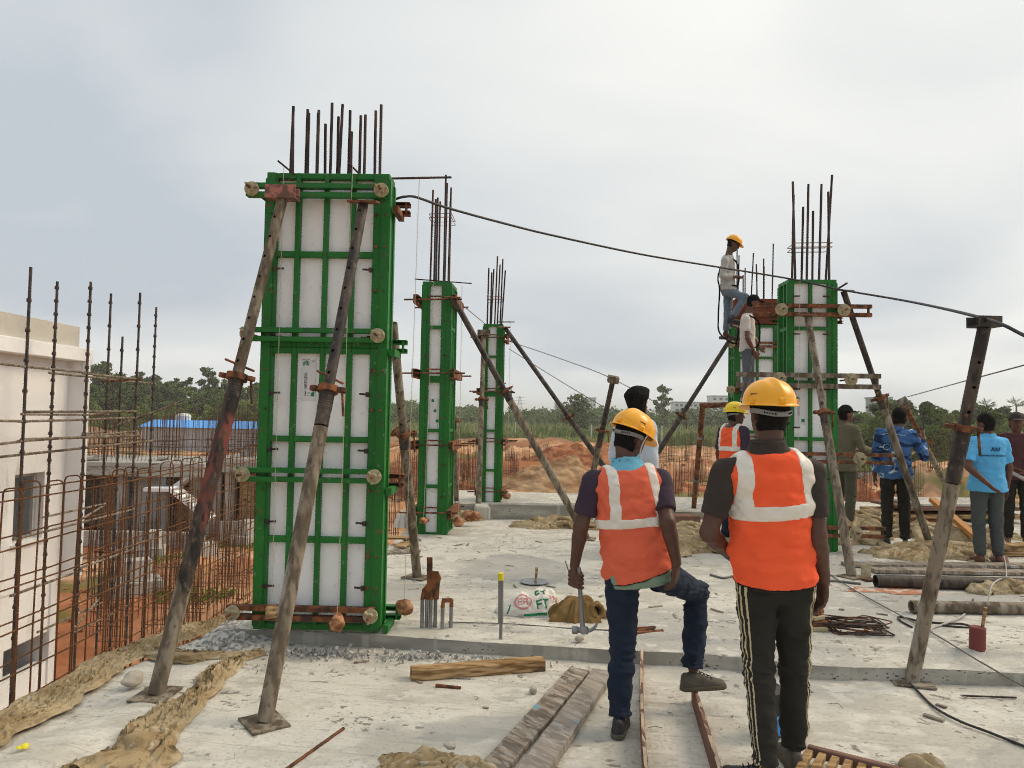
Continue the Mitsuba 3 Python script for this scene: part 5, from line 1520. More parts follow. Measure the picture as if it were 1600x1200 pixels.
for k, (x, y) in enumerate(SH):
    x, y = 0.93 * x, 34.3 + (y - 36) * 0.30
    far_cage(x, y, -0.85 if x < -14.4 else -0.65, 2.1 + 0.9 * ((k * 37) % 10) / 10, 0.8 + 0.1 * (k % 4), 0.5, 5 + k % 4, 400 + k, 'rusty column rebars standing on the half built concrete house', 'rebars on the half built house', 0.0105)

# ---------------------------------------------------------------- people
BODY = A([-.26, .105, .085], [-.12, .160, .112], [0, .166, .116], [.28, .143, .102], [.60, .164, .114], [.84, .166, .100], [.95, .125, .082], [1.04, .066, .064])
SHIRT = A([-.40, .204, .160], [-.12, .200, .152], [0, .190, .142], [.28, .172, .128], [.60, .184, .132], [.84, .180, .116], [.95, .135, .094], [1.04, .070, .070])
VEST = A([-.30, .196, .156], [-.12, .197, .154], [0, .199, .153], [.28, .203, .150], [.60, .207, .150], [.84, .200, .136], [.95, .150, .114], [1.05, .080, .085])


def d_torso(p, fr, prof, lo, hi, k=0.02, s=1.0):
    o, U, V, W, L = fr
    q = p - o
    a, b, c = q @ U, q @ V, q @ W
    t = c / L
    w, d = np.interp(t, prof[:, 0], prof[:, 1]) * s, np.interp(t, prof[:, 0], prof[:, 2]) * s
    r = np.sqrt((a / w) ** 2 + (b / d) ** 2)
    e = (r - 1) * np.minimum(w, d)
    return smax(smax(e, (t - hi) * L, k), (lo - t) * L, k)


def folds(p, amp, f, seed):
    n = meshkit.fbm(p * np.asarray(f, float) + seed * 3.1, 2, seed)
    return amp * (1.0 - 2.6 * np.abs(n - 0.5) * 2)


def stand(x, y, z, yaw, Hh=1.70, **over):
    """Joints of a standing figure in the scene, facing yaw degrees from +y towards +x."""
    s = Hh / 1.70
    J = dict(pelvis=(0, 0, .95), neck=(0, -.02, 1.44), head=(0, .025, 1.585), shl=(-.175, -.01, 1.385), shr=(.175, -.01, 1.385), ell=(-.225, -.03, 1.10), elr=(.225, -.03, 1.10),
             wrl=(-.235, .03, .86), wrr=(.235, .03, .86), hil=(-.088, 0, .90), hir=(.088, 0, .90), knl=(-.095, .015, .49), knr=(.095, .015, .49), anl=(-.10, -.03, .085), anr=(.10, -.03, .085),
             tol=(-.125, .16, .03), tor=(.125, .16, .03))
    J.update(over)
    a = RAD(yaw)
    c_, s_ = math.cos(a), math.sin(a)
    R = np.array([[c_, -s_, 0], [s_, c_, 0], [0, 0, 1.0]])
    out = {k: np.asarray(v, float) * s @ R + A(x, y, z) for k, v in J.items()}
    out['R'] = R
    out['s'] = s
    return out


def hand_chains(wr, d, palm, thumb, curl, s=1.0, spread=0.010):
    """Four fingers and a thumb as chains of (points, radii), from the wrist along d."""
    d, palm = unit(d), unit(palm)
    th = unit(thumb - d * (thumb @ d))
    out = []
    for k, (off, ln, r) in enumerate(((.030, .074, .0088), (.010, .084, .0092), (-.011, .078, .0088), (-.030, .060, .0078))):
        b = wr + s * (d * (.092 - .004 * abs(k - 1)) + th * off)
        e = unit(d + th * (off * spread * 60))
        pts, ang = [b - e * s * .02, b], 0.0
        c = curl[k] if hasattr(curl, '__len__') else curl
        for f_, w_ in ((.46, 0.8), (.31, 1.15), (.23, 0.9)):
            ang += c * w_
            pts.append(pts[-1] + s * ln * f_ * (e * math.cos(ang) + palm * math.sin(ang)))
        out.append((pts, np.array([1.12, 1.08, 1.0, .93, .82]) * r * s))
    b = wr + s * (d * .022 + th * .022 + palm * .006)
    m = b + s * .045 * unit(d * .75 + th * .75 + palm * .28)
    t1 = m + s * .034 * unit(d * .95 + th * .25 + palm * (.25 + .3 * (curl[0] if hasattr(curl, '__len__') else curl)))
    t2 = t1 + s * .026 * unit(d * .95 - th * .05 + palm * (.2 + .5 * (curl[0] if hasattr(curl, '__len__') else curl)))
    out.append(([b, m, t1, t2], np.array([.0145, .0115, .0102, .0086]) * s))
    return out


def person(label, J, look, clothes, fine=False, skin='skin', hands=None, head_up=None, feet=None, group=None):
    if feet is None:                           # bare feet only where there are no shoes
        shod = {c_.__qualname__.split('.')[0] + getattr(c_, 'q', '') for c_ in clothes}
        feet = ''.join(q for q in 'lr' if 'shoe' + q not in shod)
    t = thing('person', label, 'person', group)
    s = J.get('s', 1.0)
    V0 = J['R'][1] if 'R' in J else A(0, 1, 0)
    W = unit(J['neck'] - J['pelvis'])
    U = (J['shr'] - J['shl']) / 2 + (J['hir'] - J['hil'])
    U = unit(U - W * (U @ W))
    V = np.cross(W, U)
    L = np.linalg.norm(J['neck'] - J['pelvis'])
    fr = (J['pelvis'], U, V, W, L)
    lk = unit(look)
    up = unit((head_up if head_up is not None else A(0, 0, 1)))
    rt = unit(np.cross(lk, up))
    up = np.cross(rt, lk)
    HR = np.array([rt, lk, up])
    hc = J['head']
    hh = lambda a, b, c: hc + s * (rt * a + lk * b + up * c)
    ts = J.get('ts', s)

    def head(p):
        d = d_ell(p, hh(0, -.008, .028), HR, s * A(.078, .098, .098))
        d = smin(d, d_ell(p, hh(0, .036, -.048), HR, s * A(.058, .062, .072)), .035 * s)
        d = smin(d, d_rc(p, hh(0, .070, -.095), hh(0, .045, -.09), .020 * s, .03 * s), .03 * s)
        d = smin(d, d_rc(p, hh(0, .094, .008), hh(0, .110, -.030), .009 * s, .0135 * s), .012 * s)
        d = smin(d, d_rc(p, hh(-.03, .086, .022), hh(.03, .086, .022), .010 * s, .010 * s), .016 * s)
        d = smin(d, d_rc(p, hh(-.014, .094, -.062), hh(.014, .094, -.062), .0085 * s, .0085 * s), .008 * s)
        for q in (-1, 1):
            d = smax(d, -d_ell(p, hh(q * .032, .098, .004), HR, s * A(.016, .012, .010)), .012 * s)
            e = d_ell(p, hh(q * .080, -.012, -.018), HR, s * A(.010, .020, .033))
            e = smax(e, -d_ell(p, hh(q * .090, -.006, -.016), HR, s * A(.008, .011, .020)), .006 * s)
            d = smin(d, e, .008 * s)
        nb = J['neck'] - W * .04
        return smin(d, d_rc(p, nb, hh(0, -.022, -.06), .062 * s, .054 * s), .03 * s)

    def arm(p, q):
        d = d_rc(p, J['sh' + q], J['el' + q], .050 * s, .040 * s)
        m = J['el' + q] * .7 + J['wr' + q] * .3
        d = smin(d, smin(d_rc(p, J['el' + q], m, .040 * s, .041 * s), d_rc(p, m, J['wr' + q], .041 * s, .0265 * s), .01), .02 * s)
        return d

    def leg(p, q):
        d = d_rc(p, J['hi' + q], J['kn' + q], .068 * s, .040 * s)
        m = J['kn' + q] * .68 + J['an' + q] * .32 - V0 * .012 * s
        d = smin(d, smin(d_rc(p, J['kn' + q], m, .039 * s, .041 * s), d_rc(p, m, J['an' + q], .041 * s, .033 * s), .01 * s), .02 * s)
        if q in feet:
            f = unit(J['to' + q] - J['an' + q])
            hl = J['an' + q] - f * .03 * s - A(0, 0, .045 * s)
            d = smin(d, d_rc(p, hl, J['an' + q], .030 * s, .036 * s), .02 * s)
            d = smin(d, d_rc(p, J['an' + q] - A(0, 0, .02 * s), J['to' + q], .036 * s, .022 * s), .025 * s)
            d = smin(d, d_rc(p, hl, J['to' + q], .028 * s, .024 * s), .02 * s)
            d = smax(d, -(p[:, 2] - min(J['to' + q][2], J['an' + q][2] - .05 * s) + .026 * s), .01 * s)
        return d

    def torso(p):
        d = d_torso(p, fr, BODY, -.24, 1.02, .05, ts)
        return smin(d, d_rc(p, J['shl'] * .75 + J['shr'] * .25, J['shr'] * .75 + J['shl'] * .25, .062 * s, .062 * s), .05 * s)

    def core(p):
        d = smin(torso(p), head(p), .03 * s)
        for q in 'lr':
            d = smin(d, arm(p, q), .035 * s)
            d = smin(d, leg(p, q), .03 * s)
        return d

    pts = np.array([v for k, v in J.items() if k not in 'Rsts' and len(np.shape(v)) == 1])
    lo, hi = pts.min(0) - .16 * s, pts.max(0) + .18 * s
    boxes, meshes = [], []
    hb = (hc - .17 * s, hc + .17 * s)
    meshes.append(sdf_mesh(lambda p: smin(torso(p), head(p), .03 * s), *hb, .0055 if fine else .0085))
    boxes.append(hb)
    for q in 'lr':
        if hands is None or q not in hands:
            dd = unit(J['wr' + q] - J['el' + q])
            ch = hand_chains(J['wr' + q], dd, -U if q == 'r' else U, V0 - 0.3 * dd, 0.32, s)
            pal = (dd, -U if q == 'r' else U, V0)
        else:
            ch, pal = hands[q]
        d_, n_, t_ = pal
        d_, n_ = unit(d_), unit(n_)
        t_ = unit(t_ - d_ * (t_ @ d_))
        n_ = unit(np.cross(d_, t_)) * (1 if np.cross(d_, t_) @ n_ > 0 else -1)
        wr = J['wr' + q]

        def handf(p, ch=ch, wr=wr, d_=d_, n_=n_, t_=t_, q=q):
            d = arm(p, q)
            e = d_ell(p, wr + d_ * .052 * s + n_ * .002, np.array([t_, d_, n_]), s * A(.042, .056, .0185))
            d = smin(d, e, .018 * s)
            for cp, cr in ch:
                f = None
                for a_, b_, ra, rb in zip(cp[:-1], cp[1:], cr[:-1], cr[1:]):
                    g_ = d_rc(p, a_, b_, ra, rb)
                    f = g_ if f is None else smin(f, g_, .003 * s)
                d = smin(d, f, .007 * s)
            return d
        allp = np.vstack([np.array(c[0]) for c in ch] + [wr[None]])
        b = (allp.min(0) - .045 * s, allp.max(0) + .045 * s)
        meshes.append(sdf_mesh(handf, *b, .003 if fine else .0048))
        boxes.append(b)
    cs = sdf_mesh(core, lo, hi, .010 if fine else .015)
    c = cs.triangles_center
    keep = np.ones(len(c), bool)
    for b in boxes:
        keep &= ~np.all((c > b[0] + .010) & (c < b[1] - .010), axis=1)
    meshes.append(trimesh.Trimesh(cs.vertices, cs.faces[keep], process=False))
    scene[t] = mikit.ply(cat_(meshes), skin, smooth=True)
    ctx = dict(t=t, J=J, fr=fr, s=s, ts=ts, U=U, V=V, W=W, L=L, V0=V0, HR=HR, hh=hh, hc=hc, rt=rt, lk=lk, up=up, h=.0065 if fine else .011, lo=lo, hi=hi, arm=arm, leg=leg, torso=torso, head=head, core=core, fine=fine)
    for c_ in clothes:
        c_(ctx)
    return t


def shirt(m, sleeve=0.62, hem=-.2, seed=1, amp=.006, collar=None, prof=SHIRT, loose=1.0, name='shirt', cuff=.013):
    """Shirt over the torso with sleeves to the given share of the whole arm (1 = wrist)."""
    def go(c):
        J, s = c['J'], c['s']

        def f(p):
            d = d_torso(p, c['fr'], prof, hem, .99, .015, c['ts'] * loose)
            d = smin(d, d_rc(p, J['shl'] * .78 + J['shr'] * .22, J['shr'] * .78 + J['shl'] * .22, (.074 if loose > .93 else .064) * s, (.074 if loose > .93 else .064) * s), .05 * s)
            for q in 'lr':
                a, b, w = J['sh' + q], J['el' + q], J['wr' + q]
                up_ = d_rc(p, a, b, .066 * s, (.060 if sleeve < 1 else .052) * s)
                if sleeve < .5:
                    e = a + (b - a) * sleeve * 2
                    up_ = smax(up_, (p - e) @ unit(b - a), .004)
                else:
                    e = b + (w - b) * (sleeve - .5) * 2
                    up_ = smin(up_, smax(d_rc(p, b, w, .052 * s, .040 * s), (p - e) @ unit(w - b), .004), .02)
                d = smin(d, up_, .04 * s)
            d = d + folds(p, amp, (11, 11, 15), seed) + folds(p, amp * .4, (26, 26, 40), seed + 9)
            nk = c['hh'](0, -.02, -.06)
            return smax(d, -d_rc(p, J['neck'] - c['W'] * .05, nk, .060 * s, .060 * s), .006)
        k = obj(name, sdf_mesh(f, c['lo'], c['hi'], c['h']), m, c['t'], smooth=True)
        if collar:
            prof_c = A([.90, .150, .118], [.97, .112, .094], [1.02, .088, .080], [1.09, .074, .072], [1.2, .070, .070])
            nk = c['hh'](0, -.02, -.05)

            def g(p):
                q = p - c['fr'][0]
                b, t_ = q @ c['V'], (q @ c['W']) / c['L']
                top = 1.105 - .35 * np.clip(b, 0, .1)
                sh = d_torso(p, c['fr'], prof_c, .93, 1.3, .004, c['ts'])
                inn = np.maximum(d_torso(p, c['fr'], prof_c * A(1, .86, .84), .80, 1.4, .004, c['ts']), (1.055 - t_) * c['L'])
                return smax(smax(sh, -inn, .004), (t_ - top) * c['L'], .006) + folds(p, .004, (18, 18, 30), seed + 2)
            obj('collar', sdf_mesh(g, J['neck'] - .19, J['neck'] + .17, min(c['h'], .007)), collar, k, smooth=True)
    return go


def trousers(m, seed=3, amp=.007, waist=.08, wide=1.0, ankle=1.0, stripes=None, prof=SHIRT, name='trousers'):
    def go(c):
        J, s = c['J'], c['s']

        def f(p, grow=0.0):
            d = d_torso(p, c['fr'], BODY, -.235, waist, .02, c['ts'] * 1.08)
            for q in 'lr':
                h_, k_, a_ = J['hi' + q], J['kn' + q], J['an' + q]
                e = d_rc(p, h_, k_, .098 * s * wide, .073 * s * wide)
                b = d_rc(p, k_, k_ + (a_ - k_) * 1.15, .073 * s * wide, .062 * s * wide)
                b = smax(b, (p - (k_ + (a_ - k_) * ankle)) @ unit(a_ - k_), .008)
                e = smin(e, b, .03 * s)
                sh = unit(a_ - k_)
                tt = ((p - k_) @ sh) / np.linalg.norm(a_ - k_)
                w_ = np.exp(-((tt - .05) / .28) ** 2) + 1.2 * np.exp(-((tt - .92) / .16) ** 2)
                e = e + amp * w_ * 1.1 * (1 - 2.6 * np.abs(meshkit.fbm(np.stack([p[:, 0] * 8, p[:, 1] * 8, p[:, 2] * 42 + 7 * p[:, 0]], -1) + seed, 2, seed) - .5) * 2) * (np.abs(d_rc(p, h_, a_, .2, .2)) < .3)
                d = smin(d, e, .02 * s)
            return d + folds(p, amp * .8, (9, 9, 13), seed + 4) + folds(p, amp * .35, (22, 22, 34), seed + 5) - grow
        lo, hi = c['lo'], c['hi'].copy()
        hi[2] = J['pelvis'][2] + .22
        k = obj(name, sdf_mesh(f, lo, hi, c['h']), m, c['t'], smooth=True)
        if stripes:
            for q, sg in (('l', -1), ('r', 1)):
                h_, k_, a_ = J['hi' + q], J['kn' + q], J['an' + q]
                for off in (-.0235, 0.0, .0235):
                    def g(p, off=off):
                        z = p[:, 2]
                        zz = A(a_[2], k_[2], h_[2])
                        cx, cy = (np.interp(z, zz, A(a_[i], k_[i], h_[i])) for i in (0, 1))
                        arc = np.arctan2(p[:, 1] - cy, sg * (p[:, 0] - cx)) * .074 + .034
                        return np.maximum(np.maximum(f(p, .0022), np.abs(arc - off) - .0058), z - h_[2] - .02)
                    pp = np.array([h_, k_, a_])
                    m_ = sdf_mesh(g, pp.min(0) - .13, pp.max(0) + .12, .0046)
                    if len(m_.faces):
                        obj('side_stripe', m_, stripes, k, smooth=True)
    return go


def shoe(q, m, sole='shoe_sole', laces=False, z=None, length=.275, tilt=0.0):
    def go(c):
        J, s = c['J'], c['s']
        an, to = J['an' + q], J['to' + q]
        f = unit(A(to[0] - an[0], to[1] - an[1], tilt))
        lat = unit(np.cross(f, A(0, 0, 1)))
        n = np.cross(lat, f)
        z0 = z if z is not None else min(J['anl'][2], J['anr'][2]) - .088 * s
        hl = an - f * .075 * s
        hl = hl - A(0, 0, hl[2] - z0) if tilt == 0 else an - f * .075 * s - n * .085 * s
        Ln = length * s

        def up_(p, grow=0.0, zlo=.022, zhi=.2):
            q_ = p - hl
            x, y, w = q_ @ f / Ln, q_ @ lat, q_ @ n
            W_ = np.interp(x, [-.02, .05, .2, .45, .7, .88, 1.0, 1.03], [.018, .033, .036, .037, .045, .042, .024, .01]) * s + grow
            H_ = np.interp(x, [-.02, .02, .12, .3, .42, .6, .8, .95, 1.03], [.05, .098, .104, .108, .092, .068, .056, .045, .02]) * s + grow
            r = (np.abs(y / W_) ** 2.6 + np.abs(np.maximum(w, 0) / H_) ** 2.6) ** (1 / 2.6)
            d = (r - 1) * np.minimum(W_, H_)
            d = smax(d, np.maximum(-x * Ln - .006, (x - 1.0) * Ln), .02)
            return np.maximum(np.maximum(d, zlo * s - w), w - zhi)
        lo, hi = np.minimum(hl, hl + f * Ln) - .10, np.maximum(hl, hl + f * Ln) + .14
        lo[2], hi[2] = hl[2] - .12, hl[2] + .22
        k = obj('shoe', sdf_mesh(lambda p: up_(p) + folds(p, .0015, (40, 40, 60), 5), lo, hi, .0045 if c['fine'] else .008), m, c['t'], smooth=True)
        obj('sole', sdf_mesh(lambda p: up_(p, .004, 0.0, .026 * s), lo, hi, .0045 if c['fine'] else .008), sole, k, smooth=50)
        if laces:
            ls = []
            for i in range(4):
                x = .36 + .085 * i
                hz = np.interp(x, [.3, .42, .6, .8], [.108, .093, .069, .057]) * s
                b = hl + f * x * Ln + n * (hz + .002)
                ls.append(tube([b - lat * .022 - n * .006, b - lat * .008 + n * .003, b + lat * .008 + n * .003 + f * .008, b + lat * .022 - n * .006 + f * .01], .0028, 5))
            obj('lace', cat_(ls), 'black_strap', k)
    go.q = q
    return go


def vest(m, hem=-.12, band=(.50, .60), sx=.125, sw=.030, seed=7, loose=1.0, hem_tilt=0.0, amp=.010, band_tilt=0.0):
    def go(c):
        J, s = c['J'], c['s']

        def f(p, grow=0.0, full=True):
            d = d_torso(p, c['fr'], VEST, -.6, .99, .02, c['ts'] * loose)
            d = smin(d, d_rc(p, J['shl'] * .80 + J['shr'] * .20, J['shr'] * .80 + J['shl'] * .20, .086 * s, .086 * s), .06 * s)
            d = d + folds(p, amp, (7, 7, 9), seed) + folds(p, amp * .45, (16, 16, 24), seed + 1) + folds(np.stack([p[:, 0] + .9 * p[:, 2], p[:, 1], p[:, 2] - .9 * p[:, 0]], -1), amp * .32, (3, 5, 13), seed + 2) - grow
            q_ = p - J['pelvis']
            cc = (q_ @ c['W']) / c['L'] + hem_tilt * (q_ @ c['U'])
            d = np.maximum(d, (hem - cc) * c['L'])
            for q in 'lr':
                a, b = J['sh' + q], J['el' + q]
                o_ = (1 if q == 'r' else -1) * c['U']
                st = a + o_ * .028 * s
                d = smax(d, -d_rc(p, st + c['W'] * .07 * s, st + (b - a) * .42 + o_ * .035, .082 * s, .060 * s), .006)
            nk = c['hh'](0, -.015, -.06)
            return smax(d, -d_rc(p, J['neck'] - c['W'] * .012 * s, nk, .086 * s, .09 * s), .006)

        def cc(p):
            q_ = p - J['pelvis']
            return (q_ @ c['W']) / c['L'] + hem_tilt * (q_ @ c['U'])
        def cb(p):
            q_ = p - J['pelvis']
            return (q_ @ c['W']) / c['L'] + band_tilt * (q_ @ c['U'])
        lo, hi = c['lo'].copy(), c['hi'].copy()
        lo[2] = J['pelvis'][2] - .30
        hi[2] = J['neck'][2] + .16
        k = obj('vest', sdf_mesh(f, lo, hi, c['h']), m, c['t'], smooth=True)
        hs = min(c['h'], .0075)
        obj('reflective_band', sdf_mesh(lambda p: np.maximum(f(p, .0035), np.maximum(band[0] - cb(p), cb(p) - band[1]) * c['L']), lo, hi, hs), 'reflective', k, smooth=50)
        for sg in (-1, 1):
            obj('reflective_strip', sdf_mesh(lambda p: np.maximum(np.maximum(f(p, .0028), np.abs((p - J['pelvis']) @ c['U'] - sg * (sx + -.036 * (cb(p) - band[1]))) - sw), (band[0] + .005 - cb(p)) * c['L']), lo, hi, hs), 'reflective', k, smooth=50)
        obj('binding', sdf_mesh(lambda p: np.maximum(f(p, .0025), (cc(p) - hem - .018) * c['L']), lo, hi, hs), 'vest_binding', k, smooth=50)
    return go


def hair(kind='short', m='hair', seed=5):
    def go(c):
        s, hh, HR = c['s'], c['hh'], c['HR']

        def f(p):
            q = (p - c['hc']) @ HR.T / s
            if kind == 'quiff':
                d = c['head'](p) - s * (.008 + .030 * smooth01((q[:, 2] - .0) / .09))
                d = smin(d, d_ell(p, hh(.005, .030, .125), HR, s * A(.078, .092, .040)), .03)
                cut = np.maximum(q[:, 1] - (.060 + .5 * np.maximum(q[:, 2] - .045, -.02)), -.075 - q[:, 2])
                side = np.where(q[:, 2] < .0, np.abs(q[:, 0]) - .088, -1.0)
                d = np.maximum(d, np.maximum(cut, side) * s)
            else:
                d = c['head'](p) - .0085 * s
                cut = np.maximum(q[:, 1] - (.030 + .95 * np.clip(q[:, 2] - .03, -.05, .05)), -.080 - q[:, 2] - .10 * np.abs(q[:, 0]))
                ear = .030 - np.sqrt((q[:, 1] + .010) ** 2 + ((q[:, 2] + .018) * .75) ** 2)
                d = np.maximum(d, np.maximum(cut, np.where(np.abs(q[:, 0]) > .06, ear, -1)) * s)
            return d + folds(p, .0035 if kind == 'quiff' else .0018, (60, 60, 40), seed)
        obj('hair', sdf_mesh(f, c['hc'] - .2 * s, c['hc'] + .2 * s, .005 if c['fine'] else .007), m, c['t'], smooth=True)
    return go


def helmet(m, tilt=0.0, strap=False, harness=True, mark=True, size=1.0):
    """Safety helmet: ribbed shell with rim, peak and slots; the band of its harness shows at the nape."""
    def go(c):
        s = c['s'] * size
        rt, lk, up = c['rt'], c['lk'], c['up']
        ct, st_ = math.cos(tilt), math.sin(tilt)
        fw, uu = lk * ct + up * st_, up * ct - lk * st_
        o = c['hh'](0, -.004, .036)
        R = np.array([rt, fw, uu])
        nph = 64
        ph = np.linspace(0, 2 * np.pi, nph, endpoint=False)
        rows = []
        for k in range(17):
            th = np.pi / 2 * k / 16
            r, z = math.sin(th) ** 0.86, math.cos(th) ** 0.92
            x, y = .1135 * r * np.cos(ph), .1360 * r * np.sin(ph)
            zz = .116 * z + 0 * ph
            rib = (.0075 * np.exp(-(x / .014) ** 2) - .0022 * np.exp(-((np.abs(x) - .030) / .008) ** 2)) * np.clip(zz / .06, 0, 1)
            rows.append(np.stack([x, y, zz + rib], -1))
        pk = np.clip(np.sin(ph), 0, 1) ** 2.2
        bk = np.clip(-np.sin(ph), 0, 1) ** 3
        for ex, dz in ((.0035, -.0015), (.010 + .040 * pk, -.004 - .014 * pk), (.0105 + .040 * pk, -.0075 - .015 * pk), (.004, -.0085)):
            x, y = (.1135 + ex * (1 - .35 * pk)) * np.cos(ph), (.1360 + ex) * np.sin(ph)
            rows.append(np.stack([x, y, dz - .006 * bk + 0 * ph], -1))
        for k in range(16, -1, -2):
            q = rows[k].copy() * .965
            rows.append(q)
        v = np.vstack(rows)
        n = len(rows)
        i, j = np.meshgrid(np.arange(n - 1), np.arange(nph), indexing='ij')
        q = np.stack([i * nph + j, (i + 1) * nph + j, (i + 1) * nph + (j + 1) % nph, i * nph + (j + 1) % nph], -1).reshape(-1, 4)
        k = obj('helmet', tm(v * s @ R + o, q), m, c['t'], smooth=38)
        loc = lambda a, b, z: o + s * (rt * a + fw * b + uu * z)
        for a in (-1.15, 1.15, 0):
            b_ = loc(.119 * math.sin(a), -.141 * math.cos(a), .012)
            e = unit(rt * math.sin(a) - fw * math.cos(a))
            obj('slot', box(b_ - e * .003, (.030 * s, .008, .024 * s), np.array([np.cross(uu, e), e, uu]), .003), m, k)
        if mark:
            e = unit(-rt * .93 - fw * .25)
            for sg in (-1, 1):
                e = unit(rt * sg * .9 - fw * .40)
                b_ = loc(.106 * sg * .9, -.136 * .40, .040)
                obj('marking', cat_([box(b_ + np.cross(uu, e) * (q - 1.5) * .009 * s, (.006 * s, .006, .012 * s), np.array([np.cross(uu, e), e, uu])) for q in range(4)]), 'prop_dark', k)
        if harness:
            a = np.linspace(-1.75, 1.75, 40)
            ms = []
            for w, dz, rr in ((.011, -.030, 0.0),):
                e = np.stack([.088 * np.sin(a), -.013 - .098 * np.cos(a), dz - .018 * np.cos(a) ** 2 - .0 * a], -1)
                for zz in (0,):
                    top, bot = e + A(0, 0, w), e - A(0, 0, w)
                    out = np.stack([np.sin(a), -np.cos(a), 0 * a], -1) * .003
                    ring = np.stack([top - out, top + out, bot + out, bot - out], 1).reshape(-1, 3)
                    m_ = len(a)
                    ii, jj = np.meshgrid(np.arange(m_ - 1), np.arange(4), indexing='ij')
                    ms.append(tm(ring * s @ R + o, np.stack([ii * 4 + jj, ii * 4 + (jj + 1) % 4, (ii + 1) * 4 + (jj + 1) % 4, (ii + 1) * 4 + jj], -1).reshape(-1, 4)))
            hb = obj('harness_band', cat_(ms), 'harness_grey', k, smooth=40)
            hol = []
            for q in np.linspace(-.75, .75, 13):
                hol.append(box(loc(.092 * math.sin(q), -.013 - .1025 * math.cos(q), -.030 - .018 * math.cos(q) ** 2), (.005, .003, .007), np.array([rt * math.cos(q) + fw * math.sin(q), unit(rt * math.sin(q) - fw * math.cos(q)), uu])))
            obj('band_hole', cat_(hol), 'black_hole', hb, kind='stuff')
            obj('buckle', box(loc(.006, -.117, -.048), (.05 * s, .010, .018 * s), R, .003), 'harness_grey', hb)
        if strap:
            pts = [loc(.102, .01, -.005), c['hh'](.086, .012, -.03), c['hh'](.072, .035, -.085), c['hh'](.03, .06, -.115), c['hh'](-.03, .06, -.115), c['hh'](-.072, .035, -.085), c['hh'](-.086, .012, -.03), loc(-.102, .01, -.005)]
            obj('chin_strap', tube(smooth_path(pts, 6), .0035, 6), 'strap_white', k)
    return go


def cap(m='cap_dark'):
    def go(c):
        s, hh, HR = c['s'], c['hh'], c['HR']

        def f(p):
            q = (p - c['hc']) @ HR.T / s
            d = smax(d_ell(p, hh(0, -.006, .035), HR, s * A(.089, .109, .108)), (.045 - q[:, 2] + .1 * q[:, 1]) * s, .006)
            b = smax(d_ell(p, hh(0, .115, .050), HR, s * A(.072, .085, .010)), (.07 - q[:, 1]) * s, .004)
            return smin(d, b, .008)
        obj('cap', sdf_mesh(f, c['hc'] - .24 * s, c['hc'] + .24 * s, .006), m, c['t'], smooth=50)
    return go


def strap_belt(path_fn, r=.012, m='black_strap', name='strap'):
    def go(c):
        for pts in path_fn(c):
            obj(name, tube(smooth_path(pts, 6), r, 6), m, c['t'], smooth=True)
    return go


# --- the two workers in the foreground, seen from behind
J1 = dict(head=A(0.652, 3.98, 1.54), neck=A(0.623, 3.94, 1.389), pelvis=A(0.688, 3.93, 0.872), shl=A(0.444, 3.93, 1.302), shr=A(0.808, 3.95, 1.313), ell=A(0.38, 3.91, 1.066), elr=A(0.813, 3.79, 1.111),
          wrl=A(0.355, 3.98, 0.842), wrr=A(0.863, 3.8, 0.904), hil=A(0.602, 3.92, 0.798), hir=A(0.807, 3.96, 0.81), knl=A(0.608, 3.93, 0.433), knr=A(1.091, 4.29, 0.637), anl=A(0.586, 3.87, 0.116), anr=A(1.053, 4.2, 0.235),
          tol=A(0, 0, 0), tor=A(0, 0, 0), s=0.97, ts=1.0)
J1['anl'][2] = 0.085
J1['tol'] = J1['anl'] + A(0.05, 0.19, -0.06)
J1['tor'] = J1['anr'] + A(0.20, 0.05, -0.06)
w1 = J1['wrl']
hd1 = A(0.0, 0.0, -1.0)
HB = w1 + A(0.022, -0.010, -0.060)               # where the handle passes through the fist
ch1 = []
for k_, (dz, ln) in enumerate(((-.098, 1.0), (-.076, 1.06), (-.054, 1.0), (-.034, .86))):
    b_ = w1 + A(-.024, .012, dz)
    h_ = A(HB[0] + 0.004, HB[1], w1[2] + dz - .006)
    ch1.append(([b_ + A(.016, .014, .012), b_, A(h_[0] - .030 * ln, h_[1] - .010, h_[2] + .001), A(h_[0] - .008, h_[1] - .026, h_[2] - .003), A(h_[0] + .017, h_[1] - .020, h_[2] - .006)], A(.0100, .0105, .0098, .0090, .0078)))
ch1.append(([w1 + A(.018, .010, -.018), w1 + A(.034, .000, -.046), w1 + A(.037, -.008, -.082), w1 + A(.033, -.012, -.110)], A(.0150, .0120, .0102, .0086)))
dr1 = unit(J1['wrr'] - J1['elr'])
hd2 = unit(A(-0.06, 0.05, -1.0))
HANDS1 = {'l': (ch1, (hd1, A(1, -.3, 0), A(.3, 1, 0))), 'r': (hand_chains(J1['wrr'], hd2, A(-.85, .50, 0), A(.50, .85, 0), (0.40, .42, .46, .5), .97), (hd2, A(-.85, .50, 0), A(.50, .85, 0)))}


def hem_part(c):
    def f(p):
        d = d_torso(p, c['fr'], SHIRT, -.215, -.05, .012, c['ts'] * .94)
        return d + folds(p, .006, (9, 9, 16), 12)
    obj('shirt_hem', sdf_mesh(f, J1['pelvis'] - .30, J1['pelvis'] + .30, .007), 'shirt_teal', c['t'], smooth=True)


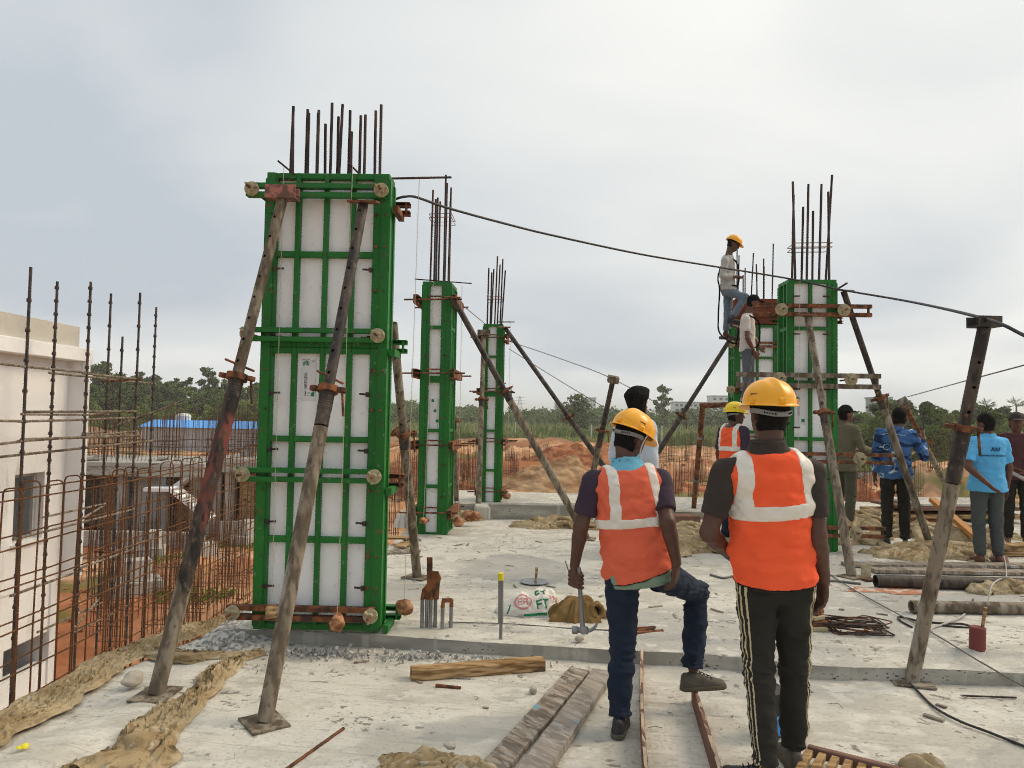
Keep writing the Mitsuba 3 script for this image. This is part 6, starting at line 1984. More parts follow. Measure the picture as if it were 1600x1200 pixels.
person('worker in a faded orange vest holding a hammer with one foot raised on a board', J1, A(0.70, 0.62, -0.36),
       [shirt('shirt_purple', .38, -.10, 2, .003, 'collar_blue', loose=.88), hem_part, vest('vest_salmon', -.125, (.385, .485), .120, .028, 7, 1.0, -.30, .010, .06), trousers('trousers_navy', 4, .010, -.04, 1.06, 1.02),
        shoe('l', 'shoe_black', 'shoe_grey', True, 0.004), shoe('r', 'shoe_grey', 'shoe_sole', True, 0.115, .285), hair('short'), helmet('helmet_amber', -0.02, True)], True, 'skin', HANDS1, A(0.22, 0.0, 1))

J2 = dict(head=A(1.206, 3.43, 1.683), neck=A(1.193, 3.4, 1.511), pelvis=A(1.246, 3.47, 0.935), shl=A(0.994, 3.4, 1.401), shr=A(1.399, 3.41, 1.407), ell=A(0.922, 3.4, 1.12), elr=A(1.413, 3.38, 1.123),
          wrl=A(1.089, 3.62, 0.978), wrr=A(1.484, 3.47, 0.9), hil=A(1.162, 3.47, 0.898), hir=A(1.333, 3.47, 0.901), knl=A(1.178, 3.47, 0.498), knr=A(1.366, 3.53, 0.487), anl=A(1.167, 3.34, 0.169), anr=A(1.36, 3.52, 0.127),
          tol=A(0, 0, 0), tor=A(0, 0, 0), s=1.03, ts=1.02)
J2['anl'][2], J2['anr'][2] = .09, .09
J2['tol'] = J2['anl'] + A(-0.17, 0.10, -0.06)
J2['tor'] = J2['anr'] + A(0.02, 0.20, -0.06)
hd3 = unit(A(-0.10, 0.02, -1.0))
HANDS2 = {'r': (hand_chains(J2['wrr'], hd3, A(-1, -.15, 0), A(-.15, 1, 0), (0.28, .34, .38, .44), 1.03), (hd3, A(-1, -.15, 0), A(-.15, 1, 0)))}
person('worker in a bright orange vest and black track trousers with pale side stripes', J2, A(-0.10, 1.0, -0.02),
       [shirt('shirt_charcoal', .36, -.10, 5, .003, 'shirt_charcoal', loose=.9), vest('vest_orange', -.075, (.475, .60), .150, .036, 17, 1.0, 0.10), trousers('trousers_black', 9, .0085, .02, 1.0, 1.0, 'stripe_cream'),
        shoe('l', 'shoe_black', 'shoe_grey', True, 0.004), shoe('r', 'shoe_grey', 'shoe_sole', True, 0.004), hair('short'), helmet('helmet_amber', 0.0)], True, 'skin', HANDS2)

# --- the men further back
p3 = A(1.183, 6.988, 0.115)
person('bareheaded man with thick black hair in a pale shirt behind the hammer worker', stand(p3[0], p3[1], .115, 50, 1.78, tol=(-.30, .16, .03), anl=(-.26, -.03, .085)), A(0.85, 0.50, -0.03),
       [shirt('shirt_pale', .95, -.22, 21, .006, 'shirt_pale'), trousers('trousers_grey', 22), shoe('l', 'shoe_grey'), shoe('r', 'shoe_grey'), hair('quiff')], False, 'skin_warm')
p4 = A(2.72, 8.937, 0.115)
person('distant worker in an orange vest and bright yellow helmet turned sideways', stand(p4[0], p4[1], .115, 62, 1.70), A(0.95, 0.10, -0.05),
       [shirt('shirt_purple', .42, -.2, 25, .003, loose=.9), vest('vest_orange', -.10, (.40, .52), .13, .03, 27), trousers('trousers_navy', 26), shoe('l', 'shoe_black'), shoe('r', 'shoe_black'), hair('short'), helmet('helmet_yellow')], False)
p5 = A(4.851, 10.65, 0.115)
person('man in a dark cap and khaki shirt behind the two bay right column', stand(p5[0], p5[1], .115, 65, 1.74, elr=(.24, .06, 1.12), wrr=(.16, .30, 1.10), ell=(-.24, .04, 1.12), wrl=(-.10, .30, 1.08)), A(0.97, 0.2, -0.08),
       [shirt('shirt_khaki', 1.0, -.34, 31, .007, 'shirt_khaki'), trousers('trousers_olive', 32, wide=1.05), hair('short'), cap()], False, 'skin_warm')
p6 = A(4.798, 9.14, 0.115)
person('man in a blue patterned shirt holding a phone up to take a picture', stand(p6[0], p6[1], .115, 24, 1.70, head=(.045, .035, 1.585), elr=(.32, .05, 1.10), wrr=(.33, .24, 1.34)), A(0.45, 0.9, -0.05),
       [shirt('shirt_print', .93, -.26, 35, .008, 'shirt_print'), trousers('trousers_black', 36), shoe('l', 'shoe_black', 'shoe_black'), shoe('r', 'shoe_black', 'shoe_black'), hair('short')], False, 'skin_warm',
       None)
p7 = A(5.23, 8.048, 0.115)
POLO = person('barefoot man in a bright blue polo shirt with one hand behind his back', stand(p7[0], p7[1], .115, 4, 1.63, ell=(-.275, -.13, 1.10), wrl=(-.15, -.235, .945), elr=(.235, -.01, 1.09), wrr=(.245, .06, .85)), A(-0.30, 0.95, -0.10),
       [shirt('polo_blue', .40, -.27, 41, .008, 'polo_blue', loose=1.06), trousers('trousers_grey', 42, wide=1.04, ankle=.97), hair('short')], False, 'skin_warm',
       None)
p8 = A(6.45, 9.347, 0.115)
person('man in a maroon shirt and dark hat holding a pale pipe', stand(p8[0], p8[1], .115, 205, 1.66, elr=(.24, .06, 1.08), wrr=(.12, .28, 1.02), ell=(-.25, .02, 1.08), wrl=(-.06, .27, .98)), A(-0.40, -0.9, -0.1),
       [shirt('shirt_maroon', .9, -.24, 45, .007), trousers('trousers_black', 46), hair('short'), cap('shirt_charcoal')], False, 'skin_warm')

# --- the two men up on the rear formwork
F1 = dict(head=A(3.719, 12.3, 4.615), neck=A(3.633, 12.3, 4.416), pelvis=A(3.625, 12.3, 3.858), shl=A(3.527, 12.12, 4.288), shr=A(3.656, 12.45, 4.361), ell=A(3.48, 12.1, 4.025), elr=A(3.672, 12.5, 4.105), wrl=A(3.687, 12.15, 4.017),
          wrr=A(3.769, 12.35, 4.067), hil=A(3.612, 12.22, 3.79), hir=A(3.666, 12.4, 3.821), knl=A(3.88, 12.18, 3.68), knr=A(3.663, 12.42, 3.429), anl=A(3.647, 12.15, 3.327), anr=A(3.631, 12.42, 3.11), tol=A(0, 0, 0), tor=A(0, 0, 0), s=.99, ts=.95)
F1['R'] = np.array([A(0, -1, 0), A(1, 0, 0), A(0, 0, 1)])
F1['tol'], F1['tor'] = F1['anl'] + A(.17, .0, -.06), F1['anr'] + A(.10, -.05, -.09)


def harness_lines(c):
    J = c['J']
    b = J['pelvis']
    return [[J['neck'] + A(-.08, -.12, -.02), J['neck'] + A(.10, -.12, -.14), b + A(.16, -.10, .16), b + A(.14, -.10, .03)], [b + A(-.13, -.05, .04), b + A(-.02, -.15, .02), b + A(.13, -.10, .02), b + A(.15, .08, .03)],
            [b + A(-.13, -.03, .36), b + A(-.18, -.05, .15), b + A(-.15, -.05, -.05), b + A(-.17, -.05, -.5), b + A(-.14, -.05, -.78), b + A(.1, -.1, -.95), b + A(.16, -.1, -.7)]]


person('worker in a yellow helmet and grey shirt climbing high on the rear formwork', F1, A(0.90, -0.1, -0.45),
       [shirt('shirt_grey', .93, -.10, 51, .006), trousers('jeans_blue', 52, ankle=.93, wide=.95), shoe('l', 'shoe_black', 'shoe_black', False, F1['anl'][2] - .09), hair('short'), helmet('helmet_amber', 0.0, False, False, False),
        strap_belt(harness_lines, .013)], False, 'skin', None, None, 'r')
F2 = dict(head=A(3.928, 11.9, 3.551), neck=A(3.834, 11.9, 3.371), pelvis=A(3.852, 11.95, 2.798), shl=A(3.762, 11.74, 3.264), shr=A(3.92, 12.1, 3.314), ell=A(3.765, 11.68, 2.936), elr=A(4.013, 12.12, 2.997), wrl=A(3.891, 11.75, 2.739),
          wrr=A(4.075, 12.05, 2.864), hil=A(3.82, 11.85, 2.725), hir=A(3.906, 12.05, 2.744), knl=A(3.811, 11.85, 2.319), knr=A(3.938, 12.08, 2.333), anl=A(3.775, 11.83, 1.923), anr=A(3.92, 12.05, 1.929), tol=A(0, 0, 0), tor=A(0, 0, 0), s=.97, ts=.95)
F2['R'] = np.array([A(0, -1, 0), A(1, 0, 0), A(0, 0, 1)])
F2['tol'], F2['tor'] = F2['anl'] + A(.17, .0, -.06), F2['anr'] + A(.17, .0, -.06)


def sling_lines(c):
    J = c['J']
    b = J['pelvis']
    return [[J['neck'] + A(-.02, -.15, -.05), J['neck'] + A(.13, -.16, -.16), b + A(.15, -.13, .12), b + A(.10, -.14, .0)], [b + A(-.13, -.03, .03), b + A(0, -.15, .01), b + A(.13, -.05, .02)]]


person('worker in a dark cap and off white T-shirt standing below the climbing man', F2, A(0.97, -0.1, -0.22),
       [shirt('shirt_offwhite', .33, -.10, 55, .006), trousers('jeans_grey', 56, ankle=.97), shoe('l', 'shoe_black'), shoe('r', 'shoe_black'), hair('short'), cap(), strap_belt(sling_lines, .014)], False, 'skin_warm')

# ---------------------------------------------------------------- sacking
def sack_strip(label, px, width, seed, **kw):
    m = bent_sheet(np.array(px), np.array(width) * 0.9, seed, **kw)
    k = obj('jute_sacking', m if seed == 3 else cat_([m, twisted_cloth(px, np.array(width) * 0.75, seed + 40, 4)]), 'jute', smooth=True)
    tag(k, label, 'sacking')


sack_strip('long strip of brown sacking draped along the free slab edge beside the rebar cage', [(-2.607, 3.574, 0.02), (-2.535, 3.928, 0.02), (-2.533, 4.317, 0.02), (-2.524, 4.817, 0.02), (-2.447, 5.084, 0.02), (-2.328, 5.463, 0.02), (-2.18, 5.689, 0.02), (-2.087, 6.006, 0.02)], [0.34, 0.36, 0.34, 0.32, 0.30, 0.34, 0.30, 0.24], 3, nu=60, amp=0.030, lump=0.02, turns=4.5)
sack_strip('crumpled sacking trailing from the slab edge to the foot of the nearest column', [(-2.407, 4.917, 0.01), (-2.162, 4.892, 0.01), (-1.936, 4.853, 0.01), (-1.772, 4.887, 0.01), (-1.641, 4.997, 0.01)], [0.10, 0.20, 0.24, 0.20, 0.08], 8, nu=36, amp=0.036, lump=0.025)
sack_strip('twisted rope of sacking running across the slab between the two leaning props', [(-1.741, 4.805, 0.005), (-1.782, 4.528, 0.005), (-1.762, 4.324, 0.005), (-1.763, 4.172, 0.005), (-1.79, 3.997, 0.005), (-1.795, 3.783, 0.005), (-1.749, 3.607, 0.005), (-1.741, 3.445, 0.005), (-1.871, 3.265, 0.005)], [0.10, 0.17, 0.20, 0.20, 0.24, 0.30, 0.34, 0.42, 0.5], 12, nu=44, amp=0.042, lump=0.03, per=0.011)
HEAPS = [
    ('crumpled sacking with a white stone on it at the very front of the slab', (-0.292, 3.429, 0), 0.29, 0.16, 0.05, 1), ('end of a folded brown sack at the front beside the wooden rack', (2.005, 3.561, 0), 0.10, 0.06, 0.05, 2),
    ('large heap of pale sacking on the slab between the two leaning right props', (4.759, 8.503, 0.11), 0.52, 0.32, 0.13, 3), ('wide spread of pale sacking under the knees of the man in the polo shirt', (5.278, 8.628, 0.11), 0.55, 0.30, 0.11, 4),
    ('sacking heaped behind the leaning props in front of the board stack', (5.69, 9.933, 0.11), 0.75, 0.35, 0.18, 5), ('sacking heaped beside the boards behind the man in the polo shirt', (6.198, 9.986, 0.11), 0.6, 0.3, 0.16, 6),
    ('sacking lying at the feet of the man in the khaki shirt', (4.406, 9.405, 0.11), 0.45, 0.30, 0.09, 7), ('sacking heaped between the khaki man and the patterned shirt man', (5.144, 10.778, 0.11), 0.65, 0.40, 0.25, 8),
    ('sacking lying left of the thin pipe frame between the foreground workers', (2.098, 8.491, 0.11), 0.62, 0.22, 0.07, 9), ('sacking heaped on the upstand between the foreground workers', (2.323, 9.579, 0.11), 0.55, 0.26, 0.16, 10),
    ('dark stained sacking behind the left arm of the striped trousers worker', (2.4, 8.934, 0.11), 0.35, 0.25, 0.12, 11), ('sacking lying at the foot of the low upstand left of the hammer worker', (0.696, 10.152, 0.11), 0.62, 0.24, 0.12, 12),
    ('small rag of sacking below the long muddy pipe', (4.581, 6.73, 0.11), 0.35, 0.10, 0.05, 13), ('sacking and rags piled at the foot of the middle left column', (-0.637, 10.728, 0.11), 0.32, 0.3, 0.14, 14)]
for lab, c, rx, ry, h, sd in HEAPS:
    near = c[1] < 6
    m = heap(c, rx, ry, h * 0.6, sd * 7 + 1, 0.008 if near else 0.014, 0.2 * (sd % 5 - 2), 0.045 if near else 0.085, 0.08 if near else 0.15)
    if not near and rx > 0.34:
        m = cat_([m, strand(c, rx * 0.95, ry * 0.95, sd + 60, int(9 + 14 * rx), 0.055, h * 0.75)])
    k = obj('jute_sacking', m, 'jute', smooth=True)
    tag(k, lab, 'sacking')
t = thing('jute_bag', 'dark brown jute bag with an open mouth lying behind the hammer', 'bag')
bc = A(0.539, 5.596, 0.112)
scene[t] = mikit.ply(heap(bc + A(-0.01, 0.03, 0), 0.245, 0.18, 0.16, 31, 0.008, 0.1, 0.045, 0.10), 'jute_dark', smooth=True)
mo = bc + A(0.13, -0.07, 0.085)
obj('mouth', lathe([(0.030, -0.05), (0.034, 0.0), (0.046, 0.012), (0.062, 0.0), (0.070, -0.045)], mo, unit(A(0.35, -0.9, 0.25)), 18), 'jute_dark', t, smooth=True)
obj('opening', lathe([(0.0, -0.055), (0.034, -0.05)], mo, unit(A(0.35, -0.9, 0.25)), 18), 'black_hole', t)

# cement sack with print
t = thing('cement_sack', 'white woven sack with red and green print beside the jute bag', 'sack')
sc = A(0.16, 5.75, 0.112)


def sack_pt(u, w, out=0.0):
    """u along the sack (-1..1), w up and over (0 front foot .. 1 back foot)."""
    a = np.pi * w
    taper = (1 - np.abs(u) ** 2.6) ** 0.5
    q = np.stack([u * 1.7, w * 2.5, 0 * u], -1)
    n = meshkit.fbm(q * 1.6 + 3, 3, 9) - 0.5 + 0.25 * (0.5 - np.abs(meshkit.fbm(q * 4 + 8, 2, 19) - 0.5) * 3)
    r = taper * (1 + 0.42 * n) + out
    x = 0.265 * u + 0.02 * n
    y = -np.cos(a) * 0.15 * r * (1 + 0.25 * u)
    z = np.sin(a) * (0.155 + 0.065 * u) * r
    R = rotz(0.12)
    return np.stack([x, y, np.maximum(z, 0) + 0.002], -1) @ R + sc + A(0, 0.03, 0)


uu, ww = np.meshgrid(np.linspace(-1, 1, 60), np.linspace(0, 1, 40), indexing='ij')
pt = sack_pt(uu, ww)
scene[t] = mikit.ply(grid_mesh(pt[..., 0], pt[..., 1], pt[..., 2]), 'sack_white', smooth=True)


def drape(mesh, u0, w0, su, sw, m, name, rot=0.0):
    mesh = mesh.subdivide_to_size(0.25) if len(mesh.faces) < 400 else mesh
    v = np.array(mesh.vertices)
    c_, s_ = math.cos(rot), math.sin(rot)
    x, y = v[:, 0] * c_ - v[:, 1] * s_, v[:, 0] * s_ + v[:, 1] * c_
    top = v[:, 2] > 1e-6
    p = sack_pt(np.clip(u0 + x * su, -.99, .99), np.clip(w0 + y * sw, 0.0, 1.0), np.where(top, 0.020, 0.012))
    obj(name, trimesh.Trimesh(p, mesh.faces, process=False), m, t)


ring = trimesh.creation.annulus(0.82, 1.0, 0.01, sections=32)
drape(ring, -0.22, 0.27, 0.26, 0.15, 'print_red', 'print')
drape(meshkit.text_mesh('ER', 1.0, 0.01, True), -0.40, 0.215, 0.20, 0.12, 'print_red', 'print')
drape(meshkit.text_mesh('FT', 1.0, 0.01, True), 0.16, 0.34, 0.20, 0.13, 'print_green', 'print')
drape(meshkit.text_mesh('FT', 1.0, 0.01, True), 0.14, 0.12, 0.22, 0.13, 'print_green', 'print')
drape(meshkit.text_mesh('PPC', 1.0, 0.01, True), 0.52, 0.22, 0.13, 0.12, 'print_red', 'print')
drape(trimesh.creation.box((1, 0.12, 0.01)).subdivide_to_size(0.12), -0.62, 0.16, 0.30, 0.25, 'print_green', 'print', 1.1)
drape(trimesh.creation.box((1.6, 0.14, 0.01)).subdivide_to_size(0.12), 0.10, 0.04, 0.40, 0.25, 'print_green', 'print', 0.05)

# ---------------------------------------------------------------- timber, boards, planks
def plank(name, label, a, b, w, th, m, cat, roll=0.0, group=None, ch=0.003, bow=0.0, seed=0, edge=None):
    """A board from a to b (centre line of its underside)."""
    a, b = np.asarray(a, float), np.asarray(b, float)
    d = unit(b - a)
    R0 = frame(d, np.cross(A(0, 0, 1), d))
    X_, Y_ = unit(np.cross(d, A(0, 0, 1))), A(0, 0, 1)
    c_, s_ = math.cos(roll), math.sin(roll)
    X2, Y2 = X_ * c_ + Y_ * s_, Y_ * c_ - X_ * s_
    L = np.linalg.norm(b - a)
    n = max(int(L / 0.06), 3)
    g = np.random.default_rng(seed)
    prof = A([-w / 2 + ch, 0], [w / 2 - ch, 0], [w / 2, ch], [w / 2, th - ch], [w / 2 - ch, th], [-w / 2 + ch, th], [-w / 2, th - ch], [-w / 2, ch])
    s = np.linspace(0, 1, n)
    v = []
    for i, q in enumerate(s):
        o = a + (b - a) * q + X2 * bow * math.sin(math.pi * q)
        jit = 1 + 0.03 * g.normal(0, 1, (8, 2)) * (th > 0.015)
        pr = prof * jit
        v.append(o + pr[:, :1] * X2 + pr[:, 1:] * Y2)
    v = np.vstack(v)
    i, j = np.meshgrid(np.arange(n - 1), np.arange(8), indexing='ij')
    q = np.stack([i * 8 + j, i * 8 + (j + 1) % 8, (i + 1) * 8 + (j + 1) % 8, (i + 1) * 8 + j], -1).reshape(-1, 4)
    f = np.vstack([q[:, [0, 1, 2]], q[:, [0, 2, 3]]] + [np.array([[0, k + 1, k] for k in range(1, 7)])] + [np.array([[0, k, k + 1] for k in range(1, 7)]) + (n - 1) * 8])
    k = obj(name, trimesh.Trimesh(v, f, process=False), m, smooth=25)
    tag(k, label, cat, group)
    if edge:
        e = [a + (b - a) * q_ + X2 * bow * math.sin(math.pi * q_) + Y2 * (th + 0.0006) for q_ in s]
        e = np.array(e)
        vv = np.vstack([e - X2 * (w / 2 - ch), e + X2 * (w / 2 - ch)])
        ii = np.arange(n - 1)
        obj('edge', tm(vv, np.stack([ii, n + ii, n + ii + 1, ii + 1], 1)), edge, k)
    return k


plank('timber_beam', 'short brown timber beam lying before the step', (-0.594, 4.599, 0), (0.236, 4.823, 0), 0.095, 0.075, 'timber', 'timber', ch=0.008, seed=3)
plank('stained_plank', 'dark paint stained plank, the one farther from the boots', (0.468, 4.767, 0.003), (-0.092, 3.348, 0.003), 0.135, 0.026, 'plank_wood', 'plank', seed=5)
plank('stained_plank', 'grey stained plank lying closest to the boots of the hammer worker', (0.607, 4.694, 0.003), (0.112, 3.355, 0.003), 0.135, 0.046, 'grey_plank', 'plank', seed=6)
plank('plywood_strip', 'long plywood strip standing on edge between the legs of the hammer worker', (0.896, 4.929, 0), (0.611, 3.225, 0), 0.020, 0.105, 'ply_face', 'plywood strip', bow=0.012, seed=7, edge='ply_edge', ch=0.002)
plank('plywood_strip', 'reddish plywood strip standing on edge under the raised foot', (1.087, 4.331, 0), (0.94, 3.236, 0), 0.022, 0.105, 'ply_face', 'plywood strip', seed=8, edge='ply_edge', ch=0.002)
t = thing('wooden_rack', 'low wooden rack of narrow slats at the front edge of the view', 'rack')
ra, rb = A(1.456, 3.593, 0.06), A(1.814, 3.356, 0.06)
rd = unit(rb - ra)
rn = A(rd[1], -rd[0], 0)
RR = np.array([rd, -rn, A(0, 0, 1)])
rl = np.linalg.norm(rb - ra)
for q, nm in ((0.0, 'rail'), (0.34, 'rail')):
    obj(nm, box((ra + rb) / 2 + rn * q, (rl, 0.035, 0.05), RR, 0.004), 'ply_face', t)
for q in np.linspace(0.03, 0.97, 8):
    obj('slat', box(ra + (rb - ra) * q + rn * 0.17, (0.035, 0.30, 0.028), RR, 0.003), 'timber', t)
plank('long_plank', 'pale grey plank right behind the long dark pipe', (3.681, 7.483, 0.125), (5.482, 7.479, 0.125), 0.16, 0.035, 'plank_wood', 'plank', seed=11)
plank('long_plank', 'pale grey plank one row farther from the long dark pipe', (3.531, 7.754, 0.125), (5.775, 7.877, 0.125), 0.17, 0.03, 'plank_wood', 'plank', seed=12)
plank('long_plank', 'short dark plank pointing away beside the bare feet of the polo man', (5.207, 7.765, 0.125), (5.889, 8.846, 0.125), 0.12, 0.02, 'ply_face', 'plank', seed=13)
plank('timber_beam', 'dark timber beam at the feet of the man in the maroon shirt', (5.57, 8.524, 0.12), (6.62, 8.619, 0.12), 0.16, 0.14, 'timber', 'timber', seed=14, ch=0.01)
# stacked boards
bb = A(6.685, 10.921, 0.115)
for q, (dx, dy, z, sx, sy, th, rz, m, lab) in enumerate(((-0.75, 0.55, 0.02, 1.1, 0.8, 0.04, 0.1, 'red_ply', 'reddish plywood board at the near left foot of the board stack'), (0.15, 0.75, 0.07, 2.1, 1.0, 0.06, 0.05, 'timber', 'thick yellowish board at the bottom of the board stack'),
                                                             (0.25, 0.80, 0.19, 1.9, 1.0, 0.05, 0.12, 'ply_face', 'brown board in the middle of the board stack'), (0.30, 0.80, 0.25, 1.6, 0.95, 0.04, 0.08, 'slab_concrete', 'cement whitened board on top of the board stack'))):
    k = obj('stacked_board', box(bb + A(dx, dy, z + th / 2), (sx, sy, th), rotz(rz), 0.004), m)
    tag(k, lab, 'board')
k = obj('stacked_board', box(A(2.507, 10.686, 0.115) + A(0, 0.2, 0.05), (0.55, 0.3, 0.10), rotz(0.1), 0.004), 'ply_face')
tag(k, 'small brown plywood box lying between the two foreground workers', 'board')
t = thing('channel_bar', 'orange brown steel channel leaning on the board stack', 'steel channel')
ca, cb_ = A(5.922, 10.3, 0.588), A(5.941, 9.35, 0.211)
RC = frame(cb_ - ca, A(1, 0, 0))
L_ = np.linalg.norm(cb_ - ca)
obj('web', box((ca + cb_) / 2, (0.09, 0.008, L_), RC), 'orange_channel', t)
obj('flange', box((ca + cb_) / 2 + RC[0] * 0.041 - RC[1] * 0.028, (0.008, 0.048, L_), RC), 'orange_channel', t)
obj('flange', box((ca + cb_) / 2 - RC[0] * 0.041 - RC[1] * 0.028, (0.008, 0.048, L_), RC), 'orange_channel', t)
k = obj('orange_lump', rock(A(6.105, 9.673, 0.16), (0.16, 0.12, 0.1), 4, 2), 'orange_channel')
tag(k, 'small bright orange bundle under the end of the orange channel', 'bundle')
# scrap wood and a rag at the slab edge behind the nearest column
for q, (px, lab) in enumerate((((-1.188, 8.077, 0.13), 'scrap board behind the nearest column, lowest of the scrap'), ((-1.191, 8.382, 0.16), 'scrap board behind the nearest column, on top of the scrap'), ((-1.204, 8.902, 0.13), 'short scrap board at the slab edge near the middle left column'), ((-1.293, 8.565, 0.2), 'weathered scrap board tilted on the scrap behind the nearest column'))):
    k = obj('scrap_board', box(px, (0.42 - 0.05 * q, 0.13, 0.025), rotz(0.5 + 0.9 * q) @ np.eye(3), 0.003), 'timber' if q % 2 else 'plank_wood')
    tag(k, lab, 'board')
k = obj('white_rag', heap((-1.411, 9.894, 0.13), 0.17, 0.2, 0.24, 88, 0.012, 0.3, 0.06, 0.12), 'sack_white', smooth=True)
tag(k, 'crumpled white sack on the slab edge behind the nearest column', 'sack')

# ---------------------------------------------------------------- pipes, rods, stirrups, cables
def lying_pipe(label, a, b, r, m):
    k = pipe(a, b, r, m, 0.008, name='steel_pipe')
    tag(k, label, 'pipe')


lying_pipe('long dark muddy pipe lying across the slab on the right', (3.385, 6.811, 0.175), (5.091, 6.786, 0.175), 0.058, 'prop_dark')
lying_pipe('shorter rusty pipe with a grey end lying in front of the long dark pipe', (3.239, 5.94, 0.165), (4.455, 5.942, 0.165), 0.050, 'prop_mud')
t = thing('angle_plate', 'small bent iron plate standing at the end of the long pipe', 'iron plate')
ap = A(3.457, 7.142, 0.12)
obj('upright', box(ap + A(0, 0, 0.07), (0.11, 0.012, 0.15), rotz(0.3)), 'pale_iron', t)
obj('foot', box(ap + A(0.0, -0.05, 0.01), (0.12, 0.10, 0.012), rotz(0.3)), 'rust', t)


def rod(label, pts, r, m='rebar_steel', name='rod', cat='rod', n=8, group=None):
    k = obj(name, tube(smooth_path(pts, n) if len(pts) > 2 else pts, r, 8), m, smooth=50)
    tag(k, label, cat, group)
    return k


rod('rusty rod lying at the front of the slab left of the sacking', [(-1.016, 3.393, 0.008), (-0.843, 3.868, 0.008)], 0.008, 'rust')
rod('short rusty pin lying before the timber beam', [(-0.428, 4.483, 0.01), (-0.275, 4.449, 0.01)], 0.011, 'rust')
for q, (a, b) in enumerate((((0.884, 5.339, 0.125), (1.073, 5.383, 0.125)), ((0.928, 5.295, 0.125), (1.057, 5.35, 0.125)), ((0.878, 5.216, 0.125), (1.113, 5.306, 0.125)))):
    rod(('rusty rod end behind the hammer worker, the farthest of three', 'rusty rod end behind the hammer worker, the shortest of three', 'rusty rod end behind the hammer worker, the nearest of three')[q], [a, b], 0.010, 'rust')
rod('thin rod lying at the foot of the step on the far right', [(2.744, 4.472, 0.008), (3.057, 4.456, 0.008)], 0.006)
rod('thin wire lying along the ledge behind the upright pin', [(-0.437, 5.41, 0.128), (0.03, 5.39, 0.128), (0.398, 5.316, 0.128), (0.76, 5.275, 0.128)], 0.004, 'wire_grey', 'wire', 'wire')
t = thing('capped_pin', 'grey steel pin with a yellow cap standing at the step', 'steel pin')
pb = A(-0.048, 5.154, 0)
obj('shaft', tube([pb, pb + A(0, 0, 0.20), pb + A(-0.002, 0, 0.205), pb + A(-0.006, 0, 0.50)], [0.011, 0.012, 0.0185, 0.0185], 12), 'bare_steel', t, smooth=50)
obj('cap', tube([pb + A(-0.006, 0, 0.495), pb + A(-0.007, 0, 0.545)], [0.0205, 0.0205], 12), 'yellow_cap', t, smooth=50)
obj('mortar', rock(pb + A(0, -0.01, 0.01), (0.10, 0.08, 0.04), 3, 2), 'stone', t, smooth=True)
for lab, base, n_, hh_, top in (('cluster of grey dowel pipes under a rusty plate stub beside the nearest column', A(-0.623, 5.368, 0.1), 4, 0.20, True), ('pair of grey dowel pipes with rusty tops standing on the step', A(-0.474, 5.361, 0.1), 2, 0.15, False)):
    t = thing('dowel_pipes', lab, 'dowels')
    for q in range(n_):
        o = base + A((0.031 if top else 0.060) * q, 0.02 * (q % 2), 0)
        obj('pipe', tube([o, o + A(0, 0, hh_)], 0.014, 10), 'bare_steel', t, smooth=50)
        obj('rusty_end', tube([o + A(0, 0, hh_ - 0.003), o + A(0.004, 0, hh_ + 0.05)], [0.016, 0.012], 9), 'rust', t)
    if top:
        pl = base + A(0.055, 0.012, hh_)
        poly = shapely.Polygon([(-.062, 0), (.062, 0), (.068, .12), (.078, .15), (.055, .20), (.012, .20), (.010, .30), (-.030, .30), (-.026, .11), (-.060, .07)])
        e = trimesh.creation.extrude_polygon(poly, 0.022, engine='earcut')
        e.apply_transform(np.array([[1, 0, 0, pl[0]], [0, 0, -1, pl[1] + 0.011], [0, 1, 0, pl[2]], [0, 0, 0, 1.0]]))
        obj('plate_stub', e, 'rust', t)
    else:
        o = base + A(0.03, 0.01, hh_ + 0.045)
        obj('bridge', box(o, (0.075, 0.02, 0.03), rotz(0.2), 0.004), 'rust', t)
t = thing('float_trowel', 'round steel float with an upright handle lying behind the white sack', 'float')
fc = A(0.236, 6.745, 0.118)
obj('plate', lathe([(0, 0), (0.13, 0.012), (0.132, 0.016), (0, 0.010)], fc, (0, 0, 1), 24), 'bare_steel', t)
obj('handle', tube([fc + A(0.01, 0, 0.01), fc + A(0.015, 0, 0.06), fc + A(0.02, 0, 0.14)], [0.012, 0.010, 0.014], 8), 'timber', t)


def stirrups(label, c, n, w, d, seed):
    t = thing('stirrup_bundle', label, 'stirrups')
    g = np.random.default_rng(seed)
    for q in range(n):
        o = np.asarray(c) + A(g.normal(0, 0.035), g.normal(0, 0.035), 0.010 + 0.0045 * q)
        a = g.normal(0, 0.22)
        ww, dd = w * g.uniform(0.85, 1.08), d * g.uniform(0.8, 1.1)
        tl = g.normal(0, 0.06, 2)
        cr = [(-1, -1), (-1, 1), (1, 1), (1, -1)]
        pts = []
        for k_ in range(4):
            p, p2, p0 = A(*cr[k_], 0), A(*cr[(k_ + 1) % 4], 0), A(*cr[k_ - 1], 0)
            sc_ = A(ww / 2, dd / 2, 1)
            pts += [p * sc_ + unit((p0 - p) * sc_) * 0.02, p * sc_ + unit((p2 - p) * sc_) * 0.02]
        pts = [pts[1] + A(0.05, -0.04, 0.01)] + pts[1:] + [pts[0], pts[1] + A(0.06, -0.02, 0.012)]
        pts = np.array(pts)
        pts[:, 2] += pts[:, 0] * tl[0] + pts[:, 1] * tl[1]
        obj('stirrup', tube(pts @ rotz(a) + o, 0.0048, 6), 'rebar_steel' if q % 4 else 'cage_rust', t, smooth=50)
    return t


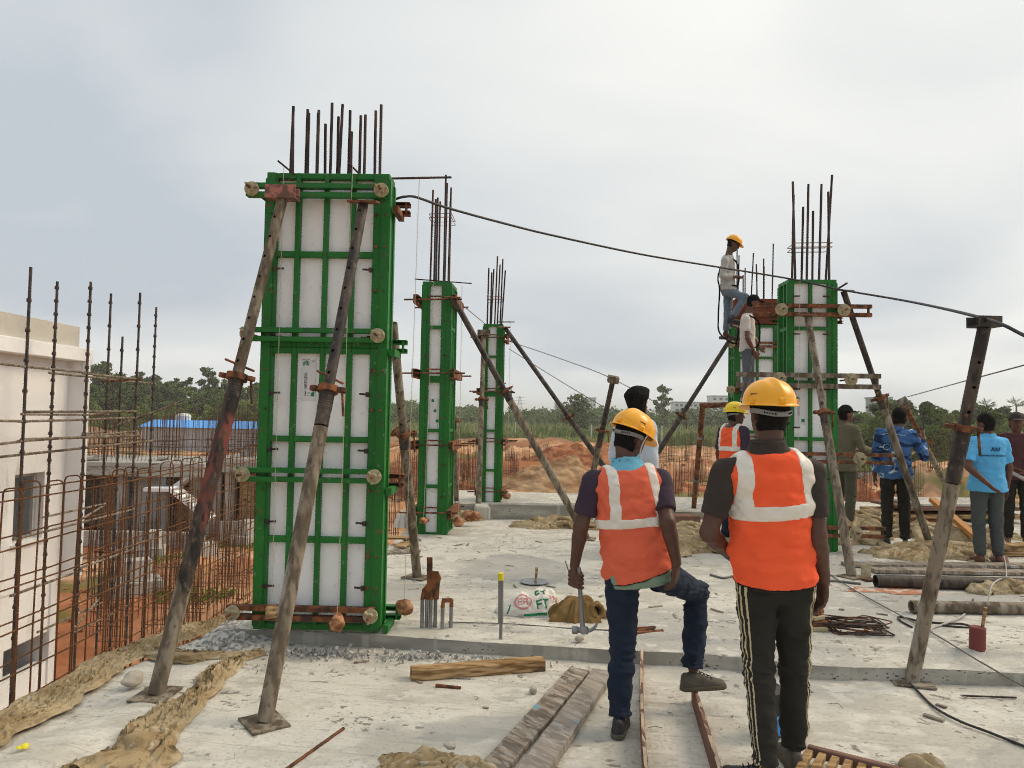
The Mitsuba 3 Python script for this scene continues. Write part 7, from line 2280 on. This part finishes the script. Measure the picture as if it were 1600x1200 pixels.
stirrups('bundle of dark bent stirrups lying on the slab beside the hand of the striped trousers worker', (2.563, 5.443, 0.11), 13, 0.40, 0.24, 5)
labels['stirrup_bundle']['label'] = 'bundle of dark bent stirrups lying on the open slab right of the striped trousers'
stirrups('small bundle of stirrups seen between the legs of the striped trousers worker', (1.917, 5.296, 0.11), 8, 0.26, 0.16, 6)
t = thing('clamp_pile', 'pile of rusty clamp irons standing behind the hand of the striped trousers worker', 'clamp')
cp = A(2.256, 5.408, 0.115)
for q in range(5):
    obj('iron', box(cp + A(0.01 * (q % 2), 0.02 * q, 0.018 + 0.035 * q), (0.13 - 0.008 * q, 0.10, 0.03), rotz(0.25 * q), 0.004), 'rust' if q % 2 else 'pale_iron', t)
rod('long hooked bar lying behind the thick leaning prop', [(3.003, 5.498, 0.125), (3.007, 5.668, 0.125), (3.05, 5.777, 0.125), (3.102, 5.744, 0.125), (3.164, 5.66, 0.125), (3.336, 5.619, 0.125), (3.451, 5.609, 0.125), (3.466, 5.51, 0.125), (3.255, 5.563, 0.125)], 0.0075, 'rebar_steel', 'hooked_bar', 'bent bar', 4)
t = thing('mallet', 'dark red cylinder mallet with a wooden handle standing on the slab', 'mallet')
mc = A(3.175, 5.008, 0.115)
obj('body', lathe([(0, 0), (0.046, 0), (0.050, 0.006)] + [(0.0485 + 0.0022 * (q % 2), 0.012 + 0.012 * q) for q in range(11)] + [(0.050, 0.15), (0.046, 0.157), (0.034, 0.152), (0, 0.148)], mc, (0.03, 0, 1), 24), 'mallet_red', t, smooth=30)
obj('handle', tube([mc + A(0.046, 0.02, 0.03), mc + A(0.050, 0.02, 0.15), mc + A(0.066, 0.01, 0.285)], [0.011, 0.011, 0.012], 8), 'timber', t, smooth=50)
k = obj('red_dust', heap((3.48, 6.722, 0.116), 0.36, 0.14, 0.004, 44, 0.02, 0.0, 0.004, 0.1), 'brick_dust', smooth=True, kind='stuff')
tag(k, 'spilt reddish brick dust on the slab before the long pipe', 'dust')

rod('heavy black cable sagging from the nearest column to the right column and on over the thick prop', [(-0.929, 5.55, 3.284), (-0.871, 5.55, 3.305), (-0.794, 5.6, 3.327), (-0.722, 5.7, 3.333), (-0.547, 5.9, 3.326), (-0.137, 6.35, 3.337), (0.336, 6.8, 3.344), (1.301, 7.5, 3.334), (2.264, 8.1, 3.34), (3.247, 8.5, 3.295), (3.667, 8.2, 3.13), (3.591, 6.6, 2.741), (2.794, 4.33, 2.274), (2.739, 3.9, 2.123), (2.641, 3.5, 1.991)], 0.0105, 'black_rubber', 'cable', 'cable', 8)
labels['cable']['label'] = 'heavy black cable hanging high between the nearest column and the thick prop head'
rod('black cable on the floor from the foot of the thick prop to the picture edge', [(2.521, 4.649, 0.012), (2.509, 4.548, 0.01), (2.464, 4.281, 0.01), (2.494, 4.089, 0.01), (2.571, 3.939, 0.01), (2.711, 3.63, 0.01)], 0.0075, 'black_rubber', 'cable', 'cable')
rod('taut dark wire rope running over the slab behind the thick prop', [(3.183, 7.324, 0.125), (3.103, 6.564, 0.13), (3.068, 5.405, 0.13), (3.014, 4.736, 0.13), (3.208, 4.606, 0.02), (3.205, 4.286, 0.01)], 0.0055, 'wire_grey', 'wire_rope', 'wire rope')
rod('pale hose curling on the slab from the thick prop to the rusty pipe', [(2.809, 5.026, 0.12), (3.098, 5.441, 0.12), (3.289, 5.581, 0.13), (3.526, 5.77, 0.13), (3.789, 6.071, 0.13), (3.791, 6.023, 0.22)], 0.008, 'hose_grey', 'hose', 'hose')
rod('pale cord lying over the two long pipes on the right', [(4.055, 6.253, 0.13), (4.199, 6.413, 0.24), (4.444, 6.68, 0.24), (4.8, 7.122, 0.16), (5.295, 7.864, 0.16), (5.902, 8.82, 0.13)], 0.006, 'hose_grey', 'hose', 'hose')
rod('grey cable lying on the slab left of the striped trousers worker', [(1.967, 7.198, 0.125), (2.053, 7.065, 0.125), (2.198, 7.137, 0.13), (2.349, 7.034, 0.125), (3.019, 7.031, 0.125), (3.302, 6.921, 0.125)], 0.011, 'wire_grey', 'cable', 'cable')
for lab, pts in (('thin wire from the middle left column to the distant column', [(-0.653, 9.5, 3.059), (-0.476, 12.4, 3.189)]), ('upper thin wire from the distant column to the block headed prop', [(-0.069, 12.8, 2.941), (0.822, 11.8, 2.554), (1.485, 10.8, 2.206), (2.422, 11.5, 1.773), (3.403, 12.5, 1.142)]),
                 ('lower thin wire from the distant column towards the bareheaded man', [(-0.067, 12.8, 2.806), (0.723, 11.8, 2.241), (1.389, 10.9, 1.779)]), ('thin wire from the wooden block head to the picture edge on the right', [(5.742, 10.6, 2.01), (5.067, 8.5, 2.073), (4.189, 6.5, 2.065), (3.908, 5.5, 2.104)])):
    rod(lab, pts, 0.006, 'wire_grey', 'stay_wire', 'wire')
rod('thin rod laid across the top of the nearest column, reaching right', [(-0.975, 5.35, 3.382), (-0.495, 5.55, 3.466)], 0.009, name='top_rod')
rod('thin rod laid on top of the middle left column', [(-1.283, 9.4, 3.383), (-0.556, 9.6, 3.374)], 0.008, name='top_rod')
rod('thin rod laid on top of the distant column', [(-0.269, 12.9, 3.289), (0.026, 13, 3.307)], 0.010, name='top_rod')
rod('short slanting rod tied to the left rebar of the nearest column', [(-1.691, 5.12, 3.423), (-1.586, 5.22, 3.348)], 0.007, name='top_rod')
rod('short slanting rod tied to a middle rebar of the nearest column', [(-1.191, 5.12, 3.418), (-1.124, 5.22, 3.365)], 0.007, name='top_rod')
rod('thin flat bar lying on the head of the prop with see through holes', [(3.786, 8.5, 3.184), (3.861, 8.4, 3.242)], 0.012, name='top_rod')
for lab, a, b, m, sz in (('plumb line with a pale wooden chunk at the left front of the nearest column', (-1.629, 5.06, 3.353), (-1.603, 5.02, 0.337), 'timber', (0.11, 0.07, 0.12)), ('plumb line with a red brick lump at the front of the nearest column', (-1.145, 5.06, 3.38), (-1.153, 5, 0.282), 'clay', (0.155, 0.11, 0.125)),
                         ('plumb line with a broken brick right of the nearest column', (-0.734, 5.5, 3.426), (-0.761, 5.42, 0.286), 'clay', (0.13, 0.10, 0.13)), ('plumb line with a stone at the middle left column', (-1.017, 9.25, 3.327), (-1.075, 9.2, 0.352), 'clay', (0.13, 0.12, 0.10)),
                         ('plumb line with a stone right of the middle left column', (-0.676, 9.5, 3.328), (-0.657, 9.4, 0.331), 'clay', (0.16, 0.12, 0.14)), ('plumb line right of the distant column', (-0.042, 12.9, 3.282), (-0.056, 12.8, 0.29), 'clay', (0.16, 0.12, 0.12)), ('plumb line at the front of the two bay right column', (3.352, 8.5, 3.282), (3.305, 8.45, 0.81), 'stone', (0.08, 0.08, 0.10))):
    t = thing('plumb_line', lab, 'plumb line')
    a, b = A(*a), A(*b)
    obj('string', tube([a, b], 0.0021 if a[1] < 6 else 0.0028, 5), 'string', t)
    obj('stone', rock(b - A(0, 0, sz[2] * 0.42), sz, len(lab) % 13, 2, 1.0), m, t, smooth=35)

# ---------------------------------------------------------------- things in hands, bag
t = thing('hammer', 'steel claw hammer hanging from the hand of the faded vest worker', 'hammer')
h0, h1 = HB + A(-0.002, -0.004, 0.055), HB + A(0.022, -0.03, -0.262)
obj('handle', tube([h0, h0 * .6 + h1 * .4, h1], [0.0125, 0.0122, 0.0135], 14), 'bare_steel', t, smooth=40)
hx = h1 + A(0, 0, -0.008)
obj('head', cat_([lathe([(0, -0.055), (0.019, -0.055), (0.021, -0.05), (0.021, -0.028), (0.015, -0.022), (0.015, 0), (0.0, 0.0)], hx + A(-0.002, 0, 0), (1, 0, 0), 16), box(hx + A(0.008, 0, 0), (0.042, 0.034, 0.040), None, 0.006)]), 'bare_steel', t, smooth=40)
for s_ in (-1, 1):
    obj('claw', tube(smooth_path([hx + A(0.022, s_ * .006, -0.004), hx + A(0.046, s_ * .009, 0.002), hx + A(0.066, s_ * .011, 0.018), hx + A(0.078, s_ * .012, 0.040)], 5), np.linspace(0.010, 0.003, 16), 8), 'bare_steel', t, smooth=40)
k = obj('nail', tube([w1 + A(-.052, -.01, .028), w1 + A(-.036, -.01, -.02)], 0.004, 6), 'bare_steel')
tag(k, 'long nail held in the same hand as the hammer', 'nail')
t = thing('phone', 'dark phone held up by the man in the patterned shirt', 'phone')
J6w = stand(p6[0], p6[1], .115, 24, 1.70)['R']
pc = A(.335, .305, 1.475) @ J6w + A(p6[0], p6[1], .115)
obj('body', box(pc, (0.010, 0.075, 0.155), J6w @ np.eye(3), 0.004), 'black_rubber', t)
obj('lens', lathe([(0, 0), (0.012, 0), (0.012, 0.003), (0, 0.003)], pc + A(-.001, .02, .05), J6w[1], 12), 'bare_steel', t)
t = thing('hand_pipe', 'pale thin pipe held by the man in the maroon shirt', 'pipe')
scene[t] = mikit.ply(tube([(6.106, 9.05, 1.086), (6.574, 8.95, 0.814)], 0.022, 10), 'hose_grey', smooth=50)
t = thing('backpack', 'small black bag with a blue pocket standing on the slab between the striped trouser legs', 'bag')
labels[t]['label'] = 'small black bag with a blue pocket standing between the striped trouser legs'
bp = A(1.385, 3.869, 0)
scene[t] = mikit.ply(box(bp + A(0, 0.02, 0.13), (0.15, 0.12, 0.26), rotz(0.3), 0.03), 'black_rubber', smooth=30)
obj('pocket', box(bp + A(0.0, -0.035, 0.07), (0.10, 0.04, 0.10), rotz(0.3), 0.012), 'blue_roof', t)
obj('strap', tube(smooth_path([bp + A(-.05, -.04, .26), bp + A(-.06, -.07, .22), bp + A(-.055, -.07, .12), bp + A(-.05, -.05, .06)], 6), 0.010, 6), 'harness_grey', t)
# print on the polo
J7 = stand(p7[0], p7[1], .115, 4, 1.63)
Rb = J7['R']


def on_back(u, z, out):
    return A(u, -out, z) * 0.96 @ Rb + A(p7[0], p7[1], .115)


for text, wid, z, hgt in (('AM', 0.10, 1.285, 0.042), ('amma.infrastructure', 0.27, 1.225, 0.020)):
    me = meshkit.text_mesh(text, hgt, 0.0015, True)
    v = np.array(me.vertices)
    sc_ = wid / np.ptp(v[:, 0])
    x = (v[:, 0] - v[:, 0].mean()) * sc_
    zz = z + v[:, 1]
    d_ = np.sqrt(np.clip(1 - (x / 0.195) ** 2, 0, 1)) * 0.150 + 0.006 + (v[:, 2] > 0.0005) * 0.0015
    obj('lettering', trimesh.Trimesh(np.array([on_back(a, b, c) for a, b, c in zip(x + 0.01, zz, d_)]), me.faces, process=False), 'print_navy', POLO)

# ---------------------------------------------------------------- stones, rubble, crumbs
for q, (c, s_, lab) in enumerate((((-2.204, 4.375, 0.03), (0.14, 0.11, 0.10), 'pale stone lying against the sacking beside the left prop'), ((-0.266, 3.554, 0.06), (0.07, 0.05, 0.045), 'white stone on the sacking at the very front'), ((0.493, 5.097, 0.11), (0.07, 0.06, 0.05), 'grey stone on the step edge below the hammer'),
                              ((0.157, 4.398, 0.01), (0.05, 0.05, 0.05), 'small grey stone left of the stained planks'), ((-0.809, 5.712, 0.12), (0.12, 0.12, 0.12), 'broken brick at the right foot of the nearest column'), ((-0.53, 10.109, 0.2), (0.28, 0.2, 0.2), 'brown stone at the foot of the middle left column'))):
    k = obj('stone', rock(A(*c) + A(0, 0, s_[2] * 0.25), s_, 20 + q, 2), 'clay' if q > 3 else 'stone', smooth=40)
    tag(k, lab, 'stone')
k = obj('flower', cat_([rock(A(-2.295, 3.557, 0.03), (0.05, 0.04, 0.03), 5, 1), rock(A(-2.31, 3.543, 0.03), (0.03, 0.03, 0.02), 6, 1)]), 'yellow_cap')
tag(k, 'bright yellow scrap on the slab edge below the sacking', 'scrap')

ICO = trimesh.creation.icosphere(subdivisions=0)


def scatter(pts, sizes, seed, squash=0.6):
    g = np.random.default_rng(seed)
    V_, F_ = [], []
    for k_, (p, s_) in enumerate(zip(pts, sizes)):
        v = np.array(ICO.vertices) * (1 + 0.35 * g.normal(size=(12, 1))) * s_ * A(1, g.uniform(.6, 1.1), squash)
        q = np.linalg.qr(g.normal(size=(3, 3)))[0]
        V_.append(v @ (q * .5 + np.eye(3) * .5) + p)
        F_.append(ICO.faces + 12 * k_)
    return trimesh.Trimesh(np.vstack(V_), np.vstack(F_), process=False)


g = np.random.default_rng(77)
pts, sz = [], []
for (cx, cy, rx, ry, n, big) in ((-1.88, 5.55, 0.20, 0.45, 900, .022), (-1.3, 5.02, 0.6, 0.13, 900, .015), (-0.6, 5.0, 0.55, 0.15, 700, .013), (-0.1, 4.95, 0.45, 0.14, 380, .012), (-1.9, 5.1, .2, .2, 400, .02), (-1.6, 4.75, .6, .25, 300, .009)):
    a, r = g.uniform(0, 6.28, n), np.abs(g.normal(0, 0.5, n))
    x, y = cx + rx * r * np.cos(a), cy + ry * r * np.sin(a)
    ok = (y < step_y(x) - .01) | (x < -1.80)
    s_ = big * np.exp(g.normal(-0.4, 0.55, n))
    for xx, yy, ss in zip(x[ok], y[ok], s_[ok]):
        pts.append((xx, yy, 0.004 + 0.3 * ss + (0.05 * math.exp(-((xx + 1.9) / .15) ** 2 - ((yy - 5.5) / .4) ** 2))))
        sz.append(ss)
obj('rubble', scatter(np.array(pts), sz, 5), 'rubble_grit', kind='stuff', label='grey concrete rubble along the foot of the step and the nearest column', cat='rubble')
k = obj('rubble_bed', heap((-1.92, 5.5, 0.0), 0.28, 0.55, 0.07, 91, 0.012, 0.1, 0.03, 0.07), 'rubble_grit', smooth=30, kind='stuff')
tag(k, 'bank of crushed grey rubble left of the nearest column', 'rubble')
pts, sz = [], []
n = 3600
x, y = g.uniform(-2.2, 6.0, n), 2.2 + 8.5 * g.random(n) ** 1.7
dens = meshkit.fbm(np.stack([x * 1.1, y * 1.1, 0 * x], -1), 3, 12)
for xx, yy, dd in zip(x, y, dens):
    if dd + 0.14 * g.random() > 0.56 and xx > upper_left(yy) + 0.05 and xx > lower_edge(yy) + .1:
        ss = 0.0048 * math.exp(g.normal(0, 0.55))
        pts.append((xx, yy, slab_z(xx, yy) + 0.3 * ss))
        sz.append(ss)
obj('grit', scatter(np.array(pts), sz, 6, 0.5), 'rubble_grit', kind='stuff', label='small chips and grit scattered over the slab', cat='grit')
pts = []
for q in range(80):
    c = A(g.uniform(-1.0, 5.2), 3.3 + 7.0 * g.random() ** 1.2, 0)
    c[2] = slab_z(c[0], c[1]) + 0.006
    pts.append(box(c, (g.uniform(0.02, 0.13), g.uniform(0.008, 0.03), g.uniform(0.004, 0.012)), rotz(g.uniform(0, 6.28))))
obj('wood_chips', cat_(pts), 'plank_wood', kind='stuff', label='small wood chips and splinters scattered over the slab', cat='wood chips')
# short bent wires and twigs of tie wire
pts = []
for q in range(46):
    c = A(g.uniform(-1.2, 4.2), g.uniform(3.4, 9.0), 0)
    c[2] = slab_z(c[0], c[1]) + 0.006
    a = g.uniform(0, 3.14)
    L_ = g.uniform(0.04, 0.13)
    d = A(math.cos(a), math.sin(a), 0)
    pts.append(tube(smooth_path([c, c + d * L_ * .5 + A(-d[1], d[0], 0) * g.normal(0, .02) + A(0, 0, .006), c + d * L_], 4), 0.0016, 4))
obj('tie_wire_scraps', cat_(pts), 'rebar_steel', kind='stuff', label='scraps of tie wire scattered over the slab', cat='wire scraps')

# ---------------------------------------------------------------- the air: a faint pale haze that the far wood fades into
scene['haze_air'] = {'type': 'homogeneous', 'albedo': {'type': 'rgb', 'value': [0.95, 0.95, 0.95]}, 'sigma_t': 0.0004}
scene['haze'] = {'type': 'cube', 'to_world': T().translate([0, 0, 17.0]).scale([5200, 5200, 26.0]), 'bsdf': {'type': 'null'}, 'interior': {'type': 'ref', 'id': 'haze_air'}}
labels['haze'] = {'label': 'faint pale haze over the plain', 'category': 'haze', 'kind': 'stuff'}
scene['camera']['medium'] = {'type': 'ref', 'id': 'haze_air'}
